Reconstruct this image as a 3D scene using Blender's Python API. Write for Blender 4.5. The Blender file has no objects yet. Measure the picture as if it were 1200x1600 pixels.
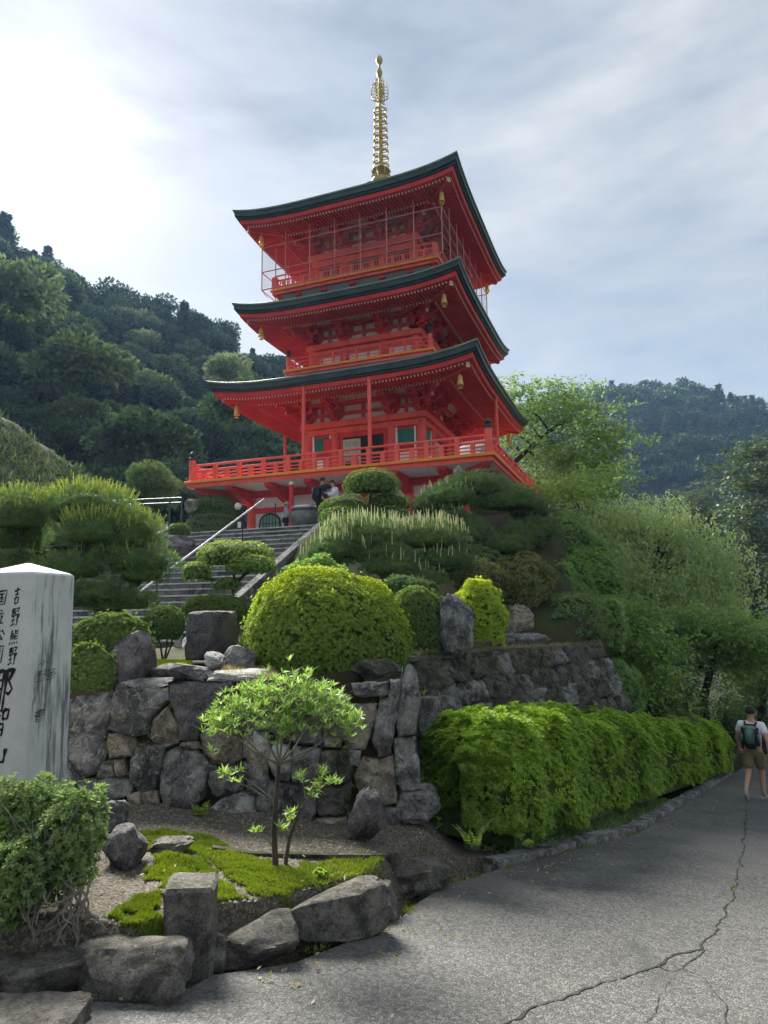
import bpy, bmesh, math, random
import numpy as np
from mathutils import Vector, Matrix, noise

# ------------------------------------------------------------------ camera, sky, sun, exposure
scene = bpy.context.scene
col = scene.collection
R = math.radians
FOCAL, PITCH, ROLL = 1042.0, R(8.01), R(0.86)      # focal length for a 1200 x 1600 frame; eye of the camera is the origin
cam_data = bpy.data.cameras.new('camera')
cam = bpy.data.objects.new('camera', cam_data)
col.objects.link(cam)
_f = Vector((0, math.cos(PITCH), math.sin(PITCH)))
_r0, _u0 = Vector((1, 0, 0)), Vector((0, -math.sin(PITCH), math.cos(PITCH)))
_r = math.cos(ROLL) * _r0 - math.sin(ROLL) * _u0
_u = math.sin(ROLL) * _r0 + math.cos(ROLL) * _u0
cam.matrix_world = Matrix(((_r.x, _u.x, -_f.x, 0), (_r.y, _u.y, -_f.y, 0), (_r.z, _u.z, -_f.z, 0), (0, 0, 0, 1)))
cam_data.sensor_fit = 'VERTICAL'
cam_data.sensor_height = 36.0
cam_data.lens = FOCAL / 1600.0 * 36.0
cam_data.clip_start = 0.05
cam_data.clip_end = 3000.0
scene.camera = cam

SUN_AZ, SUN_EL = R(-27.5), R(34.0)                 # azimuth from +Y towards +X
sun_dir = Vector((math.sin(SUN_AZ) * math.cos(SUN_EL), math.cos(SUN_AZ) * math.cos(SUN_EL), math.sin(SUN_EL)))
world = bpy.data.worlds.new('World')
scene.world = world
world.use_nodes = True
wn, wl = world.node_tree.nodes, world.node_tree.links
wn.clear()
w_out = wn.new('ShaderNodeOutputWorld')
w_bg = wn.new('ShaderNodeBackground')
w_sky = wn.new('ShaderNodeTexSky')
w_sky.sky_type = 'NISHITA'
w_sky.sun_disc = False
w_sky.sun_elevation = SUN_EL
w_sky.sun_rotation = SUN_AZ
w_sky.air_density = 1.2
w_sky.dust_density = 0.4
w_tc = wn.new('ShaderNodeTexCoord')
def wmath(op, a, b=None, clamp=False):
    n = wn.new('ShaderNodeMath'); n.operation = op; n.use_clamp = clamp
    for i, v in enumerate((a, b)):
        if v is None: continue
        if isinstance(v, (int, float)): n.inputs[i].default_value = v
        else: wl.new(v, n.inputs[i])
    return n.outputs[0]
w_dot = wn.new('ShaderNodeVectorMath'); w_dot.operation = 'DOT_PRODUCT'
wl.new(w_tc.outputs['Generated'], w_dot.inputs[0]); w_dot.inputs[1].default_value = sun_dir
w_mu = wmath('MAXIMUM', w_dot.outputs['Value'], 0.0)
# thin high cloud veil: streaky noise, lit from behind by the sun (forward scattering lobes)
w_map = wn.new('ShaderNodeMapping'); w_map.inputs['Scale'].default_value = (1.0, 1.2, 3.4); w_map.inputs['Rotation'].default_value = (0, R(24), R(-20))
wl.new(w_tc.outputs['Generated'], w_map.inputs['Vector'])
w_n1 = wn.new('ShaderNodeTexNoise'); w_n1.inputs['Scale'].default_value = 2.2; w_n1.inputs['Detail'].default_value = 5; w_n1.inputs['Roughness'].default_value = 0.5; w_n1.inputs['Distortion'].default_value = 0.4
wl.new(w_map.outputs['Vector'], w_n1.inputs['Vector'])
w_n2 = wn.new('ShaderNodeTexNoise'); w_n2.inputs['Scale'].default_value = 6.5; w_n2.inputs['Detail'].default_value = 5; w_n2.inputs['Roughness'].default_value = 0.58
wl.new(w_map.outputs['Vector'], w_n2.inputs['Vector'])
w_cl = wmath('ADD', wmath('MULTIPLY', w_n1.outputs['Fac'], 0.7), wmath('MULTIPLY', w_n2.outputs['Fac'], 0.3))
w_ramp = wn.new('ShaderNodeValToRGB')
w_ramp.color_ramp.elements[0].position = 0.40; w_ramp.color_ramp.elements[0].color = (0.78, 0.78, 0.78, 1)
w_ramp.color_ramp.elements[1].position = 0.60; w_ramp.color_ramp.elements[1].color = (1, 1, 1, 1)
wl.new(w_cl, w_ramp.inputs['Fac'])
w_lobe = wmath('ADD', wmath('MULTIPLY', wmath('POWER', w_mu, 10.0), 1.0), wmath('MULTIPLY', wmath('POWER', w_mu, 230.0), 4.0))
w_lobe = wmath('ADD', w_lobe, 2.7)
w_lobe = wmath('MULTIPLY', w_lobe, wmath('ADD', wmath('MULTIPLY', w_cl, 2.3), -0.17))
w_ccol = wn.new('ShaderNodeVectorMath'); w_ccol.operation = 'SCALE'
w_ccol.inputs[0].default_value = (0.93, 0.985, 1.03)
wl.new(w_lobe, w_ccol.inputs['Scale'])
w_mix = wn.new('ShaderNodeMix'); w_mix.data_type = 'RGBA'
wl.new(wmath('MULTIPLY', w_ramp.outputs['Color'], 0.99), w_mix.inputs['Factor'])
wl.new(w_sky.outputs['Color'], w_mix.inputs['A'])
wl.new(w_ccol.outputs['Vector'], w_mix.inputs['B'])
wl.new(w_mix.outputs['Result'], w_bg.inputs['Color'])
w_bg.inputs['Strength'].default_value = 0.0455
wl.new(w_bg.outputs['Background'], w_out.inputs['Surface'])

sun_data = bpy.data.lights.new('sun', 'SUN')
sun_data.energy = 4.0
sun_data.angle = R(26.0)
sun_data.color = (1.0, 0.95, 0.86)
sun = bpy.data.objects.new('sun', sun_data)
col.objects.link(sun)
sun.rotation_euler = (-sun_dir).to_track_quat('-Z', 'Y').to_euler()

scene.view_settings.view_transform = 'Standard'
scene.view_settings.look = 'None'
scene.view_settings.exposure = 2.3
scene.view_settings.gamma = 1.0
scene.view_settings.use_curve_mapping = False
scene.cycles.max_bounces = 6
scene.cycles.diffuse_bounces = 4
scene.cycles.glossy_bounces = 2
scene.cycles.transmission_bounces = 3
scene.cycles.transparent_max_bounces = 8
scene.cycles.use_denoising = True
scene.cycles.denoiser = 'OPENIMAGEDENOISE'
scene.cycles.denoising_input_passes = 'RGB_ALBEDO_NORMAL'
scene.cycles.denoising_prefilter = 'ACCURATE'
scene.cycles.use_adaptive_sampling = True
scene.cycles.adaptive_threshold = 0.01

# ------------------------------------------------------------------ small tools
rng = np.random.default_rng(7)
random.seed(7)

def ray(px, py):
    X, V = (px - 600) / FOCAL, (800 - py) / FOCAL
    r = X * math.cos(ROLL) + V * math.sin(ROLL); u = -X * math.sin(ROLL) + V * math.cos(ROLL)
    return Vector((r, math.cos(PITCH) - u * math.sin(PITCH), math.sin(PITCH) + u * math.cos(PITCH)))
def at(px, py, Y):                                   # the world point at distance Y that the photograph shows at px, py
    a = ray(px, py); return a * (Y / a.y)
ROADP = (-1.50, -0.080, -0.129)
BEDP = (-1.44, -0.10, -0.09)
def zplane(p, x, y): return p[0] + p[1] * x + p[2] * y
def onplane(px, py, p):
    a = ray(px, py); return a * (p[0] / (a.z - p[1] * a.x - p[2] * a.y))
def on_road(px, py): return onplane(px, py, ROADP)
def on_bed(px, py): return onplane(px, py, BEDP)

def tag(o, label=None, cat=None, group=None, kind=None):
    if label: o['label'] = label
    if cat: o['category'] = cat
    if group: o['group'] = group
    if kind: o['kind'] = kind
    return o
def empty(name, loc=(0, 0, 0), rz=0.0, label=None, cat=None, group=None):
    o = bpy.data.objects.new(name, None); col.objects.link(o)
    o.location = loc; o.rotation_euler = (0, 0, rz); o.empty_display_size = 0.2
    return tag(o, label, cat, group)
def link(name, me, parent=None, loc=None, rot=None):
    o = bpy.data.objects.new(name, me); col.objects.link(o)
    if parent is not None: o.parent = parent
    if loc is not None: o.location = loc
    if rot is not None: o.rotation_euler = rot
    return o
def wlink(name, me, parent):                          # child whose mesh is given in world coordinates (parent unrotated)
    o = link(name, me, parent); o.matrix_parent_inverse = Matrix.Translation(-parent.location); return o
def raw_mesh(name, verts, faces, mat=None, smooth=False):
    me = bpy.data.meshes.new(name)
    me.from_pydata([tuple(v) for v in verts], [], faces)
    if mat: me.materials.append(mat)
    if smooth: me.polygons.foreach_set('use_smooth', [True] * len(me.polygons))
    me.update()
    return me
def quad_mesh(name, V, mat, tint=None, smooth=False):
    """V: (n,4,3) array of quads -> mesh; tint: (n,) float per face."""
    n = len(V)
    me = bpy.data.meshes.new(name)
    me.vertices.add(n * 4); me.vertices.foreach_set('co', np.asarray(V, dtype=np.float32).reshape(-1))
    me.loops.add(n * 4); me.loops.foreach_set('vertex_index', np.arange(n * 4, dtype=np.int32))
    me.polygons.add(n); me.polygons.foreach_set('loop_start', np.arange(0, n * 4, 4, dtype=np.int32))
    if tint is not None:
        a = me.attributes.new('tint', 'FLOAT', 'FACE'); a.data.foreach_set('value', np.asarray(tint, dtype=np.float32))
    if mat: me.materials.append(mat)
    me.update(); me.validate()
    return me

class MB:
    """collects boxes, beams, tubes and lathes into one mesh"""
    def __init__(s): s.v = []; s.f = []
    def add(s, vs, fs):
        k = len(s.v); s.v += [Vector(v) for v in vs]; s.f += [tuple(i + k for i in f) for f in fs]; return s
    def box(s, c, d, rz=0.0, M=None):
        hx, hy, hz = d[0] / 2, d[1] / 2, d[2] / 2
        vs = [Vector((x, y, z)) for x in (-hx, hx) for y in (-hy, hy) for z in (-hz, hz)]
        if rz: vs = [Matrix.Rotation(rz, 3, 'Z') @ v for v in vs]
        if M is not None: vs = [M @ v for v in vs]
        vs = [v + Vector(c) for v in vs]
        return s.add(vs, [(0, 1, 3, 2), (4, 6, 7, 5), (0, 4, 5, 1), (2, 3, 7, 6), (0, 2, 6, 4), (1, 5, 7, 3)])
    def beam(s, a, b, w, h, w2=None, h2=None, up=(0, 0, 1)):
        a, b = Vector(a), Vector(b); d = (b - a).normalized(); up = Vector(up)
        if abs(d.dot(up)) > 0.98: up = Vector((0, 1, 0))
        x = d.cross(up).normalized(); z = x.cross(d).normalized()
        w2 = w if w2 is None else w2; h2 = h if h2 is None else h2
        vs = []
        for p, ww, hh in ((a, w, h), (b, w2, h2)):
            vs += [p + x * (sx * ww / 2) + z * (sz * hh / 2) for sx, sz in ((-1, -1), (1, -1), (1, 1), (-1, 1))]
        return s.add(vs, [(3, 2, 1, 0), (4, 5, 6, 7), (0, 1, 5, 4), (1, 2, 6, 5), (2, 3, 7, 6), (3, 0, 4, 7)])
    def tube(s, pts, r, seg=8, r2=None, cap=True):
        pts = [Vector(p) for p in pts]; n = len(pts)
        rs = r if isinstance(r, (list, tuple)) else [r + ((r2 if r2 is not None else r) - r) * i / max(1, n - 1) for i in range(n)]
        vs = []; px = None
        for i, p in enumerate(pts):
            d = (pts[min(i + 1, n - 1)] - pts[max(i - 1, 0)])
            d = d.normalized() if d.length > 1e-9 else Vector((0, 0, 1))
            if px is None:
                px = d.cross(Vector((0, 0, 1)) if abs(d.z) < 0.9 else Vector((1, 0, 0))).normalized()
            else:
                px = (px - d * px.dot(d)); px = px.normalized() if px.length > 1e-6 else d.orthogonal().normalized()
            py = d.cross(px)
            vs += [p + (px * math.cos(2 * math.pi * k / seg) + py * math.sin(2 * math.pi * k / seg)) * rs[i] for k in range(seg)]
        fs = [(i * seg + k, i * seg + (k + 1) % seg, (i + 1) * seg + (k + 1) % seg, (i + 1) * seg + k) for i in range(n - 1) for k in range(seg)]
        if cap: fs += [tuple(range(seg))[::-1], tuple((n - 1) * seg + k for k in range(seg))]
        return s.add(vs, fs)
    def lathe(s, prof, seg=16, c=(0, 0, 0)):
        vs = []; c = Vector(c)
        for r, z in prof:
            vs += [c + Vector((r * math.cos(2 * math.pi * k / seg), r * math.sin(2 * math.pi * k / seg), z)) for k in range(seg)]
        n = len(prof)
        fs = [(i * seg + k, i * seg + (k + 1) % seg, (i + 1) * seg + (k + 1) % seg, (i + 1) * seg + k) for i in range(n - 1) for k in range(seg)]
        fs += [tuple(range(seg))[::-1], tuple((n - 1) * seg + k for k in range(seg))]
        return s.add(vs, fs)
    def ring(s, R_, sec, seg=24, c=(0, 0, 0)):
        """open hoop: a closed section (dr, dz) swept round the z axis"""
        vs = []; c = Vector(c); m_ = len(sec)
        for k in range(seg):
            a = 2 * math.pi * k / seg; vs += [c + Vector(((R_ + dr) * math.cos(a), (R_ + dr) * math.sin(a), dz)) for dr, dz in sec]
        return s.add(vs, [(k * m_ + i, k * m_ + (i + 1) % m_, ((k + 1) % seg) * m_ + (i + 1) % m_, ((k + 1) % seg) * m_ + i) for k in range(seg) for i in range(m_)])
    def prism(s, poly, t, M=None):
        """poly: (x,z) outline, extruded from y=0 to y=t"""
        n = len(poly)
        vs = [Vector((x, 0, z)) for x, z in poly] + [Vector((x, t, z)) for x, z in poly]
        if M is not None: vs = [M @ v for v in vs]
        return s.add(vs, [tuple(range(n)), tuple(range(2 * n - 1, n - 1, -1))] + [(i, i + n, (i + 1) % n + n, (i + 1) % n) for i in range(n)])
    def mesh(s, name, mat, smooth=False):
        me = raw_mesh(name, s.v, s.f, mat, smooth)
        return me
    def build(s, name, mat, parent=None, smooth=False, bevel=0.0, loc=None, rot=None):
        me = s.mesh(name, mat, smooth)
        bm = bmesh.new(); bm.from_mesh(me)
        bmesh.ops.recalc_face_normals(bm, faces=bm.faces)
        if bevel: bmesh.ops.bevel(bm, geom=list(bm.edges), offset=bevel, segments=1, affect='EDGES', clamp_overlap=True)
        bm.to_mesh(me); bm.free()
        if smooth:
            try: me.set_sharp_from_angle(angle=R(40))
            except Exception: pass
        return link(name, me, parent, loc, rot)

# ------------------------------------------------------------------ materials
MATS = {}
def nt(name):
    m = bpy.data.materials.new(name); m.use_nodes = True
    n, l = m.node_tree.nodes, m.node_tree.links; n.clear()
    out = n.new('ShaderNodeOutputMaterial')
    return m, n, l, out
def ramp(n, l, fac, stops):
    r = n.new('ShaderNodeValToRGB'); e = r.color_ramp.elements
    while len(e) < len(stops): e.new(0.5)
    for i, (p, c) in enumerate(stops): e[i].position = p; e[i].color = (*c, 1)
    l.new(fac, r.inputs['Fac']); return r.outputs['Color']
def tex_noise(n, l, vec, scale, detail=4, rough=0.55, dist=0.0):
    t = n.new('ShaderNodeTexNoise'); t.inputs['Scale'].default_value = scale; t.inputs['Detail'].default_value = detail
    t.inputs['Roughness'].default_value = rough; t.inputs['Distortion'].default_value = dist
    if vec is not None: l.new(vec, t.inputs['Vector'])
    return t.outputs['Fac']
def mixc(n, l, fac, a, b, mode='MIX'):
    m = n.new('ShaderNodeMix'); m.data_type = 'RGBA'; m.blend_type = mode
    for i, v in (('Factor', fac), ('A', a), ('B', b)):
        s = m.inputs[i]
        if isinstance(v, (int, float)): s.default_value = v
        elif isinstance(v, tuple): s.default_value = (*v, 1) if len(v) == 3 else v
        else: l.new(v, s)
    return m.outputs['Result']
def mth(n, l, op, a, b=None, clamp=False):
    m = n.new('ShaderNodeMath'); m.operation = op; m.use_clamp = clamp
    for i, v in enumerate((a, b)):
        if v is None: continue
        if isinstance(v, (int, float)): m.inputs[i].default_value = v
        else: l.new(v, m.inputs[i])
    return m.outputs[0]
def bump(n, l, h, strength=0.3, dist=0.02):
    b = n.new('ShaderNodeBump'); b.inputs['Strength'].default_value = strength; b.inputs['Distance'].default_value = dist
    l.new(h, b.inputs['Height']); return b.outputs['Normal']
def principled(n, l, out, color, rough=0.6, normal=None, metallic=0.0, spec=0.3):
    p = n.new('ShaderNodeBsdfPrincipled')
    if isinstance(color, tuple): p.inputs['Base Color'].default_value = (*color, 1)
    else: l.new(color, p.inputs['Base Color'])
    if isinstance(rough, (int, float)): p.inputs['Roughness'].default_value = rough
    else: l.new(rough, p.inputs['Roughness'])
    p.inputs['Metallic'].default_value = metallic
    p.inputs['Specular IOR Level'].default_value = spec
    if normal is not None: l.new(normal, p.inputs['Normal'])
    l.new(p.outputs[0], out.inputs['Surface']); return p
def coords(n, l, scale=None, obj=True):
    if obj:
        t = n.new('ShaderNodeTexCoord'); return t.outputs['Object']
    g = n.new('ShaderNodeNewGeometry'); return g.outputs['Position']
def paint(name, c, rough=0.5, var=0.12, scale=1.2, metallic=0.0, spec=0.35, grain=60):
    """painted or plain surface: blotchy fading, vertical streaks of grime, fine grain"""
    m, n, l, out = nt(name); v = coords(n, l, obj=False)
    f = tex_noise(n, l, v, scale, 5, 0.6); g = tex_noise(n, l, v, grain, 3)
    d = tuple(x * (1 - var) for x in c); b = tuple(min(1, x * (1 + var) + 0.01 * var) for x in c)
    cc = ramp(n, l, f, [(0.3, d), (0.7, b)])
    mp = n.new('ShaderNodeMapping'); mp.inputs['Scale'].default_value = (7, 7, 0.9); l.new(v, mp.inputs['Vector'])
    sk = tex_noise(n, l, mp.outputs['Vector'], 1.0, 5, 0.65)
    cc = mixc(n, l, mth(n, l, 'MULTIPLY', ramp(n, l, sk, [(0.52, (0, 0, 0)), (0.72, (1, 1, 1))]), min(0.5, var * 1.8)), cc, tuple(x * 0.45 for x in c))
    principled(n, l, out, cc, rough, bump(n, l, g, 0.12, 0.004), metallic, spec); MATS[name] = m; return m
def stone(name, dark, mid, light, lichen=(0.42, 0.44, 0.40), lich=0.62, moss=None, scale=1.0, moss_lo=0.56, bumpd=0.03, k=2.7):
    """weathered rock: mottled dark and light, speckled grain, pale lichen spots, dark stains, moss where asked for"""
    dark, mid, light = (tuple(x * k for x in q) for q in (dark, mid, light))
    m, n, l, out = nt(name)
    g = n.new('ShaderNodeNewGeometry'); pos = g.outputs['Position']
    big = tex_noise(n, l, pos, 5.0 * scale, 8, 0.68, 0.5)
    fine = tex_noise(n, l, pos, 46 * scale, 5, 0.75)
    c = ramp(n, l, big, [(0.36, dark), (0.5, mid), (0.63, light)])
    c = mixc(n, l, mth(n, l, 'MULTIPLY', ramp(n, l, fine, [(0.44, (0, 0, 0)), (0.60, (1, 1, 1))]), 0.55), c, tuple(x * 2.0 + 0.012 for x in mid))
    st = tex_noise(n, l, pos, 2.3 * scale, 6, 0.7, 0.8)
    c = mixc(n, l, ramp(n, l, st, [(0.50, (0, 0, 0)), (0.60, (0.75, 0.75, 0.75))]), c, tuple(x * 0.55 for x in dark))
    sp = tex_noise(n, l, pos, 13 * scale, 6, 0.78, 0.7)
    c = mixc(n, l, ramp(n, l, sp, [(lich - 0.05, (0, 0, 0)), (lich, (0.8, 0.8, 0.8))]), c, lichen)
    pit = tex_noise(n, l, pos, 120 * scale, 2, 0.5)
    c = mixc(n, l, ramp(n, l, pit, [(0.56, (0, 0, 0)), (0.64, (0.7, 0.7, 0.7))]), c, tuple(x * 0.4 for x in dark))
    if moss:
        ms = tex_noise(n, l, pos, 4.3 * scale, 6, 0.7, 0.3)
        nz_ = n.new('ShaderNodeSeparateXYZ'); l.new(g.outputs['Normal'], nz_.inputs[0])
        kk = mth(n, l, 'ADD', ms, mth(n, l, 'MULTIPLY', nz_.outputs['Z'], 0.12))
        c = mixc(n, l, ramp(n, l, kk, [(moss_lo, (0, 0, 0)), (moss_lo + 0.08, (0.85, 0.85, 0.85))]), c, moss)
    h = mth(n, l, 'ADD', mth(n, l, 'MULTIPLY', big, 0.9), mth(n, l, 'MULTIPLY', fine, 0.6))
    principled(n, l, out, c, 0.88, bump(n, l, h, 0.9, bumpd), 0, 0.2); MATS[name] = m; return m
def leafmat(name, a, b, c=None, trans=0.38, rough=0.6, objvar=0.0, gloss=0.035):
    """leaf colour runs from a to b (to c, young growth) by a random value stored on each leaf"""
    m, n, l, out = nt(name)
    at_ = n.new('ShaderNodeAttribute'); at_.attribute_name = 'tint'
    fac = at_.outputs['Fac']
    if objvar:
        oi = n.new('ShaderNodeObjectInfo')
        fac = mth(n, l, 'ADD', fac, mth(n, l, 'MULTIPLY', mth(n, l, 'SUBTRACT', oi.outputs['Random'], 0.5), objvar))
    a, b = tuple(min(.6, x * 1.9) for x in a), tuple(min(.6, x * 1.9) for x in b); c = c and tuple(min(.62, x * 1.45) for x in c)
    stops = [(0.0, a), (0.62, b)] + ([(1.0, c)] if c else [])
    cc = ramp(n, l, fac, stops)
    d = n.new('ShaderNodeBsdfDiffuse'); l.new(cc, d.inputs['Color'])
    t = n.new('ShaderNodeBsdfTranslucent')
    hs = n.new('ShaderNodeHueSaturation'); hs.inputs['Hue'].default_value = 0.495; hs.inputs['Saturation'].default_value = 1.05; hs.inputs['Value'].default_value = 1.5
    l.new(cc, hs.inputs['Color']); l.new(hs.outputs['Color'], t.inputs['Color'])
    mx = n.new('ShaderNodeMixShader'); mx.inputs[0].default_value = trans
    l.new(d.outputs[0], mx.inputs[1]); l.new(t.outputs[0], mx.inputs[2])
    gl = n.new('ShaderNodeBsdfGlossy'); gl.inputs['Roughness'].default_value = rough; gl.inputs['Color'].default_value = (0.9, 0.95, 1, 1)
    mg = n.new('ShaderNodeMixShader'); mg.inputs[0].default_value = gloss
    l.new(mx.outputs[0], mg.inputs[1]); l.new(gl.outputs[0], mg.inputs[2])
    l.new(mg.outputs[0], out.inputs['Surface']); MATS[name] = m; return m

paint('red', (0.70, 0.060, 0.070), 0.65, 0.16, 1.6, spec=0.2)  # deeper copy: the shade of soffits, rafters and brackets put into the paint
paint('red_lit', (0.90, 0.150, 0.120), 0.8, 0.14, 1.6, spec=0.12)  # lighter copy: light on rails, columns, beams and fascia put into the paint
paint('red_orange', (0.90, 0.27, 0.05), 0.45, 0.10, 0.9)
paint('plaster', (0.88, 0.87, 0.85), 0.7, 0.08, 0.7)
paint('rafter_white', (0.72, 0.60, 0.46), 0.6, 0.1)
paint('copper_roof', (0.035, 0.062, 0.066), 0.48, 0.3, 1.4, metallic=0.25)
paint('copper_edge', (0.16, 0.21, 0.19), 0.5, 0.2, 1.4)
paint('gold', (0.46, 0.36, 0.13), 0.55, 0.2, 3.0, metallic=0.55)
paint('bell_gold', (0.80, 0.56, 0.16), 0.35, 0.15, 3.0, metallic=0.35)
paint('green_lattice', (0.02, 0.17, 0.13), 0.5, 0.15)
paint('green_slat', (0.03, 0.25, 0.20), 0.5, 0.15)
paint('glass_pale', (0.30, 0.40, 0.36), 0.15, 0.1, spec=0.6)
paint('dark_metal', (0.03, 0.034, 0.035), 0.5, 0.2)
paint('fence_green', (0.05, 0.075, 0.07), 0.5, 0.2)
paint('rod_red', (0.62, 0.24, 0.22), 0.5, 0.2)
paint('steel', (0.62, 0.63, 0.63), 0.32, 0.1, metallic=0.6)
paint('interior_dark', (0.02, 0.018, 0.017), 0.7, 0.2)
paint('cream_frame', (0.62, 0.55, 0.42), 0.6, 0.1)
paint('bronze', (0.17, 0.18, 0.17), 0.42, 0.25, 6.0, metallic=0.35)
paint('deck_wood', (0.20, 0.15, 0.12), 0.8, 0.2, 5.0)
paint('paving', (0.36, 0.35, 0.33), 0.85, 0.15, 2.0)
paint('bark', (0.060, 0.048, 0.040), 0.9, 0.45, 9.0)
paint('bark_pale', (0.16, 0.145, 0.125), 0.9, 0.4, 12.0)
paint('bark_dark', (0.022, 0.019, 0.018), 0.9, 0.4, 9.0)
paint('leaf_core', (0.075, 0.115, 0.030), 0.9, 0.4, 6.0, spec=0.05)
paint('soil', (0.060, 0.047, 0.034), 0.95, 0.4, 4.0, spec=0.1)
paint('lamp_white', (0.8, 0.8, 0.78), 0.3, 0.03)
paint('ink', (0.008, 0.008, 0.009), 0.7, 0.2)
paint('timber_grey', (0.070, 0.072, 0.075), 0.8, 0.3, 7.0)
stone('stone_dark', (0.022, 0.022, 0.024), (0.060, 0.058, 0.058), (0.125, 0.122, 0.118), (0.40, 0.41, 0.38), 0.60, (0.045, 0.052, 0.022), 1.0, 0.64, k=2.7)
stone('stone_purple', (0.024, 0.021, 0.024), (0.056, 0.051, 0.054), (0.10, 0.093, 0.096), (0.26, 0.27, 0.26), 0.63, k=2.0)
stone('stone_pale', (0.055, 0.055, 0.056), (0.13, 0.13, 0.125), (0.23, 0.23, 0.22), (0.46, 0.47, 0.44), 0.58, (0.06, 0.07, 0.03), 1.0, 0.64, k=2.3)
stone('stone_brown', (0.045, 0.038, 0.030), (0.105, 0.09, 0.072), (0.18, 0.16, 0.13), (0.40, 0.40, 0.36), 0.60, (0.05, 0.055, 0.02), 1.0, 0.62, k=2.2)
stone('stone_mossy', (0.016, 0.016, 0.016), (0.044, 0.041, 0.036), (0.085, 0.08, 0.07), (0.26, 0.26, 0.23), 0.62, (0.036, 0.042, 0.014), 1.0, 0.56, k=2.2)
stone('stone_edge', (0.06, 0.056, 0.050), (0.135, 0.125, 0.112), (0.24, 0.225, 0.20), (0.36, 0.36, 0.27), 0.645, (0.06, 0.06, 0.028), 1.6, 0.66, k=1.0)
stone('step_stone', (0.065, 0.065, 0.066), (0.12, 0.12, 0.12), (0.17, 0.17, 0.168), (0.2, 0.2, 0.19), 0.70, None, 0.7, bumpd=0.012, k=1.35)
stone('lit_edge_granite', (0.28, 0.28, 0.27), (0.36, 0.36, 0.35), (0.44, 0.44, 0.42), (0.5, 0.5, 0.48), 0.70, None, 1.5, bumpd=0.01, k=1.2)  # pale: light on the step edges put into colour; also the granite posts
# ------------------------------------------------------------------ the setting: ground, road, terrace, hills
YAW = R(-21.0)
PAG = Vector((0.10, 28.97, 2.50))                     # pagoda axis at the level of the upper terrace
_c, _s = math.cos(YAW), math.sin(YAW)
def to_pag(x, y):
    dx, dy = x - PAG.x, y - PAG.y; return _c * dx + _s * dy, -_s * dx + _c * dy
def from_pag(lx, ly, z=0.0): return Vector((PAG.x + _c * lx - _s * ly, PAG.y + _s * lx + _c * ly, PAG.z + z))
def lerp(a, b, t): return a + (b - a) * t
def clamp01(t): return max(0.0, min(1.0, t))
def smooth(t): t = clamp01(t); return t * t * (3 - 2 * t)
def interp(x, pts):
    if x <= pts[0][0]: return pts[0][1]
    for (a, va), (b, vb) in zip(pts, pts[1:]):
        if x <= b: return lerp(va, vb, (x - a) / (b - a))
    return pts[-1][1]
def nz(x, y, z=0.0, s=1.0): return noise.noise(Vector((x * s, y * s, z * s)))
STEP_R, STEP_T = 0.166, 0.335                          # riser and tread of the big stairs
STAIR_TOP = -8.9
def stair_z(ly): return min(0.0, (ly - STAIR_TOP) * STEP_R / STEP_T)
def bank_right(y): return interp(y, [(6, -0.4), (8.4, 0.0), (12.9, 3.85), (15, 3.7), (20, 4.7), (26, 7.5), (32, 10.5), (60, 15.0)])
def low_z(x, y):
    z = zplane(ROADP, x, y)
    return max(z, -6.2) if y > 12 else z
def terrace_z(x, y):
    lx, ly = to_pag(x, y)
    t = smooth((ly + 15.6) / 7.0)
    z = lerp(-0.72, 2.5, t) + 0.10 * nz(x, y, 3.0, 0.8)
    if ly > -9.0: z = 2.5 - 0.012
    if -4.5 < lx < 1.45 and ly < -8.7:
        z = max(2.5 + stair_z(ly) - 0.30, -1.02)
        if ly < -16.2: z = -0.86 + 0.05 * nz(x, y, 1.0, 1.2)
    if lx < -6.5: z += 0.25 * (-6.5 - lx) * smooth((y - 10) / 8)
    return z
def mound_z(x, y):
    z = terrace_z(x, y)
    d = x - bank_right(y)
    if d > 0:
        wd = interp(y, [(8, 0.2), (12.9, 0.4), (15, 1.4), (20, 3.5), (60, 8)])
        z = lerp(z, low_z(x, y) - 0.25, smooth(d / wd))
    if y < 7.2: z = lerp(low_z(x, y) - 0.6, z, clamp01((y - 7.0) / 0.2))
    return z

def soil_grass(name, soil, grass, g2, lo=0.45, scale=1.6):
    m, n, l, out = nt(name); g = n.new('ShaderNodeNewGeometry'); p = g.outputs['Position']
    a = tex_noise(n, l, p, scale, 6, 0.65); b = tex_noise(n, l, p, 22, 5, 0.7)
    gc = ramp(n, l, b, [(0.3, grass), (0.7, g2)])
    c = mixc(n, l, ramp(n, l, a, [(lo, (0, 0, 0)), (lo + 0.12, (1, 1, 1))]), soil, gc)
    c = mixc(n, l, mth(n, l, 'MULTIPLY', b, 0.5), c, tuple(x * 0.4 for x in soil))
    principled(n, l, out, c, 0.95, bump(n, l, b, 0.8, 0.05), 0, 0.1); MATS[name] = m; return m
soil_grass('terrace_ground', (0.060, 0.052, 0.034), (0.040, 0.060, 0.018), (0.08, 0.10, 0.03), 0.44)
soil_grass('forest_floor', (0.030, 0.030, 0.020), (0.022, 0.034, 0.014), (0.035, 0.05, 0.02), 0.42, 0.2)
soil_grass('bank_grass', (0.050, 0.050, 0.026), (0.040, 0.062, 0.022), (0.085, 0.10, 0.04), 0.46, 0.9)

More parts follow.
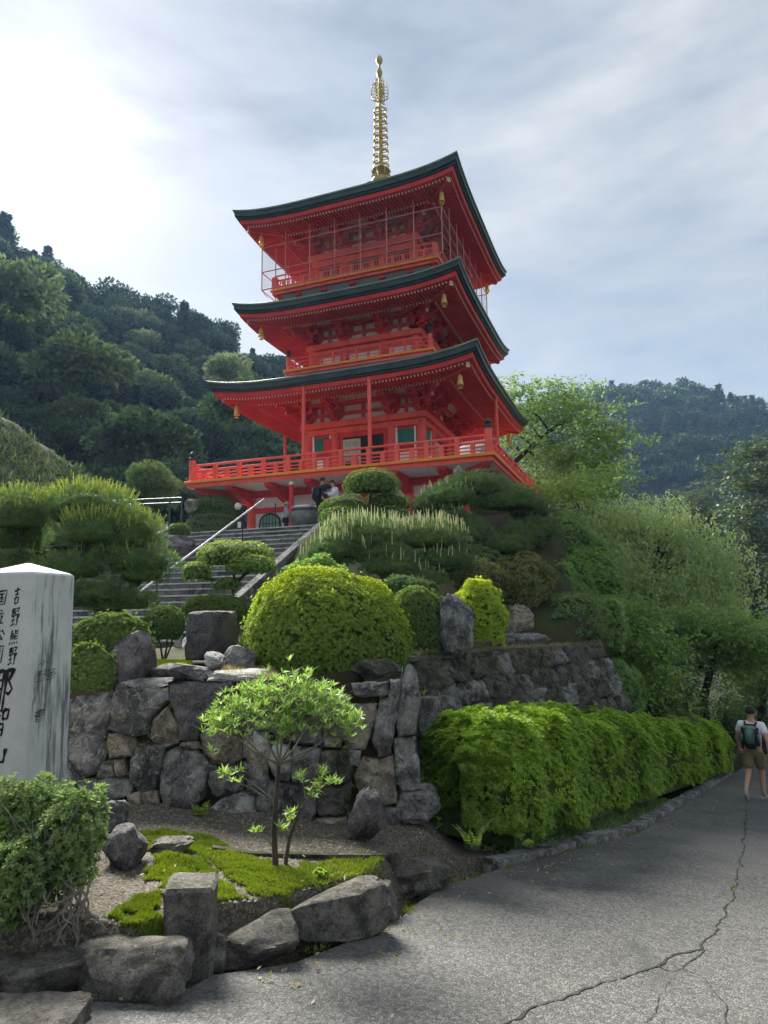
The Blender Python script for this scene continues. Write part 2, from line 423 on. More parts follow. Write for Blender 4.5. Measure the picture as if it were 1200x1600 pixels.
def grid_mesh(name, xs, ys, fz, mat, kind='structure', keep=None, smoothing=True):
    V = []; idx = {}
    for j, y in enumerate(ys):
        for i, x in enumerate(xs): V.append((x, y, fz(x, y)))
    nx = len(xs); Fc = []
    for j in range(len(ys) - 1):
        for i in range(nx - 1):
            if keep and not keep((xs[i] + xs[i + 1]) / 2, (ys[j] + ys[j + 1]) / 2): continue
            Fc.append((j * nx + i, j * nx + i + 1, (j + 1) * nx + i + 1, (j + 1) * nx + i))
    o = link(name, raw_mesh(name, V, Fc, mat, smoothing)); return tag(o, kind=kind)
def arange(a, b, s): return list(np.arange(a, b + s * 0.5, s))

# wide ground sheet out to the horizon
def far_z(x, y):
    base = low_z(x, y) - 0.35
    if y < 0 or x < -14: base = max(base, -2.6)
    base = max(min(base, 3.0), -7.5)
    return base
gx = arange(-1500, -60, 120) + arange(-50, 60, 5) + arange(70, 1500, 120)
gy = arange(-120, -10, 20) + arange(-6, 60, 3) + arange(66, 1800, 120)
tag(grid_mesh('ground', gx, gy, far_z, MATS['forest_floor']), 'dark earth ground running out under the trees to the hills', kind='structure')
# upper terrace and garden bank
tag(grid_mesh('terrace', arange(-18, 22, 0.3), arange(7.0, 60, 0.3), mound_z, MATS['terrace_ground']), 'planted earth bank rising to the level terrace around the pagoda', kind='structure')

# road
ROAD_EDGE = [(-6.0, -3.0), (-6.0, 3.22), (-1.95, 3.36), (-1.12, 3.48), (-0.95, 3.84), (-0.56, 4.05), (-0.04, 4.75), (0.43, 5.86), (0.87, 6.38), (1.57, 7.2), (3.23, 9.07), (5.9, 13.4), (8.4, 17.4), (13.0, 25.0), (19.0, 34.0)]
def road_left(y): return interp(y, [(b, a) for a, b in ROAD_EDGE])
def road_z(x, y):
    z = zplane(ROADP, x, y)
    z += 0.012 * nz(x, y, 0, 0.7) + 0.004 * nz(x, y, 5, 3.0)
    return z
m, n, l, out = nt('road_surface'); g = n.new('ShaderNodeNewGeometry'); p = g.outputs['Position']
big = tex_noise(n, l, p, 0.55, 5, 0.6, 0.5); med = tex_noise(n, l, p, 3.5, 6, 0.65); fin = tex_noise(n, l, p, 70, 3, 0.7)
vor = n.new('ShaderNodeTexVoronoi'); vor.inputs['Scale'].default_value = 95; l.new(p, vor.inputs['Vector'])
vor2 = n.new('ShaderNodeTexVoronoi'); vor2.inputs['Scale'].default_value = 42; l.new(p, vor2.inputs['Vector'])
c = ramp(n, l, big, [(0.3, (0.070, 0.072, 0.072)), (0.7, (0.130, 0.130, 0.125))])
c = mixc(n, l, mth(n, l, 'MULTIPLY', med, 0.55), c, (0.085, 0.084, 0.080))
sepc = n.new('ShaderNodeSeparateColor'); l.new(vor.outputs['Color'], sepc.inputs[0])
c = mixc(n, l, ramp(n, l, sepc.outputs[0], [(0.62, (0, 0, 0)), (0.85, (0.5, 0.5, 0.5))]), c, (0.25, 0.245, 0.23))
sep2 = n.new('ShaderNodeSeparateColor'); l.new(vor2.outputs['Color'], sep2.inputs[0])
c = mixc(n, l, ramp(n, l, sep2.outputs[1], [(0.70, (0, 0, 0)), (0.78, (0.6, 0.6, 0.6))]), c, (0.045, 0.046, 0.046))
c = mixc(n, l, ramp(n, l, tex_noise(n, l, p, 1.3, 6, 0.7, 1.0), [(0.54, (0, 0, 0)), (0.66, (0.6, 0.6, 0.6))]), c, (0.055, 0.057, 0.050))
c = mixc(n, l, ramp(n, l, tex_noise(n, l, p, 0.33, 4, 0.55, 0.8), [(0.48, (0, 0, 0)), (0.58, (0.45, 0.45, 0.45))]), c, (0.16, 0.157, 0.148))
hh = mth(n, l, 'ADD', mth(n, l, 'MULTIPLY', vor.outputs['Distance'], -0.9), mth(n, l, 'MULTIPLY', fin, 0.6))
principled(n, l, out, c, 0.8, bump(n, l, hh, 0.7, 0.008), 0, 0.3); MATS['road_surface'] = m
ys = arange(-3, 12, 0.12) + arange(12.2, 34, 0.4)
us = arange(0, 1, 1 / 48)
V = []; Fc = []
for j, y in enumerate(ys):
    x0 = road_left(y) + 0.03 * nz(0, y, 2, 2.2); x1 = interp(y, [(-3, 6.0), (3.3, 5.0), (8, 8.2), (20, 14.2), (34, 23.0)])
    for u in us:
        x = lerp(x0, x1, u); V.append((x, y, road_z(x, y)))
k = len(us)
for j in range(len(ys) - 1):
    for i in range(k - 1): Fc.append((j * k + i, j * k + i + 1, (j + 1) * k + i + 1, (j + 1) * k + i))
road = tag(link('road', raw_mesh('road', V, Fc, MATS['road_surface'], True)), 'worn grey road with long cracks sloping down under the trees', kind='structure')

# cracks: thin jagged dark grooves, parts of the road
paint('crack', (0.030, 0.030, 0.026), 0.95, 0.3, 30)
def crack(pts, w, name='crack'):
    P2 = [on_road(*p) for p in pts]; pl = []
    for a, b in zip(P2, P2[1:]):
        nseg = max(2, int((b - a).length / 0.04))
        for i in range(nseg): pl.append(a.lerp(b, i / nseg))
    pl.append(P2[-1])
    vs = []; fs = []
    for i, q in enumerate(pl):
        d = (pl[min(i + 1, len(pl) - 1)] - pl[max(i - 1, 0)]).normalized(); s = Vector((d.y, -d.x, 0)).normalized()
        off = s * (0.045 * nz(q.x, q.y, 9, 3.0) + 0.022 * nz(q.x, q.y, 4, 14.0))
        ww = w * (0.15 + 1.0 * abs(nz(q.x, q.y, 1, 7.0)) + 0.35 * random.random() ** 2)
        for sg in (-1, 1):
            v = q + off + s * (sg * ww / 2); vs.append((v.x, v.y, road_z(v.x, v.y) + 0.004))
        if i: fs.append((2 * i - 2, 2 * i - 1, 2 * i + 1, 2 * i))
    link(name, raw_mesh(name, vs, fs, MATS['crack']), road)
    return pl
crack_main = crack([(1167, 1262), (1162, 1330), (1150, 1382), (1132, 1430), (1108, 1468), (1095, 1480)], 0.022)
crack([(1095, 1480), (1052, 1492), (1030, 1510), (950, 1535), (870, 1565), (780, 1600), (700, 1630)], 0.026)
crack([(1098, 1482), (1092, 1495), (1066, 1514)], 0.018)
crack([(1030, 1510), (1050, 1518), (1066, 1514), (1095, 1525), (1112, 1547), (1134, 1576), (1130, 1610)], 0.014)
crack([(1052, 1535), (1022, 1568), (1010, 1600)], 0.008)
crack([(1166, 1275), (1195, 1270)], 0.008)
crack([(420, 1492), (500, 1478), (560, 1452), (700, 1385)], 0.006)

# garden bed behind the edging stones
m, n, l, out = nt('bed_gravel'); g = n.new('ShaderNodeNewGeometry'); p = g.outputs['Position']
vor = n.new('ShaderNodeTexVoronoi'); vor.inputs['Scale'].default_value = 75; l.new(p, vor.inputs['Vector'])
sepc = n.new('ShaderNodeSeparateColor'); l.new(vor.outputs['Color'], sepc.inputs[0])
c = ramp(n, l, sepc.outputs[0], [(0.1, (0.055, 0.047, 0.034)), (0.5, (0.092, 0.079, 0.060)), (0.95, (0.17, 0.155, 0.13))])
c = mixc(n, l, ramp(n, l, tex_noise(n, l, p, 1.6, 6, 0.65), [(0.5, (0, 0, 0)), (0.66, (0.75, 0.75, 0.75))]), c, (0.10, 0.082, 0.055))
c = mixc(n, l, ramp(n, l, tex_noise(n, l, p, 2.7, 6, 0.7), [(0.60, (0, 0, 0)), (0.70, (0.55, 0.55, 0.55))]), c, (0.075, 0.09, 0.025))
principled(n, l, out, c, 0.95, bump(n, l, vor.outputs['Distance'], -0.9, 0.012), 0, 0.15); MATS['bed_gravel'] = m
def bed_z(x, y):
    z = zplane(BEDP, x, y) + 0.03 * nz(x, y, 8, 1.7)
    mx, my = on_bed(262, 1350).xy
    z = lerp(z, zplane(ROADP, x, y) + 0.03, smooth((x - 0.25) / 0.5))
    e = x - (road_left(y - 0.26) - 0.20)
    if e > 0: z = lerp(z, zplane(ROADP, x, y) - 0.10, smooth(e / 0.12))
    return z + 0.07 * math.exp(-(((x - mx) / 0.22) ** 2 + ((y - my) / 0.3) ** 2))
def bed_keep(x, y): return x < road_left(y) + 0.14
tag(grid_mesh('garden_bed', arange(-5.5, 1.6, 0.06), arange(2.3, 7.6, 0.06), lambda x, y: bed_z(x, y), MATS['bed_gravel'], keep=bed_keep), 'gravel and bare earth bed below the boulder wall', kind='structure')

# hills
def hill_z(x, y): return -25.5 - 0.454 * x + 0.4715 * y
def ridge_y(x): return interp(x, [(-220, 175), (-86, 140), (-18.6, 120), (60, 108)])
def left_hill(x, y):
    ry = ridge_y(x); z = hill_z(x, min(y, ry)) - max(0, y - ry) * 0.35
    return z + 2.5 * nz(x, y, 0, 0.03) * clamp01((y - 40) / 30)
tag(grid_mesh('left_hill', arange(-230, 60, 6), arange(22, 240, 6), left_hill, MATS['forest_floor'], keep=lambda x, y: left_hill(x, y) > -9), 'steep wooded hillside rising behind the stairs', kind='structure')
RIDGE_R = [(20, 55.0), (50, 70.0), (76, 79.0), (104, 81.0), (130, 74.0), (158, 61.0), (200, 50.0), (420, 40.0)]   # crest height of the far hill along x
def right_hill(x, y):
    yr = 260 + 0.10 * (x - 100)
    h = interp(x, RIDGE_R) + 8
    t = (y - 95) / (yr - 95)
    z = -9 + h * smooth(clamp01(t)) ** 0.9 if t <= 1 else -9 + h - (y - yr) * 0.3
    return z + 4 * nz(x, y, 0, 0.018)
tag(grid_mesh('right_hill', arange(20, 420, 9), arange(90, 400, 9), right_hill, MATS['forest_floor']), 'far wooded hill on the other side of the road', kind='structure')
# grassy bank at the left
cr = [(-34, 40, 18.0), (-24, 34, 12.6), (-17.3, 30, 8.75), (-14.2, 28.4, 6.7), (-11.6, 27, 5.0), (-9.6, 26, 3.6), (-8.6, 25.6, 2.4)]
bt = [(-34, 12, -1.5), (-24, 13, -1), (-16, 14.5, 0), (-13.5, 16, 0.6), (-11, 18, 1.4), (-9.6, 20, 2.0), (-8.6, 21, 2.2)]
V = []; Fc = []; NU, NV = 60, 40
def pl3(P3, t):
    t *= len(P3) - 1; i = min(int(t), len(P3) - 2); return Vector(P3[i]).lerp(Vector(P3[i + 1]), t - i)
for i in range(NU + 1):
    a, b = pl3(cr, i / NU), pl3(bt, i / NU)
    for j in range(NV + 1):
        q = b.lerp(a, j / NV); q.z += 0.16 * nz(q.x, q.y, q.z, 0.8) + 0.05 * nz(q.x, q.y, q.z, 3)
        V.append(q)
    V.append(a + Vector((-0.5, 3, -2.5)))
for i in range(NU):
    for j in range(NV + 1):
        k = i * (NV + 2) + j; Fc.append((k, k + 1, k + NV + 3, k + NV + 2))
tag(link('grassy_bank', raw_mesh('grassy_bank', V, Fc, MATS['bank_grass'], True)), 'steep mossy grass bank left of the pagoda terrace', kind='structure')
# ------------------------------------------------------------------ the pagoda (local frame: -y is the front face, z = 0 the terrace)
pag = empty('pagoda', PAG, YAW, 'three storey vermilion pagoda with dark copper eaves and golden spire on the terrace', 'pagoda')
M_RED, M_WHITE, M_RED_LIT = MATS['red'], MATS['plaster'], MATS['red_lit']
SIDE = [Matrix.Rotation(k * math.pi / 2, 3, 'Z') for k in range(4)]     # 0 front, 1 right, 2 back, 3 left

def ringsurf(mb, rings, up, we, n=28, close=False):
    """square rings (half width, z) joined into a surface; the corners sweep up by up*(lateral/we)^4"""
    for S in SIDE:
        vs = []; fs = []
        for (r, z) in rings:
            for i in range(n + 1):
                u = -1 + 2 * i / n; u = math.copysign(abs(u) ** 0.8, u)
                x = r * u
                vs.append(S @ Vector((x, -r, z + up * (abs(x) / we) ** 4)))
        for j in range(len(rings) - 1):
            for i in range(n): fs.append((j * (n + 1) + i, j * (n + 1) + i + 1, (j + 1) * (n + 1) + i + 1, (j + 1) * (n + 1) + i))
        mb.add(vs, fs)
    return mb

def make_roof(zt, we, up, body, top_r, top_z, soffit_rise):
    def zu(x): return up * (abs(x) / we) ** 4
    roof = empty('roof'); roof.parent = pag
    # copper top, dark edge in two layers
    prof = [(we, zt)]
    for k in range(1, 9):
        t = k / 8; prof.append((lerp(we, top_r, t), zt + (top_z - zt) * (0.55 * t + 0.45 * t * t)))
    ringsurf(MB(), prof, up, we).build('copper_covering', MATS['copper_roof'], roof, True)
    ringsurf(MB(), [(we, zt), (we + 0.03, zt - 0.02), (we + 0.03, zt - 0.085), (we - 0.02, zt - 0.10)], up, we).build('eave_lip', MATS['copper_edge'], roof)
    ringsurf(MB(), [(we - 0.02, zt - 0.10), (we - 0.03, zt - 0.28), (we - 0.12, zt - 0.30), (we - 0.12, zt - 0.36), (we - 0.2, zt - 0.37)], up, we).build('eave_edge', MATS['copper_roof'], roof)
    zb = zt - 0.37
    ringsurf(MB(), [(we - 0.2, zb), (we - 0.22, zb - 0.16), (we - 0.42, zb - 0.17)], up, we).build('eave_board', M_RED, roof)
    # soffit: flying tier, step, lower tier, up to the wall
    r1, r2, r3 = we - 0.42, we - 1.35, body + 0.75
    z1 = zb - 0.17; z2 = z1 + 0.16; z3 = z2 + soffit_rise
    ringsurf(MB(), [(r1, z1), (r2, z2), (r2, z2 - 0.10), (r2 - 0.12, z2 - 0.10), (r3, z3 - 0.06), (body, z3 + 0.05)], up, we).build('soffit', M_RED, roof)
    # rafters and their pale ends: two tiers, too many to pick apart
    raf, ends = MB(), MB()
    sp = 0.136
    for S in SIDE:
        nx = int((we - 0.5) / sp)
        for i in range(-nx, nx + 1):
            x = i * sp
            for (ra, za, rb, zbb) in ((r1 + 0.06, z1 - 0.045, r2, z2 - 0.045), (r2 - 0.04, z2 - 0.16, r3, z3 - 0.11)):
                rin = max(rb, abs(x) + 0.04)
                if rin >= ra - 0.05: continue
                zin = lerp(za, zbb, (ra - rin) / (ra - rb))
                a = S @ Vector((x, -ra, za + zu(x))); b = S @ Vector((x, -rin, zin + zu(x)))
                raf.beam(a, b, 0.058, 0.085)
                d = (a - b).normalized()
                ends.beam(a, a + d * 0.008, 0.05, 0.075)
    tag(raf.build('rafters', M_RED, roof), kind='stuff'); tag(ends.build('rafter_ends', MATS['rafter_white'], roof), kind='stuff')
    # hip rafters with pale ends
    for k in range(4):
        S = SIDE[k]
        hb = MB().beam(S @ Vector((body, -body, z3 - 0.2)), S @ Vector((we - 0.45, -(we - 0.45), z1 - 0.10 + zu(we - 0.45))), 0.16, 0.2)
        ho = hb.build('hip_rafter', M_RED, roof)
        a = S @ Vector((we - 0.45, -(we - 0.45), z1 - 0.10 + zu(we - 0.45))); d = (S @ Vector((1, -1, 0.05))).normalized()
        MB().beam(a, a + d * 0.012, 0.15, 0.19).build('hip_rafter_end', MATS['rafter_white'], ho)
    return zb, z3

def bracket_mesh():
    """three-step bracket set; origin at the foot of the big block, -y outwards"""
    b = MB()
    def blk(x, y, z, s=0.17, h=0.13):
        b.add([(x - s * .36, y - s * .36, z), (x + s * .36, y - s * .36, z), (x + s * .36, y + s * .36, z), (x - s * .36, y + s * .36, z),
               (x - s / 2, y - s / 2, z + h * .45), (x + s / 2, y - s / 2, z + h * .45), (x + s / 2, y + s / 2, z + h * .45), (x - s / 2, y + s / 2, z + h * .45),
               (x - s / 2, y - s / 2, z + h), (x + s / 2, y - s / 2, z + h), (x + s / 2, y + s / 2, z + h), (x - s / 2, y + s / 2, z + h)],
              [(3, 2, 1, 0), (0, 1, 5, 4), (1, 2, 6, 5), (2, 3, 7, 6), (3, 0, 4, 7), (4, 5, 9, 8), (5, 6, 10, 9), (6, 7, 11, 10), (7, 4, 8, 11), (8, 9, 10, 11)])
    def arm_x(cx, y, z, L, h=0.13, t=0.12):                     # lateral arm with curved ends
        p = [(cx - L / 2, z + h), (cx - L / 2, z + h * .45), (cx - L / 2 + .05, z + h * .15), (cx - L / 2 + .14, z), (cx + L / 2 - .14, z), (cx + L / 2 - .05, z + h * .15), (cx + L / 2, z + h * .45), (cx + L / 2, z + h)]
        b.prism(p, t, Matrix.Translation((0, y - t / 2, 0)))
    def arm_y(x, y1, z, h=0.13, t=0.12):                        # outward arm
        p = [(0.25, z + h), (0.25, z), (y1 + .14, z), (y1 + .05, z + h * .2), (y1, z + h * .5), (y1, z + h)]
        b.prism(p, t, Matrix.Translation((x + t / 2, 0, 0)) @ Matrix.Rotation(math.pi / 2, 4, 'Z'))
    blk(0, 0, 0, 0.36, 0.2)
    arm_x(0, 0, 0.16, 0.66); arm_y(0, -0.42, 0.16)
    for x in (-.25, 0, .25): blk(x, 0, 0.29, .14)
    blk(0, -0.34, 0.29)
    arm_x(0, 0, 0.42, 0.78); arm_x(0, -0.34, 0.42, 0.66); arm_y(0, -0.76, 0.42)
    for x in (-.25, 0, .25): blk(x, -0.34, 0.55, .14)
    for x in (-.32, .32): blk(x, 0, 0.55, .14)
    blk(0, -0.68, 0.55)
    arm_x(0, -0.68, 0.68, 0.8); arm_y(0, -1.02, 0.62, 0.15)
    for x in (-.32, 0, .32): blk(x, -0.68, 0.81)
    return b.mesh('bracket_set', M_RED)
BRK = bracket_mesh()
_cb = MB()
for k, rr in enumerate((0.55, 0.98, 1.4)):
    z = 0.16 + 0.26 * k
    _cb.beam((-0.2, 0.2, z + .065), (rr * .72, -rr * .72, z + .065), 0.13, 0.14)
    _cb.box((rr * .68, -rr * .68, z + 0.19), (0.2, 0.2, 0.13), R(45))
CORNER_BRK = _cb.mesh('corner_bracket', M_RED)
CORNER_END = [MB().beam((rr * .72, -rr * .72, 0.42 + .26 * k + .065), (rr * .72 + .01, -rr * .72 - .01, 0.42 + .26 * k + .065), 0.12, 0.13).mesh('arm_end', MATS['rafter_white']) for k, rr in enumerate((0.98, 1.4))]

def make_storey(zd, body, zbeam, cols, zsoff, full=True):
    """timber body: columns, beams, wall panels, bracket sets up to the soffit"""
    st = empty('storey'); st.parent = pag
    ring = MB()
    for S in SIDE: pass
    def ringbeam(name, h, z0, z1, mat=M_RED, bevel=0.01):
        b = MB()
        for S in SIDE:
            c = S @ Vector((0, -h + 0.0, (z0 + z1) / 2)); b.box(c, (2 * h + 0.16, 0.16, z1 - z0), M=S)
        # corners overlap at right angles: make front/back pieces a hair taller
        return b
    def hoop(name, h, t, z0, z1, mat):
        vs = [(-h, -h), (h, -h), (h, h), (-h, h)]; g = h - t
        vi = [(-g, -g), (g, -g), (g, g), (-g, g)]
        V = [Vector((x, y, z)) for z in (z0, z1) for ring_ in (vs, vi) for x, y in ring_]
        Fs = []
        for k in range(4):
            a, b = k, (k + 1) % 4
            Fs += [(a, b, 8 + b, 8 + a), (4 + b, 4 + a, 12 + a, 12 + b), (a, 4 + a, 4 + b, b), (8 + a, 8 + b, 12 + b, 12 + a)]
        return MB().add(V, Fs).build(name, mat, st, bevel=0.012)
    wall = MB().box((0, 0, (zd + zsoff) / 2), (2 * body - 0.10, 2 * body - 0.10, zsoff - zd))
    wall.build('wall_core', M_WHITE, st)
    hoop('tie_beam', body + 0.16, 0.24, zbeam - 0.50, zbeam - 0.27, M_RED_LIT)
    hoop('plate_beam', body + 0.30, 0.5, zbeam - 0.24, zbeam, M_RED_LIT)
    if full: hoop('sill_beam', body + 0.15, 0.22, zd + 0.12, zd + 0.34, M_RED)
    for k, S in enumerate(SIDE):
        for x in cols:
            if abs(x) > body - 0.05 and x > 0: continue
            p = S @ Vector((x, -body, 0))
            MB().tube([(p.x, p.y, zd), (p.x, p.y, zbeam - 0.24)], 0.19, 14).build('column', M_RED_LIT, st, True)
        for x in cols:
            if abs(abs(x) - body) < 0.05:
                if x > 0: continue
                o = link('bracket_set', BRK, st, S @ Vector((x, -body, zbeam))); o.rotation_euler = (0, 0, k * math.pi / 2)
                o = link('bracket_set', BRK, st, S @ Vector((x, -body, zbeam))); o.rotation_euler = (0, 0, (k - 1) * math.pi / 2)
                o = link('corner_bracket', CORNER_BRK, st, S @ Vector((x, -body, zbeam))); o.rotation_euler = (0, 0, (k - 1) * math.pi / 2)
                for ce_ in CORNER_END: link('arm_end', ce_, st, S @ Vector((x, -body, zbeam))).rotation_euler = (0, 0, (k - 1) * math.pi / 2)
            else:
                o = link('bracket_set', BRK, st, S @ Vector((x, -body, zbeam))); o.rotation_euler = (0, 0, k * math.pi / 2)
    # wall ties and struts between the bracket sets leave the white panels showing
    hoop('bracket_tie', body + 0.05, 0.12, zbeam + 0.29, zbeam + 0.42, M_RED)
    hoop('bracket_tie', body + 0.06, 0.12, zbeam + 0.69, zbeam + 0.80, M_RED)
    hoop('purlin', body + 0.76, 0.15, zbeam + 0.94, zbeam + 1.07, M_RED)
    hoop('purlin', body + 0.40, 0.12, zbeam + 0.70, zbeam + 0.78, M_RED)
    for S in SIDE:
        xs = sorted(cols)
        for a, b in zip(xs, xs[1:]):
            p = S @ Vector(((a + b) / 2, -body - 0.01, zbeam + 0.34)); MB().box(p, (0.12, 0.1, 0.68), M=S).build('strut', M_RED, st)
    # small pale ribs of the sloping ceiling between the purlins
    rb = MB()
    for S in SIDE:
        for i in range(-int(body / 0.11), int(body / 0.11) + 1):
            if min(abs(i * .11 - x) for x in cols) < 0.28: continue
            rb.beam(S @ Vector((i * .11, -body - 0.43, zbeam + 0.79)), S @ Vector((i * .11, -body - 0.64, zbeam + 0.93)), 0.045, 0.03)
    tag(rb.build('ceiling_ribs', MATS['rafter_white'], st), kind='stuff')
    return st

def newel(lx, ly, z0, h, r, parent):
    o = MB().tube([(lx, ly, z0), (lx, ly, z0 + h)], r, 14).build('newel_post', M_RED_LIT, parent, True)
    MB().lathe([(r * 1.05, 0), (r * 1.05, .10), (r * .7, .13), (r * .62, .16), (r * .95, .2), (r * .9, .26), (r * .5, .32), (0.01, .37)], 14, (lx, ly, z0 + h)).build('post_cap', MATS['dark_metal'], o, True)

def make_railing(zd, h, edge, panels, zs, par, tall, newel_h, caps=True, slats=0, nr=0.12, pw=0.13):
    """rails run along every side; posts alternate between tall and short"""
    for k, S in enumerate(SIDE):
        for z, r in zs:
            a, b = S @ Vector((-h, -h, zd + z)), S @ Vector((h, -h, zd + z))
            MB().tube([a, b], r, 8).build('rail', MATS['red_lit'], par, True)
        for i in range(1, 2 * panels):
            x = -h + 2 * h * i / (2 * panels)
            hh = tall if i % 2 == 0 else zs[1][0]
            p = S @ Vector((x, -h, zd + hh / 2)); MB().box(p, (pw, pw * 0.8, hh), M=S).build('baluster', MATS['red_lit'], par)
        if slats:
            sl = MB()
            for i in range(int(2 * h / slats)):
                x = -h + slats * (i + .5); p = S @ Vector((x, -h, zd + zs[1][0] / 2)); sl.box(p, (0.035, 0.03, zs[1][0]), M=S)
            tag(sl.build('slats', MATS['red_lit'], par), kind='stuff')
        p = S @ Vector((-h, -h, 0))
        if caps: newel(p.x, p.y, zd, newel_h, nr, par)
        else: MB().box((p.x, p.y, zd + newel_h / 2), (0.2, 0.2, newel_h)).build('newel_post', M_RED_LIT, par)

# ---- base storey (under the big balcony)
base = empty('base_storey'); base.parent = pag
HB = 4.2
MB().box((0, 0, 1.0), (2 * HB - 0.12, 2 * HB - 0.12, 2.1)).build('wall_core', M_WHITE, base)
BCOLS = (-4.2, -2.5, -0.85, 0.85, 2.5, 4.2)
def sidebox(name, k, x0, x1, y, t, z0, z1, mat, par, bevel=0.0):
    S = SIDE[k]; p = S @ Vector(((x0 + x1) / 2, y, (z0 + z1) / 2))
    return MB().box(p, (x1 - x0, t, z1 - z0), M=S).build(name, mat, par, bevel=bevel)
CANT = MB().prism([(-0.16, 2.12), (-0.16, 1.55), (-0.35, 1.60), (-1.55, 1.98), (-1.62, 2.03), (-1.62, 2.12)], 0.3, Matrix.Translation((0.15, 0, 0)) @ Matrix.Rotation(math.pi / 2, 4, 'Z')).mesh('cantilever_bracket', M_RED)
CANT_D = MB().prism([(0, 2.12), (0, 1.55), (-0.4, 1.60), (-2.15, 1.99), (-2.25, 2.04), (-2.25, 2.12)], 0.3, Matrix.Translation((0.15, 0, 0)) @ Matrix.Rotation(math.pi / 2, 4, 'Z')).mesh('cantilever_bracket', M_RED)
for k, S in enumerate(SIDE):
    for x in BCOLS:
        if x < 4.1:
            p = S @ Vector((x, -HB, 0)); MB().tube([(p.x, p.y, -0.1), (p.x, p.y, 1.95)], 0.17, 14).build('column', M_RED_LIT, base, True)
            o = link('cantilever_bracket', CANT if x > -4.1 else CANT, base, S @ Vector((x, -HB, 0))); o.rotation_euler = (0, 0, k * math.pi / 2)
        else:
            o = link('cantilever_bracket', CANT, base, S @ Vector((x, -HB, 0))); o.rotation_euler = (0, 0, k * math.pi / 2)
            o = link('cantilever_bracket', CANT_D, base, S @ Vector((x, -HB, -0.004))); o.rotation_euler = (0, 0, k * math.pi / 2 + R(45))
    sidebox('beam', k, -HB - .13 + (k % 2) * .003, HB + .13, -HB + 0.0, 0.24, 1.86 + (k % 2) * .003, 2.12, M_RED, base)
    sidebox('beam', k, -HB, HB, -HB + 0.01, 0.16, 1.24 + (k % 2) * .003, 1.43, M_RED, base)
    sidebox('beam', k, -HB, HB, -HB + 0.01, 0.18, 0.02 + (k % 2) * .003, 0.22, M_RED, base)
    # bell-arched windows with green lattice in the outer bays
    for cx in (-3.35, 3.35) if k != 2 else ():
        def arch(w, h, b=0.0):
            pts = [(-w, 0.26 + b)]
            for i in range(13):
                a = math.pi * i / 12; pts.append((-w * math.cos(a), 0.26 + b + h * 0.45 + (h * 0.55 - b) * math.sin(a) ** 0.7))
            return pts + [(w, 0.26 + b)]
        S4 = S.to_4x4()
        wf = MB().prism(arch(0.50, 0.96), 0.05, S4 @ Matrix.Translation((cx, -HB - 0.02, 0))).build('arched_window', MATS['dark_metal'], base)
        MB().prism(arch(0.43, 0.89, 0.02), 0.02, S4 @ Matrix.Translation((cx, -HB - 0.035, 0))).build('pane', MATS['glass_pale'], wf)
        for xx in (-.28, -.14, 0, .14, .28): sidebox('lattice_bar', k, cx + xx - .018, cx + xx + .018, -HB - 0.05, 0.02, 0.28, 1.14 - xx * xx * 1.3, MATS['green_lattice'], wf)
        for zz in (0.5, 0.78): sidebox('lattice_bar', k, cx - .42, cx + .42, -HB - 0.058, 0.02, zz, zz + .035, MATS['green_lattice'], wf)
    # doors in the middle bay
    for cx in (-0.4, 0.4) if k in (0, 1) else (): sidebox('door', k, cx - .385, cx + .385, -HB - 0.03, 0.05, 0.22, 1.24, M_RED, base)

# ---- big balcony
balc = empty('balcony'); balc.parent = pag
def hoop_g(name, h, t, z0, z1, mat, par, bevel=0.0):
    vs = [(-h, -h), (h, -h), (h, h), (-h, h)]; g = h - t
    vi = [(-g, -g), (g, -g), (g, g), (-g, g)]
    V = [Vector((x, y, z)) for z in (z0, z1) for ring_ in (vs, vi) for x, y in ring_]
    Fs = []
    for k in range(4):
        a, b = k, (k + 1) % 4
        Fs += [(a, b, 8 + b, 8 + a), (4 + b, 4 + a, 12 + a, 12 + b), (a, 4 + a, 4 + b, b), (8 + a, 8 + b, 12 + b, 12 + a)]
    return MB().add(V, Fs).build(name, mat, par, bevel=bevel)
MB().box((0, 0, 2.155), (11.9, 11.9, 0.06)).build('underside', M_WHITE, balc)
hoop_g('fascia', 6.0, 0.35, 2.13, 2.29, M_RED_LIT, balc, 0.01)
hoop_g('deck_edge', 6.09, 0.55, 2.293, 2.40, MATS['red_orange'], balc, 0.01)
MB().box((0, 0, 2.36), (11.2, 11.2, 0.06)).build('deck', MATS['deck_wood'], balc)
rail1 = empty('railing'); rail1.parent = pag
make_railing(2.40, 5.86, 0, 11, [(0.62, .045), (0.40, .05), (0.255, .026), (0.13, .026)], rail1, 0.62, 0.84, True, 0, 0.13, 0.15)
# tall thin props from the balcony to the lowest eave
for (x, y, zt) in ((-1.3, -5.25, 5.85), (1.4, -5.25, 5.85), (5.25, -1.25, 5.85), (-5.25, 0.35, 5.85)):
    MB().tube([(x, y, 2.4), (x, y, zt)], 0.075, 10).build('eave_prop', M_RED_LIT, pag, True)

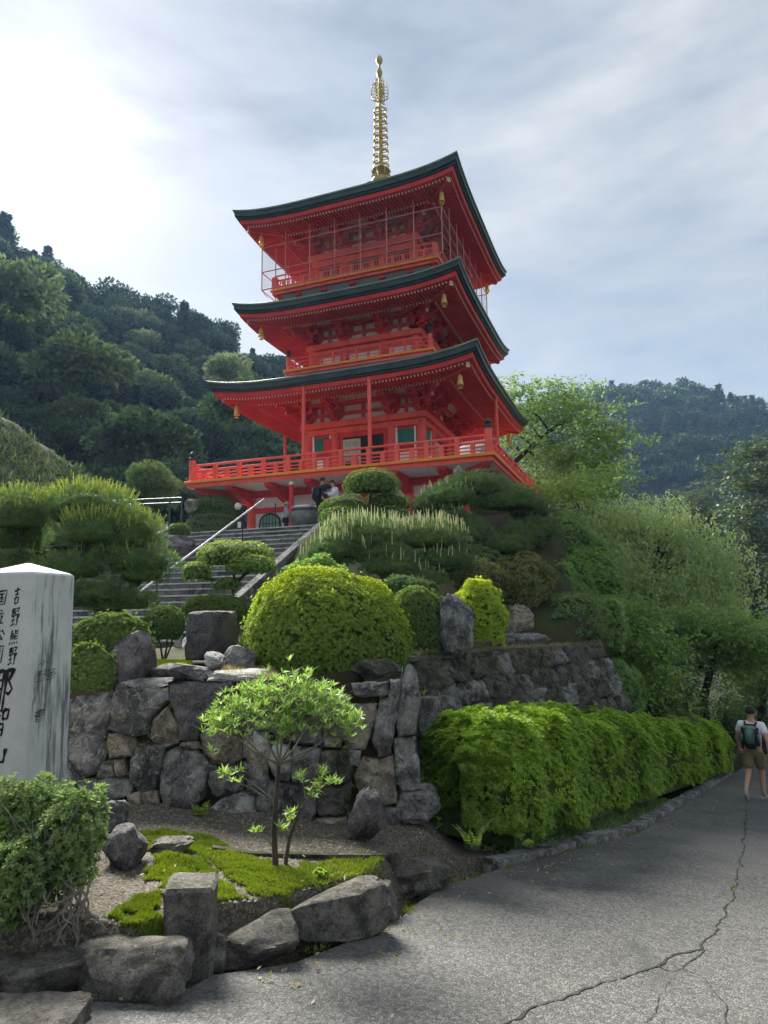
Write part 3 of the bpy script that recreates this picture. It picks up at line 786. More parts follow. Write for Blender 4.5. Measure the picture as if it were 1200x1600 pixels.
# ---- first storey above the balcony
C1 = (-2.5, -1.25, 1.25, 2.5)
zb1, zs1 = make_roof(6.21, 5.52, 0.36, 2.5, 3.0, 7.05, 0.42)
st1 = make_storey(2.40, 2.5, 5.10, C1, zs1 + 0.2)
for k in range(4):
    for (x0, x1) in ((-2.3, -1.42), (1.42, 2.3)):
        sidebox('wall_board', k, x0 - .02, x1 + .02, -2.5, 0.12, 2.74, 3.55, M_WHITE, st1)
        sidebox('wall_board', k, x0 - .02, x1 + .02, -2.5, 0.13, 3.55, 3.72, M_RED, st1)
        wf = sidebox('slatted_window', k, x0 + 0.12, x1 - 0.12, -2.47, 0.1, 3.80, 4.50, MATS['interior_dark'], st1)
        for zz in (3.76, 4.50): sidebox('window_frame', k, x0 + .06, x1 - .06, -2.52, 0.12, zz, zz + .06, M_RED, wf)
        nsl = 9
        for i in range(nsl):
            xx = lerp(x0 + .17, x1 - .17, i / (nsl - 1)); sidebox('slat', k, xx - .024, xx + .024, -2.545, 0.05, 3.82, 4.50, MATS['green_slat'], wf)
        for xx in (x0 + .05, x1 - .05): sidebox('window_jamb', k, xx - .04, xx + .04, -2.52, 0.14, 2.74, 4.58, M_WHITE, st1)
    # middle bay: open doors in front of a dark room
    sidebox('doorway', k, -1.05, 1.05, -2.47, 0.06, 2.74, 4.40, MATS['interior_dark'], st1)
    sidebox('lintel', k, -1.06, 1.06, -2.51, 0.16, 4.40, 4.60, M_RED, st1)
    for s in (-1, 1): sidebox('door_jamb', k, s * 0.98 - .07, s * 0.98 + .07, -2.50, 0.15, 2.74, 4.40, M_RED, st1)
    dl = sidebox('door_leaf', k, -0.9, -0.12, -2.53, 0.05, 2.76, 4.32, MATS['cream_frame'], st1)
    for r_ in range(5):
        for c_ in range(2):
            sidebox('door_pane', k, -0.82 + c_ * .34, -0.54 + c_ * .34, -2.553, 0.012, 2.90 + r_ * .275, 3.12 + r_ * .275, MATS['glass_pale'] if r_ > 1 else MATS['interior_dark'], dl)
    S = SIDE[k]
    for x in C1:                                        # dark nail covers on the tie beam
        p = S @ Vector((x, -2.5 - 0.165, 4.715)); MB().tube([p, p + S @ Vector((0, -0.02, 0))], 0.05, 10).build('nail_cover', MATS['dark_metal'], st1)
    sidebox('door_flap', k, -1.75, -1.05, -2.62, 0.05, 2.76, 4.40, M_RED, st1) if k == 0 else None

# ---- second storey
def upper_deck(zd, h, skirt_z, skirt_r, body, stub_xs, white):
    d = empty('upper_balcony'); d.parent = pag
    hoop_g('deck_edge', h, 0.4, zd - 0.11, zd, MATS['red_orange'], d, 0.008)
    hoop_g('fascia', h - 0.07, 0.35, zd - 0.25, zd - 0.113, M_RED_LIT, d, 0.008)
    MB().box((0, 0, zd - 0.05), (2 * h - .7, 2 * h - .7, 0.06)).build('deck', MATS['deck_wood'], d)
    sk = MB(); ringsurf(sk, [(h - 0.18, zd - 0.24), (skirt_r, skirt_z)], 0.0, h, 4); sk.build('skirt', white, d)
    for k, S in enumerate(SIDE):
        for x in stub_xs:
            a = S @ Vector((x, -(h - 0.20), zd - 0.32)); b = S @ Vector((x, -(h - 0.75), zd - 0.52)); MB().beam(a, b, 0.24, 0.16).build('stub_beam', M_RED, d)
        a = S @ Vector((h - 0.22, -(h - 0.22), zd - 0.32)); b = S @ Vector((h - 0.85, -(h - 0.85), zd - 0.5)); MB().beam(a, b, 0.22, 0.16).build('stub_beam', M_RED, d)
    return d
C2 = (-2.3, -0.9, 0.9, 2.3)
paint('skirt_grey', (0.50, 0.52, 0.54), 0.7, 0.08)
d2 = upper_deck(7.42, 3.31, 6.75, 2.55, 2.3, (-2.0, -0.7, 0.7, 2.0), MATS['plaster'])
rail2 = empty('railing'); rail2.parent = pag
make_railing(7.42, 3.14, 0, 6, [(0.50, .038), (0.33, .035), (0.18, .022)], rail2, 0.50, 0.60, True, 0, 0.10, 0.09)
zb2, zs2 = make_roof(9.72, 4.83, 0.34, 2.3, 2.8, 10.55, 0.40)
st2 = make_storey(7.42, 2.3, 8.62, C2, zs2 + 0.2, False)
# ---- third storey with observation balcony and safety cage
C3 = (-2.25, -0.9, 0.9, 2.25)
d3 = upper_deck(10.92, 3.73, 10.30, 2.9, 2.25, (-2.5, -1.3, 0.0, 1.3, 2.5), MATS['skirt_grey'])
rail3 = empty('railing'); rail3.parent = pag
make_railing(10.92, 3.58, 0, 8, [(0.62, .035), (0.40, .04), (0.08, .035)], rail3, 0.44, 0.55, False, 0.11, 0.1, 0.12)
zb3, zs3 = make_roof(13.86, 4.86, 0.36, 2.25, 0.9, 16.75, 0.42)
st3 = make_storey(10.92, 2.25, 12.78, C3, zs3 + 0.2, False)
for k in range(4):
    for (x0, x1) in ((-2.1, -1.05), (1.05, 2.1), (-.75, .75)):
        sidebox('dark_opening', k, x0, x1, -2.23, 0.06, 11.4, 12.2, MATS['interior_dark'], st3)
cage = empty('safety_cage'); cage.parent = pag
hc = 3.98
for k, S in enumerate(SIDE):
    for z in (10.82, 11.62, 12.72): MB().tube([S @ Vector((-hc, -hc, z)), S @ Vector((hc, -hc, z))], 0.022, 6).build('cage_rail', MATS['rod_red'], cage)
    for i in range(8):
        x = -hc + 2 * hc * i / 7.0
        if i == 7: continue
        top = 12.72 if i == 0 else 13.3
        MB().tube([S @ Vector((x, -hc, 10.82)), S @ Vector((x, -hc, top))], 0.022, 6).build('cage_post', MATS['rod_red'], cage)
    for x in (-hc, -hc * .5, 0, hc * .5): MB().tube([S @ Vector((x, -hc, 10.82)), S @ Vector((x, -3.5, 10.70))], 0.014, 6).build('cage_bracket', MATS['rod_red'], cage)
m, n, l, out = nt('safety_net')
tr = n.new('ShaderNodeBsdfTransparent'); df = n.new('ShaderNodeBsdfDiffuse'); df.inputs['Color'].default_value = (0.22, 0.16, 0.17, 1)
mx = n.new('ShaderNodeMixShader'); mx.inputs[0].default_value = 0.14; l.new(tr.outputs[0], mx.inputs[1]); l.new(df.outputs[0], mx.inputs[2]); l.new(mx.outputs[0], out.inputs['Surface']); MATS['safety_net'] = m
for k, S in enumerate(SIDE):
    vs = [S @ Vector(v) for v in ((-hc, -hc + .02, 10.85), (hc, -hc + .02, 10.85), (hc, -hc + .02, 12.7), (-hc, -hc + .02, 12.7))]
    link('net_panel', raw_mesh('net_panel', vs, [(0, 1, 2, 3)], m), cage)

# ---- spire
sp_ = empty('spire', (0, 0, 0)); sp_.parent = pag
G = MATS['gold']
MB().box((0, 0, 16.85), (1.1, 1.1, 0.5)).build('dew_basin', MATS['copper_roof'], sp_, bevel=0.03)
MB().lathe([(0.5, 17.1), (0.5, 17.2), (0.42, 17.4), (0.2, 17.48), (0.17, 17.6), (0.3, 17.75), (0.42, 17.85), (0.2, 17.86), (0.15, 18.0)], 20).build('bowl_and_lotus', G, sp_, True)
for k in range(8):
    a = k * math.pi / 4; ca, sa = math.cos(a), math.sin(a)
    MB().tube([(ca * .2, sa * .2, 17.5), (ca * .38, sa * .38, 17.55), (ca * .46, sa * .46, 17.72), (ca * .40, sa * .40, 17.88)], [.04, .05, .04, .01], 6).build('petal', G, sp_, True)
MB().tube([(0, 0, 17.4), (0, 0, 22.9)], 0.075, 12, 0.045).build('mast', G, sp_, True)
for i in range(9):
    z = 18.06 + i * (21.2 - 18.06) / 8.6; rr = 0.36 - 0.009 * i
    ro = MB().ring(rr, [(-.035, -.035), (.0, -.045), (.012, 0), (.0, .045), (-.035, .035)], 24, (0, 0, z)).build('ring', G, sp_, True)
    sp2 = MB(); lp = MB()
    for k in range(4):
        a = k * math.pi / 2 + 0.15; ca, sa = math.cos(a), math.sin(a)
        sp2.beam((ca * .06, sa * .06, z), (ca * rr, sa * rr, z), 0.025, 0.03)
        lp.tube([(ca * (rr - .17), sa * (rr - .17), z - .17), (ca * (rr + .0), sa * (rr + .0), z - .12), (ca * (rr + .035), sa * (rr + .035), z), (ca * (rr + .0), sa * (rr + .0), z + .12), (ca * (rr - .17), sa * (rr - .17), z + .17)], [.012, .02, .022, .02, .01], 6)
    tag(sp2.build('spokes', G, ro), kind='stuff'); tag(lp.build('loops', G, ro, True), kind='stuff')
    MB().lathe([(0.07, z - .04), (0.11, z - .02), (0.11, z + .02), (0.07, z + .04)], 14).build('collar', G, sp_, True)
fl = MB()                                              # openwork water flame: scrolls in two crossed planes
for pl_ in range(6):
    a = pl_ * math.pi / 3 + 0.3; ca, sa = math.cos(a), math.sin(a)
    def q(x, z): return (ca * x, sa * x, z)
    fl.tube([q(.06, 21.45), q(.30, 21.55), q(.40, 21.8), q(.40, 22.1), q(.32, 22.4), q(.14, 22.62)], [.02, .022, .02, .02, .016, .01], 6)
    for j in range(6):
        z0 = 21.5 + j * .17; fl.tube([q(.05, z0), q(.16, z0 + .02), q(.24, z0 + .09), q(.20, z0 + .17), q(.12, z0 + .15)], .018, 5)
        fl.tube([q(.24, z0 + .05), q(.36, z0 + .06), q(.42 - .015 * j, z0 + .15), q(.46 - .03 * j, z0 + .13)], .016, 5)
tag(fl.build('water_flame', G, sp_, True), kind='stuff')
MB().lathe([(.06, 22.75), (.09, 22.80), (.13, 22.92), (.15, 23.02), (.12, 23.12), (.08, 23.22), (.055, 23.3), (.05, 23.42), (.08, 23.5), (.15, 23.58), (.165, 23.72), (.12, 23.84), (.05, 23.92), (.012, 24.0)], 16).build('jewel', G, sp_, True)

# ---- wind bells hanging from the eave corners
BELL = MB().lathe([(0.012, 0.0), (0.012, -0.10), (0.05, -0.12), (0.085, -0.16), (0.095, -0.30), (0.105, -0.42), (0.135, -0.5), (0.10, -0.5), (0.02, -0.44)], 14)
BELL.lathe([(0.012, -0.4), (0.012, -0.58), (0.09, -0.6), (0.09, -0.615), (0.01, -0.63)], 10)
BELL_ME = BELL.mesh('wind_bell', MATS['bell_gold'], True)
for nm, we, zz in (('lowest', 5.52, zb1 - 0.2), ('middle', 4.83, zb2 - 0.2), ('top', 4.86, zb3 - 0.2)):
    for where, (sx, sy) in (('at its far left corner', (-1, -1)), ('at the corner nearest the camera', (1, -1)), ('at its far right corner', (1, 1))):
        h = we - 0.85
        o = link('wind_bell', BELL_ME, None, from_pag(sx * h, sy * h, zz + 0.36 * (h / we) ** 4 - 0.06))
        o.rotation_euler = (0, 0, YAW)
        tag(o, 'golden wind bell hanging under the %s eave %s' % (nm, where), 'bell', 'wind bells on the pagoda eaves')

# paving of the upper terrace, laid round the pagoda base
pv_ = [from_pag(x, y, 0.006) for x, y in ((-7.5, -8.75), (4.6, -8.75), (5.6, -4.0), (6.6, 9.0), (-8.5, 9.0))]
tag(link('pavement', raw_mesh('pavement', pv_, [(0, 1, 2, 3, 4)], MATS['paving'])), 'pale paving of the terrace round the pagoda base', kind='structure')
# ------------------------------------------------------------------ rocks, walls, stairs
def rock_mesh(name, size, seed, blocky=0.5, mat=None, rough=0.10, cuts=7, sub=3):
    rs = np.random.default_rng(seed)
    bm = bmesh.new(); bmesh.ops.create_icosphere(bm, subdivisions=sub, radius=1.0)
    planes = []
    for _ in range(cuts):
        v = rs.normal(size=3); v /= np.linalg.norm(v); planes.append((Vector(v), rs.uniform(0.58, 0.88)))
    off = Vector(rs.uniform(-50, 50, 3))
    for v in bm.verts:
        d = v.co.normalized(); cu = d / max(abs(d.x), abs(d.y), abs(d.z))
        p = d.lerp(cu * 0.92, blocky)
        for nrm, t in planes:
            k = p.dot(nrm)
            if k > t: p = p - nrm * ((k - t) * 0.95)
        p = p * (1 + rough * noise.fractal(d * 1.6 + off, 1.0, 2.0, 4) + 0.55 * rough * noise.fractal(d * 5 + off, 0.8, 2.0, 4) - 0.35 * rough * abs(noise.noise(d * 3.1 + off)))
        v.co = Vector((p.x * size[0] / 2, p.y * size[1] / 2, p.z * size[2] / 2))
    me = bpy.data.meshes.new(name); bm.to_mesh(me); bm.free()
    me.polygons.foreach_set('use_smooth', [True] * len(me.polygons))
    try: me.set_sharp_from_angle(angle=R(38))
    except Exception: pass
    if mat: me.materials.append(MATS[mat])
    return me
def rock(name, loc, size, seed, mat, label, cat='rock', group=None, blocky=0.5, rz=0.0, tilt=0.0, parent=None, rough=0.13, cuts=9, sub=4):
    o = link(name, rock_mesh(name, size, seed, blocky, mat, rough, cuts, sub), parent, loc, (tilt, tilt * 0.6, rz))
    if parent is None: tag(o, label, cat, group)
    return o
def rock_box(name, x0, y0, x1, y1, Y, seed, mat, label, depth=None, **k):
    """a rock that shows in the photograph between those pixels, standing at distance Y"""
    a, b = at(x0, y1, Y), at(x1, y0, Y); w, h = b.x - a.x, b.z - a.z
    return rock(name, ((a.x + b.x) / 2, Y + (depth or w) * 0.3, (a.z + b.z) / 2), (w * 1.06, (depth or w), h * 1.08), seed, mat, label, **k)

class PlaneMap:
    def __init__(s, p0, nrm):
        s.p0 = Vector(p0); s.n = Vector(nrm).normalized(); s.u = Vector((0, 0, 1)).cross(s.n).normalized(); s.v = s.n.cross(s.u)
    def hit(s, px, py):
        a = ray(px, py); return a * (s.p0.dot(s.n) / a.dot(s.n))
    def uv(s, p): d = p - s.p0; return d.dot(s.u), d.dot(s.v)
    def pt(s, u, v, w=0.0): return s.p0 + s.u * u + s.v * v + s.n * w
def poly_stone(name, uv, pm, parent, mat, seed, depth=0.28, bulge=0.10, shrink=-0.012, jit=0.02):
    """stone with a given outline on the wall face: sides run back into the wall, the face bulges and is rough"""
    rs = random.Random(seed)
    cu = sum(p[0] for p in uv) / len(uv); cv = sum(p[1] for p in uv) / len(uv)
    out = []
    for i in range(len(uv)):
        a, b = uv[i], uv[(i + 1) % len(uv)]
        L = math.hypot(b[0] - a[0], b[1] - a[1]); k = max(1, int(L / 0.035))
        for j in range(k):
            t = j / k; out.append((lerp(a[0], b[0], t), lerp(a[1], b[1], t)))
    # round the corners a little
    n_ = len(out)
    if n_ > 400: out = [((out[i - 1][0] + 2 * out[i][0] + out[(i + 1) % n_][0]) / 4, (out[i - 1][1] + 2 * out[i][1] + out[(i + 1) % n_][1]) / 4) for i in range(n_)]
    size = max(max(p[0] for p in out) - min(p[0] for p in out), 0.05)
    ph = rs.uniform(0, 100); tu, tv = rs.uniform(-.12, .12), rs.uniform(-.12, .12)
    V = []; Fc = []
    for kk, (sc, w) in enumerate(((0.97, -depth), (1.0, -0.06), (0.995, 0.01), (0.965, 0.42), (0.90, 0.70), (0.74, 0.86), (0.50, 0.95), (0.25, 1.0))):
        for (u, v) in out:
            du, dv = u - cu, v - cv; L = math.hypot(du, dv) + 1e-6
            f = sc * max(0.2, (L - shrink) / L)
            uu, vv = cu + du * f, cv + dv * f
            q = Vector((uu * 5, vv * 5, ph))
            ww = w if w <= 0.01 else bulge * w + tu * (uu - cu) + tv * (vv - cv) + (0.075 * noise.fractal(q, 0.8, 2.1, 6) - 0.05 * abs(noise.noise(q * 1.7)) - 0.02 * abs(noise.noise(q * 4.1))) * min(1.0, size * 4)
            jit_ = 0.014 * noise.noise(q * 3.5)
            V.append(pm.pt(uu + jit_, vv + jit_, ww))
    m_ = len(out)
    for r_ in range(7):
        for i in range(m_): Fc.append((r_ * m_ + i, r_ * m_ + (i + 1) % m_, (r_ + 1) * m_ + (i + 1) % m_, (r_ + 1) * m_ + i))
    V.append(pm.pt(cu, cv, bulge + 0.045 * noise.fractal(Vector((cu * 5, cv * 5, ph)), 1.0, 2.0, 4) * min(1.0, size * 4))); c_ = len(V) - 1
    for i in range(m_): Fc.append((7 * m_ + i, 7 * m_ + (i + 1) % m_, c_))
    me = raw_mesh(name, V, Fc, MATS[mat], True)
    try: me.set_sharp_from_angle(angle=R(50))
    except Exception: pass
    return wlink(name, me, parent)

# ---- boulder wall below the garden (stones laid as in the photograph)
wall = empty('boulder_wall', (-1.6, 6.7, -1.9), 0, 'dry wall of big dark lichened boulders behind the gravel bed', 'stone wall')
WP = PlaneMap((-1.5, 6.62, -1.9), (0.02, -1, 0.16))
def z1(p): return [(90 + x / 3.871, 960 + y / 3.871) for x, y in p]
def z2(p): return [(390 + x / 3.871, 1000 + y / 3.871) for x, y in p]
STONES = [
 (z1, 'stone_dark', [(130,500),(330,475),(345,560),(300,690),(300,830),(250,950),(130,990),(70,850),(60,680),(90,560)]),
 (z1, 'stone_dark', [(345,480),(450,455),(660,450),(665,520),(560,620),(550,710),(450,740),(320,690),(325,580)]),
 (z1, 'stone_purple', [(670,415),(860,405),(1050,418),(1000,520),(890,640),(850,760),(745,765),(722,620),(680,520)]),
 (z1, 'stone_brown', [(672,560),(735,690),(740,780),(660,800),(560,745),(590,640)]),
 (z1, 'stone_brown', [(310,715),(450,745),(480,790),(460,850),(330,870),(305,800)]),
 (z1, 'stone_dark', [(470,800),(520,780),(650,800),(640,860),(612,980),(600,1050),(500,1065),(450,1010),(455,870)]),
 (z1, 'stone_dark', [(650,830),(740,800),(850,820),(920,900),(910,1020),(880,1110),(760,1205),(650,1185),(620,1000),(630,880)]),
 (z1, 'stone_brown', [(870,720),(960,660),(1080,700),(1130,780),(1110,870),(1000,920),(940,900),(890,820)]),
 (z1, 'stone_pale', [(1130,720),(1200,700),(1260,760),(1250,860),(1180,900),(1130,850)]),
 (z1, 'stone_dark', [(270,900),(340,880),(355,985),(240,990)]),
 (z1, 'stone_brown', [(355,880),(415,870),(425,965),(370,985)]),
 (z1, 'stone_dark', [(140,1000),(420,992),(450,1025),(440,1090),(300,1135),(140,1105)]),
 (z1, 'stone_brown', [(430,1092),(510,1070),(515,1140),(440,1145)]),
 (z1, 'stone_brown', [(518,1080),(610,1062),(625,1160),(530,1165)]),
 (z1, 'stone_dark', [(930,950),(1050,905),(1125,930),(1115,1060),(1000,1100),(930,1080)]),
 (z1, 'stone_pale', [(1000,1112),(1120,1072),(1200,1090),(1200,1205),(1000,1215),(920,1175)]),
 (z1, 'stone_dark', [(1128,890),(1250,905),(1280,1000),(1270,1090),(1140,1068)]),
 (z1, 'stone_dark', [(20,520),(85,520),(68,640),(50,740),(-90,740),(-90,540)]),
 (z1, 'stone_dark', [(-90,760),(48,752),(78,880),(60,905),(-90,905)]),
 (z1, 'stone_dark', [(-90,915),(85,895),(130,995),(125,1090),(-90,1090)]),
 (z1, 'stone_brown', [(760,775),(860,768),(880,815),(850,812),(745,798)]),
 (z1, 'stone_dark', [(930,905),(990,925),(930,945),(915,910)]),
 (z2, 'stone_dark', [(620,262),(840,255),(850,330),(700,345),(640,320)]),
 (z2, 'stone_dark', [(850,240),(920,235),(920,330),(880,520),(850,690),(780,700),(742,600),(770,470),(790,370),(852,340)]),
 (z2, 'stone_dark', [(930,160),(960,145),(1010,180),(1030,350),(1000,560),(900,580),(888,480),(922,330),(922,230)]),
 (z2, 'stone_brown', [(640,390),(770,385),(760,480),(700,655),(590,655),(560,560),(600,450)]),
 (z2, 'stone_brown', [(690,710),(790,722),(860,702),(880,850),(890,980),(800,1000),(700,960),(640,860),(660,760)]),
 (z2, 'stone_dark', [(600,670),(675,668),(660,760),(612,752)]),
 (z2, 'stone_dark', [(870,600),(1000,590),(1040,900),(920,920),(880,780)]),
 (z2, 'stone_mossy', [(420,900),(560,885),(620,850),(600,980),(560,1050),(430,1060),(380,1000)]),
 (z2, 'stone_mossy', [(430,680),(590,665),(640,780),(610,850),(470,880),(425,800)]),
 (z2, 'stone_purple', [(235,868),(400,875),(400,1040),(340,1140),(200,1120),(185,960)]),
 (z2, 'stone_dark', [(100,850),(228,870),(180,1100),(60,1070),(40,950)]),
 (z2, 'stone_dark', [(925,932),(1050,925),(1110,1000),(1080,1085),(925,1075)]),
 (z2, 'stone_dark', [(770,1010),(900,1015),(918,1110),(800,1145)]),
 (z2, 'stone_brown', [(400,1072),(580,1072),(590,1120),(420,1135)]),
 (z2, 'stone_pale', [(150,620),(240,640),(260,760),(240,850),(150,835),(120,720)]),
 (z2, 'stone_dark', [(265,645),(430,662),(420,800),(420,872),(260,860)]),
 (z2, 'stone_brown', [(0,560),(115,560),(135,700),(108,840),(0,840)]),
 (z2, 'stone_dark', [(-10,350),(200,340),(210,550),(0,545)]),
 (z2, 'stone_purple', [(215,345),(430,335),(440,640),(222,600)]),
 (z2, 'stone_dark', [(445,335),(612,335),(595,440),(560,550),(555,640),(450,640)]),
]
for i, (zz, mt, pol) in enumerate(STONES):
    poly_stone('stone', [WP.uv(WP.hit(*p)) for p in zz(pol)][::-1], WP, wall, mt, 100 + i, bulge=0.07 + 0.05 * random.random())
bk = [WP.pt(*WP.uv(WP.hit(*p)), -0.10) for p in ((40, 1085), (300, 1070), (560, 1066), (650, 1046), (652, 1060), (655, 1310), (400, 1310), (40, 1270))]
wlink('wall_backing', raw_mesh('wall_backing', bk, [tuple(range(8))], MATS['soil']), wall)
bk2 = [WP.pt(*WP.uv(WP.hit(*p)), -0.03) + Vector((0, 0.03, 0)) for p in ((40, 1092), (300, 1072), (560, 1074), (645, 1062), (645, 1040), (560, 1050), (300, 1052), (40, 1070))]

# ---- rocks of the upper tier and loose rocks
rock_box('boulder', 153, 983, 236, 1084, 7.1, 11, 'stone_purple', 'tall rounded purplish boulder on top of the wall beside the clipped hedge', depth=0.45, blocky=0.35, tilt=0.12)
rock_box('boulder', 288, 954, 366, 1032, 8.4, 12, 'stone_purple', 'square dark boulder standing upright beside the big round azalea', depth=0.5, blocky=0.85, rough=0.06, cuts=3)
rock_box('flat_rock', 226, 1036, 326, 1064, 7.15, 13, 'stone_dark', 'flat layered slab lying on the wall top below the square boulder', depth=0.5, blocky=0.7)
rock_box('flat_rock', 180, 1062, 262, 1084, 6.8, 33, 'stone_dark', 'low flat rock on the wall edge in front of the tall purplish boulder', depth=0.4, blocky=0.7)
rock_box('small_rock', 318, 1018, 350, 1050, 7.3, 14, 'stone_pale', 'small pale angular rock under the square boulder', depth=0.25)
rock_box('small_rock', 344, 1010, 396, 1046, 7.5, 15, 'stone_dark', 'dark lichened rock half under the big round azalea', depth=0.35)
rock_box('flat_rock', 310, 1046, 420, 1068, 6.95, 16, 'stone_pale', 'pale low slab with dry grass on the wall top', depth=0.4, blocky=0.7)
rock_box('flat_rock', 552, 1032, 640, 1068, 7.2, 17, 'stone_mossy', 'mossy sloping rock at the right foot of the big round azalea', depth=0.6, blocky=0.5)
rock_box('standing_rock', 690, 925, 744, 1024, 9.0, 18, 'stone_dark', 'tall grey rounded rock standing between two azaleas', depth=0.45, blocky=0.4, cuts=5)
rock_box('rock', 785, 945, 835, 1005, 12.6, 19, 'stone_brown', 'brown rock streaked with dry roots under the grey-green bush', depth=0.6, blocky=0.5)
rock_box('rock', 760, 990, 860, 1020, 11.6, 20, 'stone_dark', 'long dark rock lying on the mossy wall coping', depth=0.5, blocky=0.5)
rock_box('block', 654, 1090, 694, 1150, 7.75, 26, 'stone_dark', 'squared block between the boulder wall and the hedge', depth=0.35, blocky=0.9, cuts=3, rough=0.05)
rock_box('block', 650, 1150, 690, 1290, 7.7, 27, 'stone_dark', 'dark upright rock behind the left end of the hedge', depth=0.4, blocky=0.7)
p = on_bed(571, 1318); rock('standing_stone', (p.x, p.y + 0.08, p.z + 0.17), (0.30, 0.28, 0.48), 21, 'stone_purple', 'short standing stone on the gravel in front of the wall corner', blocky=0.6)
p = on_bed(180, 1362); rock('small_rock', (p.x, p.y + 0.15, p.z + 0.10), (0.26, 0.3, 0.30), 22, 'stone_purple', 'dark jagged rock beside the low shrub with bare roots')
p = on_bed(160, 1322); rock('small_rock', (p.x, p.y + 0.2, p.z + 0.12), (0.3, 0.3, 0.30), 23, 'stone_dark', 'dark rock half hidden behind the low shrub with bare roots')
p = on_bed(262, 1345); rock('small_rock', (p.x, p.y + 0.1, p.z + 0.08), (0.30, 0.2, 0.14), 24, 'stone_edge', 'weathered pale rock on top of the little moss mound', rough=0.2)
p = on_bed(640, 1290); rock('rock', (p.x + .1, p.y + 0.15, p.z + 0.15), (0.5, 0.4, 0.4), 25, 'stone_dark', 'dark rock at the foot of the wall corner beside the hedge')

# ---- edging stones along the road
def edge_stone(x0, y0, x1, y1, seed, label, depth, blocky=0.75, name='edging_stone', rz=0.0, mat='stone_edge', cuts=6, rough=0.08, lift=0.0, tilt=0.0):
    q = on_road((x0 + x1) / 2, y1); Y = q.y + 0.05
    a, b = at(x0, y1, Y), at(x1, y0, Y + depth * 0.55)
    w = at(x1, y1, Y).x - a.x; zb = q.z - 0.06; zt = lerp(q.z, b.z, 0.86)
    rock(name, ((a.x + at(x1, y1, Y).x) / 2, Y + depth * 0.42, (zb + zt) / 2 + lift), (w * 1.16, depth, (zt - zb) * 1.0), seed, mat, label, 'rock', 'stones edging the garden bed', blocky, rz, tilt, rough=rough, cuts=cuts)
edge_stone(-60, 1482, 118, 1566, 41, 'edging boulder at the lower left corner under the low shrub', 0.34, 0.8)
edge_stone(96, 1448, 272, 1572, 42, 'broad edging boulder with a pale flat top left of the square post stone', 0.42, 0.85, cuts=4)
edge_stone(328, 1418, 458, 1512, 44, 'rounded edging boulder right of the square post stone', 0.38, 0.75)
edge_stone(432, 1368, 604, 1478, 45, 'long edging boulder slanting along the road', 0.36, 0.8, rz=R(38), cuts=4)
edge_stone(575, 1338, 698, 1398, 46, 'flat slab edging stone where the curb begins', 0.50, 0.75, rz=R(30), cuts=3)
edge_stone(300, 1440, 350, 1516, 48, 'small dark stone wedged between the post stone and the rounded boulder', 0.3)
edge_stone(240, 1470, 280, 1548, 49, 'narrow stone wedged left of the square post stone', 0.3)
edge_stone(560, 1372, 620, 1440, 50, 'low stone wedged before the flat slab edging stone', 0.3)
q = on_road(40, 1640); rock('step_slab', (q.x - .08, q.y + 0.10, q.z + 0.03), (0.56, 0.34, 0.13), 47, 'stone_edge', 'rough grey slab lying by the road in the lower left corner', blocky=0.9, cuts=2, rough=0.05)
q = on_road(290, 1524); a = at(256, 1524, q.y + .06); b = at(325, 1382, q.y + .1)
post = MB().box((0, 0, 0), (0.265, 0.24, b.z - q.z + 0.14)).build('post_stone', MATS['stone_edge'], None, bevel=0.02, loc=((a.x + b.x) / 2, q.y + 0.17, (b.z + q.z - 0.14) / 2), rot=(0, 0, R(6)))
bm = bmesh.new(); bm.from_mesh(post.data); bmesh.ops.subdivide_edges(bm, edges=bm.edges, cuts=5, use_grid_fill=True)
for v in bm.verts: v.co += Vector((noise.noise(v.co * 6), noise.noise(v.co * 6 + Vector((9, 0, 0))), noise.noise(v.co * 6 + Vector((0, 9, 0))))) * 0.014
bm.to_mesh(post.data); bm.free()
tag(post, 'square upright post stone standing among the edging boulders', 'stone post')

# ---- drain channel and low curb
def strip_curb(name, pts, w, h, mat, label, cat):
    vs = []; fs = []; n_ = len(pts)
    for i, q in enumerate(pts):
        d = (pts[min(i + 1, n_ - 1)] - pts[max(i - 1, 0)]).normalized(); s = Vector((-d.y, d.x, 0)).normalized()
        jz = 0.012 * nz(q.x, q.y, 0, 3); jx = 0.02 * nz(q.x, q.y, 7, 4)
        for (o, z) in ((0, -0.15), (0.0, h), (w, h), (w, -0.15)): vs.append(q + s * (o + jx) + Vector((0, 0, z + (jz if z > 0 else 0))))
        if i: fs += [(4 * i - 4 + k, 4 * i - 4 + (k + 1) % 4, 4 * i + (k + 1) % 4, 4 * i + k) for k in range(4)]
    fs += [(0, 1, 2, 3), tuple(4 * (n_ - 1) + k for k in (3, 2, 1, 0))]
    o = MB().add(vs, fs).build(name, MATS[mat]); return tag(o, label, cat)
ce = []
for i in range(90):
    t = i / 89; y = lerp(6.55, 19.5, t); x = road_left(y) - 0.02; ce.append(Vector((x, y, zplane(ROADP, x, y))))
strip_curb('curb', ce, 0.16, 0.07, 'stone_dark', 'low mossy concrete curb between the hedge and the road', 'curb')
dr = [on_bed(x, y) for x, y in ((330, 1330), (400, 1337), (520, 1340), (640, 1338))]
dp = []
for a, b in zip(dr, dr[1:]):
    for i in range(8): dp.append(a.lerp(b, i / 8))
strip_curb('drain_kerb', dp, 0.05, 0.02, 'stone_mossy', 'dark thin kerb crossing the gravel behind the small tree', 'kerb')

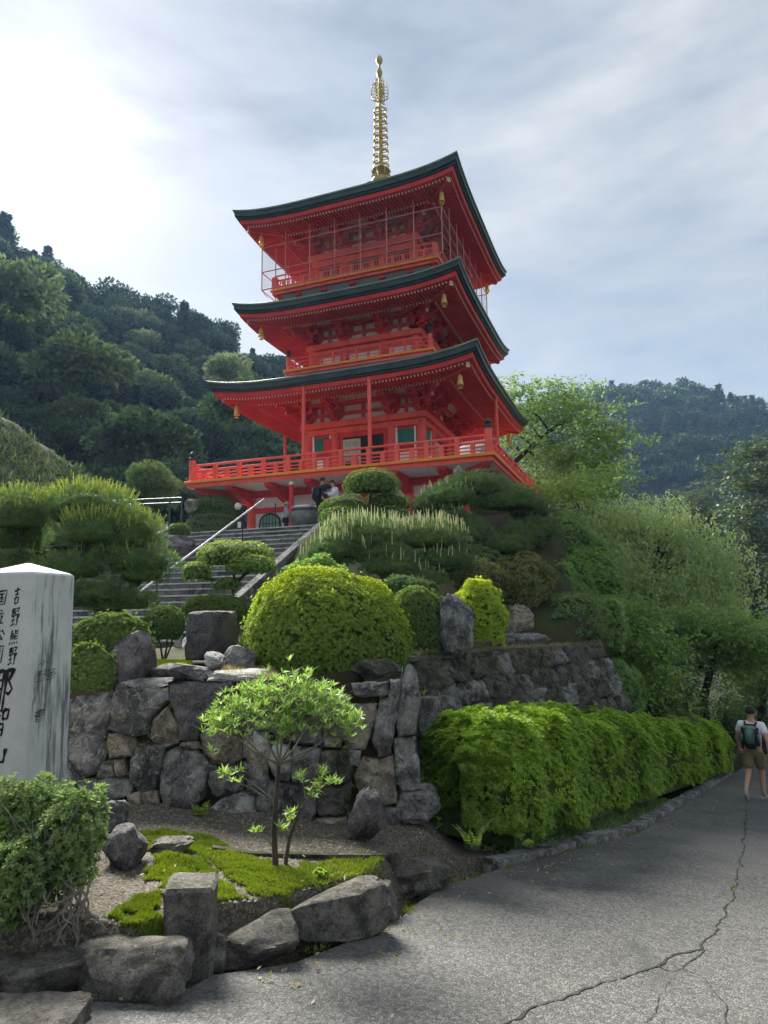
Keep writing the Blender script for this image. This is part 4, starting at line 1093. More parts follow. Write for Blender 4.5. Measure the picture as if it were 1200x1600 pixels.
# ---- mossy battered wall behind the hedge
mw = empty('mossy_wall', (1.6, 9.0, -1.5), 0, 'sloping rough stone wall covered with moss and dead grass behind the hedge', 'stone wall')
W0, W1 = Vector((0.10, 8.40, -0.70)), Vector((4.02, 12.9, -0.83))
wd_ = (W1 - W0).normalized(); wn_ = Vector((wd_.y, -wd_.x, 0)).normalized()
MP = PlaneMap(W0, wn_ + Vector((0, 0, 0.32)))
def uvw(p): return MP.uv(p)
ulen = abs(MP.uv(W1)[0]); usg = 1 if MP.uv(W1)[0] > 0 else -1
rs = random.Random(5); rows = [0.0, -0.34, -0.66, -1.02, -1.36, -1.74, -2.12, -2.5]; NROW = 7
si = 0
for r_ in range(7):
    u = -0.35 if r_ else -0.1
    umax = ulen + 0.05 + 0.08 * min(r_, 3) - 0.4 * max(0, r_ - 3)
    while u < umax:
        w = rs.uniform(0.28, 0.62); u2 = min(u + w, umax); sk = -0.10
        if u2 - u < 0.12: break
        v0, v1 = rows[r_] - (0.03 if r_ == 0 else 0), rows[r_ + 1]
        j = lambda a: a + rs.uniform(-.05, .05)
        pol = [(j(u), j(v1)), (j((u + u2) / 2), j(v1) - .03), (j(u2), j(v1)), (j(u2) + sk * 0, j((v0 + v1) / 2)), (j(u2), v0 + rs.uniform(-.05, .01)), (j((u + u2) / 2), v0 + rs.uniform(-.03, .03)), (j(u), v0 + rs.uniform(-.05, .01)), (j(u), j((v0 + v1) / 2))]
        pol = [(a * usg, b) for a, b in pol]
        if usg < 0: pol = pol[::-1]
        poly_stone('stone', pol, MP, mw, 'stone_mossy' if rs.random() < .75 else 'stone_dark', 300 + si, depth=0.3, bulge=rs.uniform(.05, .13)); si += 1
        u = u2 + 0.012
bkm = [MP.pt(-0.4 * usg, -0.06, -0.1), MP.pt((ulen - .05) * usg, -0.06, -0.1), MP.pt((ulen + 0.1) * usg, -2.0, -0.1), MP.pt(-0.4 * usg, -2.0, -0.1)]
wlink('wall_backing', raw_mesh('wall_backing', bkm, [(0, 1, 2, 3)], MATS['interior_dark']), mw)
cp = MB(); nseg = 12
for i in range(nseg):
    a, b = W0.lerp(W1, i / nseg), W0.lerp(W1, (i + 1) / nseg - 0.006)
    inn = -wn_ * 0.42
    o = MB(); o.add([a + wn_ * .05, b + wn_ * .05, b + inn, a + inn, a + wn_ * .05 + Vector((0, 0, .065)), b + wn_ * .05 + Vector((0, 0, .065 + .01 * math.sin(i * 7))), b + inn + Vector((0, 0, .07)), a + inn + Vector((0, 0, .07))],
                    [(3, 2, 1, 0), (4, 5, 6, 7), (0, 1, 5, 4), (1, 2, 6, 5), (2, 3, 7, 6), (3, 0, 4, 7)])
    o.build('coping_stone', MATS['stone_mossy'], mw, bevel=0.012).matrix_parent_inverse = Matrix.Translation(-mw.location)
# ---- the wide stone stairs
stairs = empty('stone_stairs', from_pag(-1.5, STAIR_TOP, -3.5), YAW, 'wide grey stone staircase climbing to the pagoda terrace', 'stairs')
def sp3(lx, ly, z): return Vector((lx + 1.5, ly - STAIR_TOP, z + 3.5))
NST = 22
for k in range(NST):
    zt = -STEP_R * k; y0 = STAIR_TOP - STEP_T * k
    c = sp3(-1.5, y0 + 0.29, zt - 0.19)
    st = MB().box(c, (5.7, 0.62, 0.38)).build('step', MATS['step_stone'], stairs, bevel=0.008)
    for i in range(5):
        MB().box(sp3(-1.5 - 2.28 + i * 1.14, y0 - 0.025, zt - 0.022), (1.13, 0.05, 0.036)).build('nosing', MATS['lit_edge_granite'], st, bevel=0.004)  # pale strip added to paint the light caught along the step edge
for lx, nm in ((1.48, 'side_curb'), (-4.48, 'side_curb')):
    MB().beam(sp3(lx, STAIR_TOP + 0.4, 0.22), sp3(lx, STAIR_TOP - 7.3, 0.16 - 7.7 * STEP_R / STEP_T), 0.26, 0.36).build(nm, MATS['stone_dark'], stairs, bevel=0.02)
# handrail down the middle
hr = empty('handrail', from_pag(-0.7, STAIR_TOP, 0), YAW, 'slim steel handrail running down the middle of the stone stairs', 'handrail')
def hp(ly, z): return Vector((0, ly - STAIR_TOP, z))
MB().tube([hp(-8.2, 0.86), hp(-9.0, 0.90), hp(-14.3, 0.66 - 5.35 * STEP_R / STEP_T), hp(-14.6, 0.62 - 5.7 * STEP_R / STEP_T)], 0.03, 8).build('rail', MATS['steel'], hr, True)
for ly in (-8.3, -10.2, -12.1, -13.9):
    zz = stair_z(ly); MB().tube([hp(ly, zz - .1), hp(ly, zz + (0.86 if ly > -9 else 0.82 if ly > -12 else .72))], 0.018, 6).build('post', MATS['dark_metal'], hr)
# pale posts by the lower steps
for px, py, Y, hgt in ((279, 1000, 13.2, 0.50), (200, 968, 14.6, 0.28)):
    q = at(px, py, Y); tag(MB().box((0, 0, hgt / 2 - .1), (0.12, 0.12, hgt + .2)).build('granite_post', MATS['lit_edge_granite'], None, bevel=0.01, loc=q), 'short pale granite post by the lower steps behind the %s' % ('small round clipped shrub' if px == 279 else 'left pine'), 'post')
# dark rock planter at the top left of the stairs
rock_box('planter_rock', 243, 834, 300, 866, 18.6, 61, 'stone_purple', 'dark rock block at the top left end of the stairs', depth=1.0, blocky=0.8)
rock_box('boulder', 286, 775, 308, 800, 24.5, 62, 'stone_brown', 'pale brown boulder beside the dark shrubs left of the pagoda base', depth=0.5)

# ---- metal fence at the left of the terrace
fe = empty('metal_fence', at(246, 832, 20.5), R(-10), 'dark green metal railing at the left edge of the terrace', 'fence')
L_ = 2.0
for z in (1.05, 0.9): MB().tube([(-1.9, 0, z), (0.78, 0, z)], 0.028, 8).build('rail', MATS['fence_green'], fe, True)
for x in (-1.9, -0.9, 0.38, 0.78): MB().tube([(x, 0, -0.6), (x, 0, 1.05)], 0.028, 8).build('post', MATS['fence_green'], fe, True)
# ---- slatted fence running down behind the right-hand pines
sf = empty('slatted_fence', at(880, 850, 19.5), 0, 'dark grey slatted fence sloping down behind the pines', 'fence')
fa, fb = at(858, 808, 20.2) - sf.location, at(898, 848, 18.6) - sf.location
MB().beam(fa, fb, 0.06, 0.07).build('rail', MATS['timber_grey'], sf)
for i in range(13):
    q = fa.lerp(fb, i / 12); MB().box(q + Vector((0, 0, -0.42)), (0.045, 0.03, 0.8)).build('slat', MATS['timber_grey'], sf)
# ---- stone lantern behind the right pine
q = at(716, 733, 19.6)
sl = empty('stone_lantern', (q.x, q.y, q.z - 1.75), R(10), 'old stone lantern with only its jewel top showing above the right pine', 'lantern')
MS = MATS['stone_pale']
MB().lathe([(.34, -.25), (.34, .12), (.25, .18), (.14, .22), (.13, .75), (.2, .82), (.3, .9), (.3, .97)], 12).build('shaft', MS, sl, True)
MB().lathe([(.2, .97), (.2, 1.25)], 6).build('fire_box', MS, sl)
MB().lathe([(.46, 1.25), (.48, 1.30), (.3, 1.42), (.13, 1.5)], 6).build('roof', MS, sl)
MB().lathe([(.1, 1.5), (.15, 1.53), (.1, 1.57), (.17, 1.64), (.14, 1.74), (.05, 1.82), (.01, 1.87)], 12).build('jewel', MS, sl, True)
# ------------------------------------------------------------------ plants
leafmat('azalea_leaf', (0.062, 0.105, 0.010), (0.135, 0.190, 0.016), (0.34, 0.37, 0.03), 0.38)
leafmat('azalea_dark', (0.042, 0.078, 0.014), (0.085, 0.130, 0.020), (0.19, 0.22, 0.03), 0.34)
leafmat('azalea_bright', (0.12, 0.18, 0.012), (0.26, 0.33, 0.02), (0.42, 0.46, 0.04), 0.42)
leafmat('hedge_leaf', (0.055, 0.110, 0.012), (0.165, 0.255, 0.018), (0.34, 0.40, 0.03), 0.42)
leafmat('cut_shrub_leaf', (0.045, 0.085, 0.016), (0.085, 0.135, 0.025), (0.34, 0.38, 0.09), 0.34)
leafmat('pine_needle', (0.030, 0.064, 0.026), (0.070, 0.115, 0.036), (0.17, 0.20, 0.05), 0.24)
leafmat('pine_young', (0.06, 0.09, 0.018), (0.14, 0.175, 0.035), (0.30, 0.33, 0.07), 0.28)
leafmat('pine_candle', (0.22, 0.26, 0.12), (0.34, 0.37, 0.18), (0.46, 0.47, 0.28), 0.15)
leafmat('tree_light', (0.070, 0.128, 0.034), (0.145, 0.215, 0.056), (0.27, 0.33, 0.10), 0.42)
leafmat('tree_mid', (0.058, 0.115, 0.032), (0.125, 0.195, 0.048), (0.24, 0.30, 0.08), 0.42)
leafmat('tree_dark', (0.034, 0.068, 0.022), (0.075, 0.122, 0.032), (0.14, 0.185, 0.046), 0.34)
leafmat('grey_leaf', (0.055, 0.066, 0.018), (0.115, 0.118, 0.034), (0.26, 0.22, 0.08), 0.32)
leafmat('big_leaf', (0.06, 0.115, 0.022), (0.125, 0.20, 0.04), (0.30, 0.37, 0.10), 0.36, 0.45, gloss=0.06)
leafmat('bush_leaf', (0.055, 0.095, 0.028), (0.115, 0.165, 0.045), (0.36, 0.38, 0.06), 0.36)
leafmat('red_leaf', (0.05, 0.022, 0.018), (0.10, 0.035, 0.03), (0.12, 0.07, 0.03), 0.3)
leafmat('hill_leaf', (0.014, 0.030, 0.012), (0.036, 0.062, 0.022), (0.10, 0.125, 0.04), 0.26, objvar=0.7)
leafmat('hill_dark', (0.010, 0.022, 0.012), (0.022, 0.042, 0.018), (0.055, 0.080, 0.030), 0.18, objvar=0.4)
leafmat('hill_pale', (0.034, 0.058, 0.024), (0.072, 0.098, 0.042), (0.15, 0.175, 0.08), 0.32, objvar=0.4)
leafmat('moss', (0.050, 0.078, 0.006), (0.095, 0.130, 0.010), (0.18, 0.20, 0.014), 0.22)
leafmat('airy_leaf', (0.040, 0.080, 0.022), (0.088, 0.138, 0.036), (0.18, 0.23, 0.06), 0.30)
leafmat('edge_leaf', (0.016, 0.030, 0.014), (0.038, 0.058, 0.022), (0.085, 0.10, 0.03), 0.22)
leafmat('weeping_leaf', (0.110, 0.165, 0.060), (0.19, 0.25, 0.095), (0.34, 0.38, 0.16), 0.45)
leafmat('dry_grass', (0.10, 0.085, 0.035), (0.19, 0.16, 0.07), (0.30, 0.27, 0.13), 0.30)
leafmat('wall_grass', (0.035, 0.032, 0.012), (0.075, 0.066, 0.026), (0.13, 0.12, 0.05), 0.2)

def norm(a): return a / np.maximum(np.linalg.norm(a, axis=-1, keepdims=True), 1e-9)
def vnoise(p, s, seed=0.0):
    """cheap smooth noise on an array of points, about -1..1"""
    q = p * s + seed
    return (np.sin(q[:, 0] * 1.7 + 1.3 * np.sin(q[:, 1] * 1.1 + seed)) + np.sin(q[:, 1] * 1.9 + 1.7 * np.sin(q[:, 2] * 1.3 + 2)) + np.sin(q[:, 2] * 2.1 + 1.1 * np.sin(q[:, 0] * 1.5 + 4))) / 3
def leaf_quads(base, d, L, W, rg, fold=0.15, side=None):
    """rhombic leaves starting at base, pointing along d"""
    n = len(base); d = norm(d)
    s = norm(np.cross(d, norm(rg.normal(size=(n, 3))))) if side is None else side
    L = np.broadcast_to(np.asarray(L, float).reshape(-1, 1), (n, 1)); W = np.broadcast_to(np.asarray(W, float).reshape(-1, 1), (n, 1))
    up = np.cross(s, d)
    mid = base + d * L * 0.5
    Q = np.empty((n, 4, 3))
    Q[:, 0] = base; Q[:, 1] = mid + s * W / 2 + up * L * fold; Q[:, 2] = base + d * L; Q[:, 3] = mid - s * W / 2 + up * L * fold
    return Q
def rosettes(p, nrm, k, L, W, rg, open_=1.0, up=0.25):
    """k leaves around each point, spreading about its normal"""
    n = len(p); nrm = norm(nrm + np.array([0, 0, up]))
    a = norm(np.cross(nrm, norm(rg.normal(size=(n, 3))))); b = np.cross(nrm, a)
    Qs = []
    for i in range(k):
        th = 2 * math.pi * i / k + rg.uniform(-.4, .4, n)
        o = open_ * rg.uniform(.6, 1.25, n)
        d = nrm + (a * np.cos(th)[:, None] + b * np.sin(th)[:, None]) * o[:, None]
        d = norm(d); s = norm(np.cross(d, nrm))
        Qs.append(leaf_quads(p, d, np.asarray(L) * rg.uniform(.7, 1.2, n), np.asarray(W) * rg.uniform(.8, 1.2, n), rg, 0.1, s))
    return np.concatenate(Qs), np.tile(np.arange(n), k)
def sphere_dirs(n, rg, zmin=-1.0):
    z = rg.uniform(zmin, 1, n); t = rg.uniform(0, 2 * math.pi, n); r = np.sqrt(1 - z * z)
    return np.stack([r * np.cos(t), r * np.sin(t), z], 1)
def blob(n, rad, rg, zmin=-0.2, lump=0.08, depth=0.12, freq=3.0, seed=0.0, power=2.0):
    """points on a lumpy ellipsoid (superellipsoid for power > 2)"""
    d = sphere_dirs(n, rg, zmin)
    if power != 2.0: d = d / (np.sum(np.abs(d) ** power, axis=1) ** (1 / power))[:, None]
    f = 1 + lump * vnoise(d, freq, seed) + 0.5 * lump * vnoise(d, freq * 2.7, seed + 9) - depth * rg.random(n) ** 2
    p = d * f[:, None] * np.array(rad)
    nr = norm(d / np.array(rad))
    return p, nr
def core_mesh(name, rad, mat, lump=0.08, freq=3.0, seed=0.0, scale=0.86, zmin=-0.6, power=2.0):
    bm = bmesh.new(); bmesh.ops.create_icosphere(bm, subdivisions=3, radius=1.0)
    d = np.array([v.co[:] for v in bm.verts])
    if power != 2.0: d = d / (np.sum(np.abs(d) ** power, axis=1) ** (1 / power))[:, None]
    f = scale * (1 + lump * vnoise(d, freq, seed))
    for v, k, dd in zip(bm.verts, f, d): v.co = Vector((dd[0] * rad[0] * k, dd[1] * rad[1] * k, max(dd[2], zmin) * rad[2] * k))
    me = bpy.data.meshes.new(name); bm.to_mesh(me); bm.free(); me.materials.append(mat)
    return me
def clipped_shrub(name, c, rad, n, L, W, mat, label, cat='shrub', group=None, k=5, lump=0.05, freq=3.0, zmin=-0.35, seed=1, open_=1.6, young=0.35, trunk=None, power=2.0, tint_up=0.4, depth=0.12):
    """clipped shrub: dense leaf rosettes over a woody dark inside; the youngest (palest) leaves sit on the outermost, upward shoots"""
    rg = np.random.default_rng(seed)
    o = empty(name, c, 0, label, cat, group)
    p, nr = blob(n, rad, rg, zmin, lump, depth, freq, seed, power)
    stray = rg.random(n) < 0.06                            # stray shoots stand out of the clipped face
    p = p + nr * (stray * rg.uniform(.01, .07, n))[:, None]
    keep = (vnoise(p, 6.5 / max(rad), seed + 3) + .5 * vnoise(p, 17 / max(rad), seed + 5)) > -0.82
    p, nr = p[keep], nr[keep]; n = len(p)
    Q, idx = rosettes(p, nr, k, L * 1.08, W * 1.05, rg, open_)
    up_face = np.clip(nr[:, 2], 0, 1)  # how far each rosette faces up; more pale young leaves there
    t = rg.random(len(Q)) * 0.62 + (young * (rg.random(len(Q)) ** 1.5) * (up_face[idx] ** 1.3)) * (1 + tint_up * vnoise(p, 4.0, seed)[idx])
    tag(link('foliage', quad_mesh('foliage', Q, MATS[mat], np.clip(t, 0, 1)), o), kind='stuff')
    link('inner_branches', core_mesh('inner_branches', rad, MATS['leaf_core'], lump, freq, seed, 0.84, zmin, power), o)
    if trunk:
        tm = MB()
        for (a, b, r1, r2) in trunk: tm.tube([a, (Vector(a) + Vector(b)) / 2 + Vector((.02, .01, 0)), b], r1, 7, r2)
        tag(tm.build('stems', MATS['bark'], o, True), kind='stuff')
    return o
def box_of(x0, y0, x1, y1, Y):
    a, b = at(x0, y1, Y), at(x1, y0, Y); return Vector(((a.x + b.x) / 2, Y, a.z)), (b.x - a.x) / 2, b.z - a.z
def dome(name, x0, y0, x1, y1, Y, n, L, W, mat, label, seed, depth_k=0.9, cy=0.30, **k):
    """shrub filling those pixels of the photograph at distance Y"""
    c, rx, h = box_of(x0, y0, x1, y1, Y)
    rz = h / (1 + cy)
    return clipped_shrub(name, (c.x, Y + rx * depth_k * 0.6, c.z + rz * cy), (rx, rx * depth_k, rz), n, L, W, mat, label, seed=seed, zmin=-cy, **k)

# ---- azaleas on the garden terrace
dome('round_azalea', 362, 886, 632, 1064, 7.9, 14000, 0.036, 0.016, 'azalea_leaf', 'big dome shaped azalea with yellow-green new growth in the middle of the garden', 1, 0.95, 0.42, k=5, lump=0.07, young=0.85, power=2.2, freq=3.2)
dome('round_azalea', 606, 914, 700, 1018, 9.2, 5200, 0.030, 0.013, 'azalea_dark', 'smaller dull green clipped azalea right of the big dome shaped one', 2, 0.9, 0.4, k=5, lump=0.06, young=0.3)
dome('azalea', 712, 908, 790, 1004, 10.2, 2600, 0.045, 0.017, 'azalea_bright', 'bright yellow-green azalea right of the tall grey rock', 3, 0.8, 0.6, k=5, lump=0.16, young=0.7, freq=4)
dome('low_hedge', 96, 960, 232, 1030, 7.6, 4200, 0.030, 0.014, 'azalea_dark', 'low clipped green shrub behind the tall purplish boulder', 4, 0.5, 0.5, k=5, lump=0.08, young=0.45)
dome('low_hedge', 88, 1008, 176, 1094, 6.95, 4200, 0.026, 0.013, 'azalea_dark', 'clipped green shrub between the stone monument and the tall purplish boulder', 5, 0.5, 0.7, k=5, lump=0.08, young=0.3)
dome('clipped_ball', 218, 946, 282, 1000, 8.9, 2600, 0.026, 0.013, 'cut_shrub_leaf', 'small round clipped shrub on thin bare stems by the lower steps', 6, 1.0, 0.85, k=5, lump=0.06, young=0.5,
     trunk=[((.0, 0, -.48), (-.12, 0, -.1), .016, .008), ((.02, 0, -.48), (.02, .05, -.1), .016, .008), ((.03, 0, -.48), (.14, 0, -.1), .014, .008)])
dome('low_hedge', 284, 930, 380, 962, 9.6, 3400, 0.026, 0.012, 'azalea_dark', 'flat clipped shrub behind the square dark boulder', 7, 0.6, 0.5, k=5, lump=0.06, young=0.5, power=2.6)
dome('clipped_shrub', 262, 817, 294, 836, 19.2, 700, 0.05, 0.022, 'azalea_dark', 'small clipped shrub on the dark rock at the top of the stairs', 8, 0.8, 0.5, k=4)
dome('dark_shrub', 287, 772, 372, 806, 25.0, 3000, 0.06, 0.03, 'tree_dark', 'dark layered shrub under the left corner of the balcony', 9, 0.7, 0.5, k=4, lump=0.12, young=0.5)
dome('dark_shrub', 284, 800, 365, 838, 24.0, 3000, 0.06, 0.03, 'tree_dark', 'dark rounded shrub beside the top of the stairs under the balcony corner', 10, 0.7, 0.5, k=4, lump=0.12, young=0.4)

# ---- cloud pruned shrub on the stairs side
def cloud_pruned(name, base, pads, mat, label, cat, dens, L, W, seed, young=0.6, stem=0.05, k=5, bark='bark', lump=0.06, power=2.3, candles=None):
    rg = np.random.default_rng(seed)
    o = empty(name, base, 0, label, cat)
    base = Vector(base); nodes = [Vector((0, 0, -0.3))]
    tr = MB()
    for i, (c, rad) in enumerate(pads):
        c = Vector(c) - base
        n = int(dens * (rad[0] * rad[1] * 4 + rad[0] * rad[2] * 4))
        p, nr = blob(n, rad, rg, -0.5, lump, 0.14, 3.0, seed + i, power)
        Q, idx = rosettes(p, nr, k, L, W, rg, 1.6)
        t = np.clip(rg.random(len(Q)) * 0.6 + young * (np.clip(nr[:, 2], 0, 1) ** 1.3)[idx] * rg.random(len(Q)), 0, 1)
        f = tag(link('foliage_pad', quad_mesh('foliage_pad', Q + np.array(c), MATS[mat], t), o), kind='stuff')
        link('inner_branches', core_mesh('inner_branches', rad, MATS['leaf_core'], lump, 3.0, seed + i, 0.82, -0.5, power), f, c)
        tip = c + Vector((0, 0, -rad[2] * 0.3))
        near = min(nodes, key=lambda q: (q - tip).length + (0.6 * max(0, q.z - tip.z)))
        m1 = near.lerp(tip, 0.35) + Vector((rg.uniform(-.05, .05), rg.uniform(-.05, .05), -0.05)); m2 = near.lerp(tip, 0.7) + Vector((rg.uniform(-.05, .05), 0, -0.02))
        tr.tube([near, m1, m2, tip], [stem, stem * .8, stem * .65, stem * .4], 7)
        nodes += [m1, m2, tip]
    tag(tr.build('trunk', MATS[bark], o, True), kind='stuff')
    return o
def pad(x0, y0, x1, y1, Y, dk=0.8):
    c, rx, h = box_of(x0, y0, x1, y1, Y); return ((c.x, Y, c.z + h * 0.42), (rx, rx * dk, h * 0.58))
cloud_pruned('cloud_pruned_shrub', at(368, 936, 10.2),
    [pad(308, 844, 428, 890, 10.4), pad(356, 868, 432, 900, 10.0), pad(284, 878, 330, 910, 10.0), pad(330, 904, 376, 924, 10.1)],
    'cut_shrub_leaf', 'cloud pruned shrub with pale clipped tops in front of the stairs', 'topiary', 620, 0.032, 0.017, 21, 0.8, 0.035)
cloud_pruned('cloud_pruned_tree', at(560, 832, 15.2) + Vector((0, 0, -.3)),
    [pad(538, 733, 624, 776, 15.2, 0.7), pad(500, 775, 582, 815, 15.4, .7), pad(570, 768, 640, 800, 15.5, .7), pad(500, 792, 560, 830, 14.8, .7), pad(580, 790, 645, 830, 15.0, .7), pad(545, 800, 600, 840, 14.7, .7)],
    'cut_shrub_leaf', 'dark cloud pruned tree with a round top pad in front of the balcony', 'topiary', 330, 0.045, 0.022, 22, 0.45, 0.06)

# ---- pines with flat needle pads
def pine(name, base, pads, label, seed, needle=0.085, wd=0.0065, dens=230, candle=None, young=0.0, mat='pine_needle', trunk_r=0.09, lean=None, bark='bark', per=11):
    rg = np.random.default_rng(seed)
    o = empty(name, base, 0, label, 'pine tree')
    base = Vector(base); nodes = [Vector((0, 0, -0.4)), Vector((0, 0, 0.1))]
    tr = MB()
    order = sorted(pads, key=lambda q: (Vector(q[0]) - base).length)
    for i, (c, rad) in enumerate(order):
        c = Vector(c) - base
        area = math.pi * rad[0] * rad[1] + 2.2 * (rad[0] + rad[1]) * rad[2]
        n = max(20, int(dens * area))
        p, nr = blob(n, rad, rg, -0.45, 0.10, 0.35, 2.6, seed + i)
        dirs = norm(nr * np.array([1, 1, 0.6]) + np.array([0, 0, 0.75]) + rg.normal(size=p.shape) * 0.18)
        Qs = []
        a = norm(np.cross(dirs, norm(rg.normal(size=p.shape)))); b = np.cross(dirs, a)
        for j in range(per):
            th = 2 * math.pi * j / per + rg.uniform(-.3, .3, n); op = rg.uniform(.25, 1.1, n)
            d = norm(dirs + (a * np.cos(th)[:, None] + b * np.sin(th)[:, None]) * op[:, None])
            Qs.append(leaf_quads(p - dirs * needle * .35 * rg.random((n, 1)), d, needle * rg.uniform(.7, 1.2, n), wd, rg, 0.0))
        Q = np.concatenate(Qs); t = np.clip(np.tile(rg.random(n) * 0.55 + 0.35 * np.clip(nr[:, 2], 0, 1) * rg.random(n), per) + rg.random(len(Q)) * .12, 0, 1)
        f = tag(link('needle_pad', quad_mesh('needle_pad', Q + np.array(c), MATS[mat], t), o), kind='stuff')
        link('inner_branches', core_mesh('inner_branches', rad, MATS['leaf_core'], 0.12, 2.6, seed + i, 0.72, -0.45), f, c)
        cn = candle(i, c + base, rad) if candle else 0
        if cn:
            nn = int(cn * rad[0] * rad[1] * 4)
            th = rg.uniform(0, 2 * math.pi, nn); rr = np.sqrt(rg.random(nn)) * 0.98
            q = np.stack([rr * np.cos(th) * rad[0], rr * np.sin(th) * rad[1], rad[2] * (np.sqrt(np.clip(1 - rr ** 2, 0, 1)) * .95 + .05)], 1) + np.array(c)
            hh = rg.uniform(.08, .24, nn) * (1 if young == 0 else .8)
            dd = norm(np.stack([rg.normal(0, .07, nn), rg.normal(0, .07, nn), np.ones(nn)], 1) + (young > 0) * np.stack([np.cos(th) * rr * .5, np.sin(th) * rr * .5, 0 * th], 1))
            CQ = []
            for ax in (np.array([1.0, 0, 0]), np.array([0, 1.0, 0])):
                s = norm(np.cross(dd, np.broadcast_to(ax, dd.shape))); w_ = 0.0085
                B = np.empty((nn, 4, 3)); B[:, 0] = q - s * w_; B[:, 1] = q + s * w_; B[:, 2] = q + dd * hh[:, None] + s * w_ * .6; B[:, 3] = q + dd * hh[:, None] - s * w_ * .6
                CQ.append(B)
            tag(link('new_shoots', quad_mesh('new_shoots', np.concatenate(CQ), MATS['pine_candle' if young == 0 else 'pine_young'], rg.random(nn * 2)), f), kind='stuff')
            if young:                                       # soft young needles round the new shoots
                m_ = 9; fr = rg.random((nn, m_)); bp = (q[:, None, :] + dd[:, None, :] * (hh[:, None] * fr)[:, :, None]).reshape(-1, 3)
                nd = norm(np.repeat(dd, m_, 0) + rg.normal(size=bp.shape) * .75)
                YQ = leaf_quads(bp, nd, 0.055, 0.006, rg, 0.0)
                tag(link('young_needles', quad_mesh('young_needles', YQ, MATS['pine_young'], rg.random(len(YQ))), f), kind='stuff')
        tip = c + Vector((0, 0, -rad[2] * .35))
        near = min(nodes, key=lambda v: (v - tip).length + 0.8 * max(0, v.z - tip.z + .05))
        m1 = near.lerp(tip, .4) + Vector((rg.uniform(-.08, .08), rg.uniform(-.08, .08), -.04)); m2 = near.lerp(tip, .75) + Vector((rg.uniform(-.05, .05), rg.uniform(-.05, .05), -.03))
        rr_ = trunk_r * max(.35, 1 - .6 * (tip.length / 3))
        tr.tube([near, m1, m2, tip], [rr_, rr_ * .8, rr_ * .65, rr_ * .35], 7)
        nodes += [m1, m2]
    tag(tr.build('trunk', MATS[bark], o, True), kind='stuff')
    return o
def pads_px(lst, dk=0.8): return [pad(x0, y0, x1, y1, Y, dk) for (x0, y0, x1, y1, Y) in lst]
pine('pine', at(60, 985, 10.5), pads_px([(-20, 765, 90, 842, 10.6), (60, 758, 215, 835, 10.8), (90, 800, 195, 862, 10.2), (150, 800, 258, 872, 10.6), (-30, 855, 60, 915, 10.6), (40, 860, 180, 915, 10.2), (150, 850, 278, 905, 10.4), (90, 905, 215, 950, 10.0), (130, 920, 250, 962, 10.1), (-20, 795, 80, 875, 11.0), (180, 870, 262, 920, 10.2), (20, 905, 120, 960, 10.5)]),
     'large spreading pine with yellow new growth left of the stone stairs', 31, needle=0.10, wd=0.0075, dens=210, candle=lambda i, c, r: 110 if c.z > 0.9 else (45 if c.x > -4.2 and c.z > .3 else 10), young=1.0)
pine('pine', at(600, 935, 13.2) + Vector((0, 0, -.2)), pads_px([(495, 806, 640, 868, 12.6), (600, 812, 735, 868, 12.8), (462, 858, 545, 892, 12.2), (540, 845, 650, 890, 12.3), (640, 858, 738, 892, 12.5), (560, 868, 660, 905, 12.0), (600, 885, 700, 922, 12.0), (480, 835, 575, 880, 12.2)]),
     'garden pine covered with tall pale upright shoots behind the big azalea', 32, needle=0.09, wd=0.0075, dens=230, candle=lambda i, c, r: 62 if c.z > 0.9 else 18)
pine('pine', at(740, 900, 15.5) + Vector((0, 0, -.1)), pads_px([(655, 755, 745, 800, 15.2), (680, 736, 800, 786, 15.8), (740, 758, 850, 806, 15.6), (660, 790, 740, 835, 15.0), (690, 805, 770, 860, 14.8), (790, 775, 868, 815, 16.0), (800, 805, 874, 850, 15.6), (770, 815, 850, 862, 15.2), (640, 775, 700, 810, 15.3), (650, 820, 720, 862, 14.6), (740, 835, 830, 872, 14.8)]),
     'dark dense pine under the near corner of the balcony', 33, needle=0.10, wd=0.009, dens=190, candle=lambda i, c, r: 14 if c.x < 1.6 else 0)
pine('pine', at(238, 800, 27.0) + Vector((0, 0, -.4)), pads_px([(197, 722, 268, 762, 27.0), (215, 742, 282, 775, 26.6), (192, 752, 250, 785, 26.6), (225, 765, 275, 800, 26.4)]),
     'soft rounded pine on the left of the terrace behind the metal railing', 34, needle=0.16, wd=0.016, dens=110, per=9)

# ---- shrubs between the pines and the mossy wall
dome('grey_bush', 772, 862, 872, 962, 13.4, 2600, 0.055, 0.024, 'grey_leaf', 'loose grey-green bush with bronze leaves above the mossy wall', 41, 0.9, 0.8, k=4, lump=0.22, freq=3.5, young=0.6, depth=0.3,
     trunk=[((-.1, 0, -.75), (-.25, 0, -.2), .03, .015), ((0, 0, -.75), (.15, 0, -.1), .03, .015), ((.05, .1, -.75), (.3, .1, -.2), .025, .012)])
dome('grey_bush', 715, 876, 790, 922, 12.6, 1300, 0.05, 0.022, 'grey_leaf', 'yellowish thin bush between the garden pine and the grey-green bush', 42, 0.8, 0.6, k=4, lump=0.25, freq=3.5, young=0.8, depth=0.3)
dome('bush', 856, 926, 946, 990, 13.2, 2400, 0.05, 0.022, 'bush_leaf', 'rounded bush overhanging the end of the mossy wall', 43, 0.9, 0.5, k=4, lump=0.16, young=0.35)
dome('red_shrub', 738, 772, 792, 838, 18.2, 1500, 0.06, 0.028, 'red_leaf', 'dark red leaved shrub behind the dense pine', 44, 0.8, 0.6, k=4, lump=0.15)
dome('dark_shrub', 690, 850, 790, 905, 14.0, 2600, 0.055, 0.024, 'tree_dark', 'dark undergrowth shrub below the dense pine', 45, 0.8, 0.6, k=4, lump=0.15)
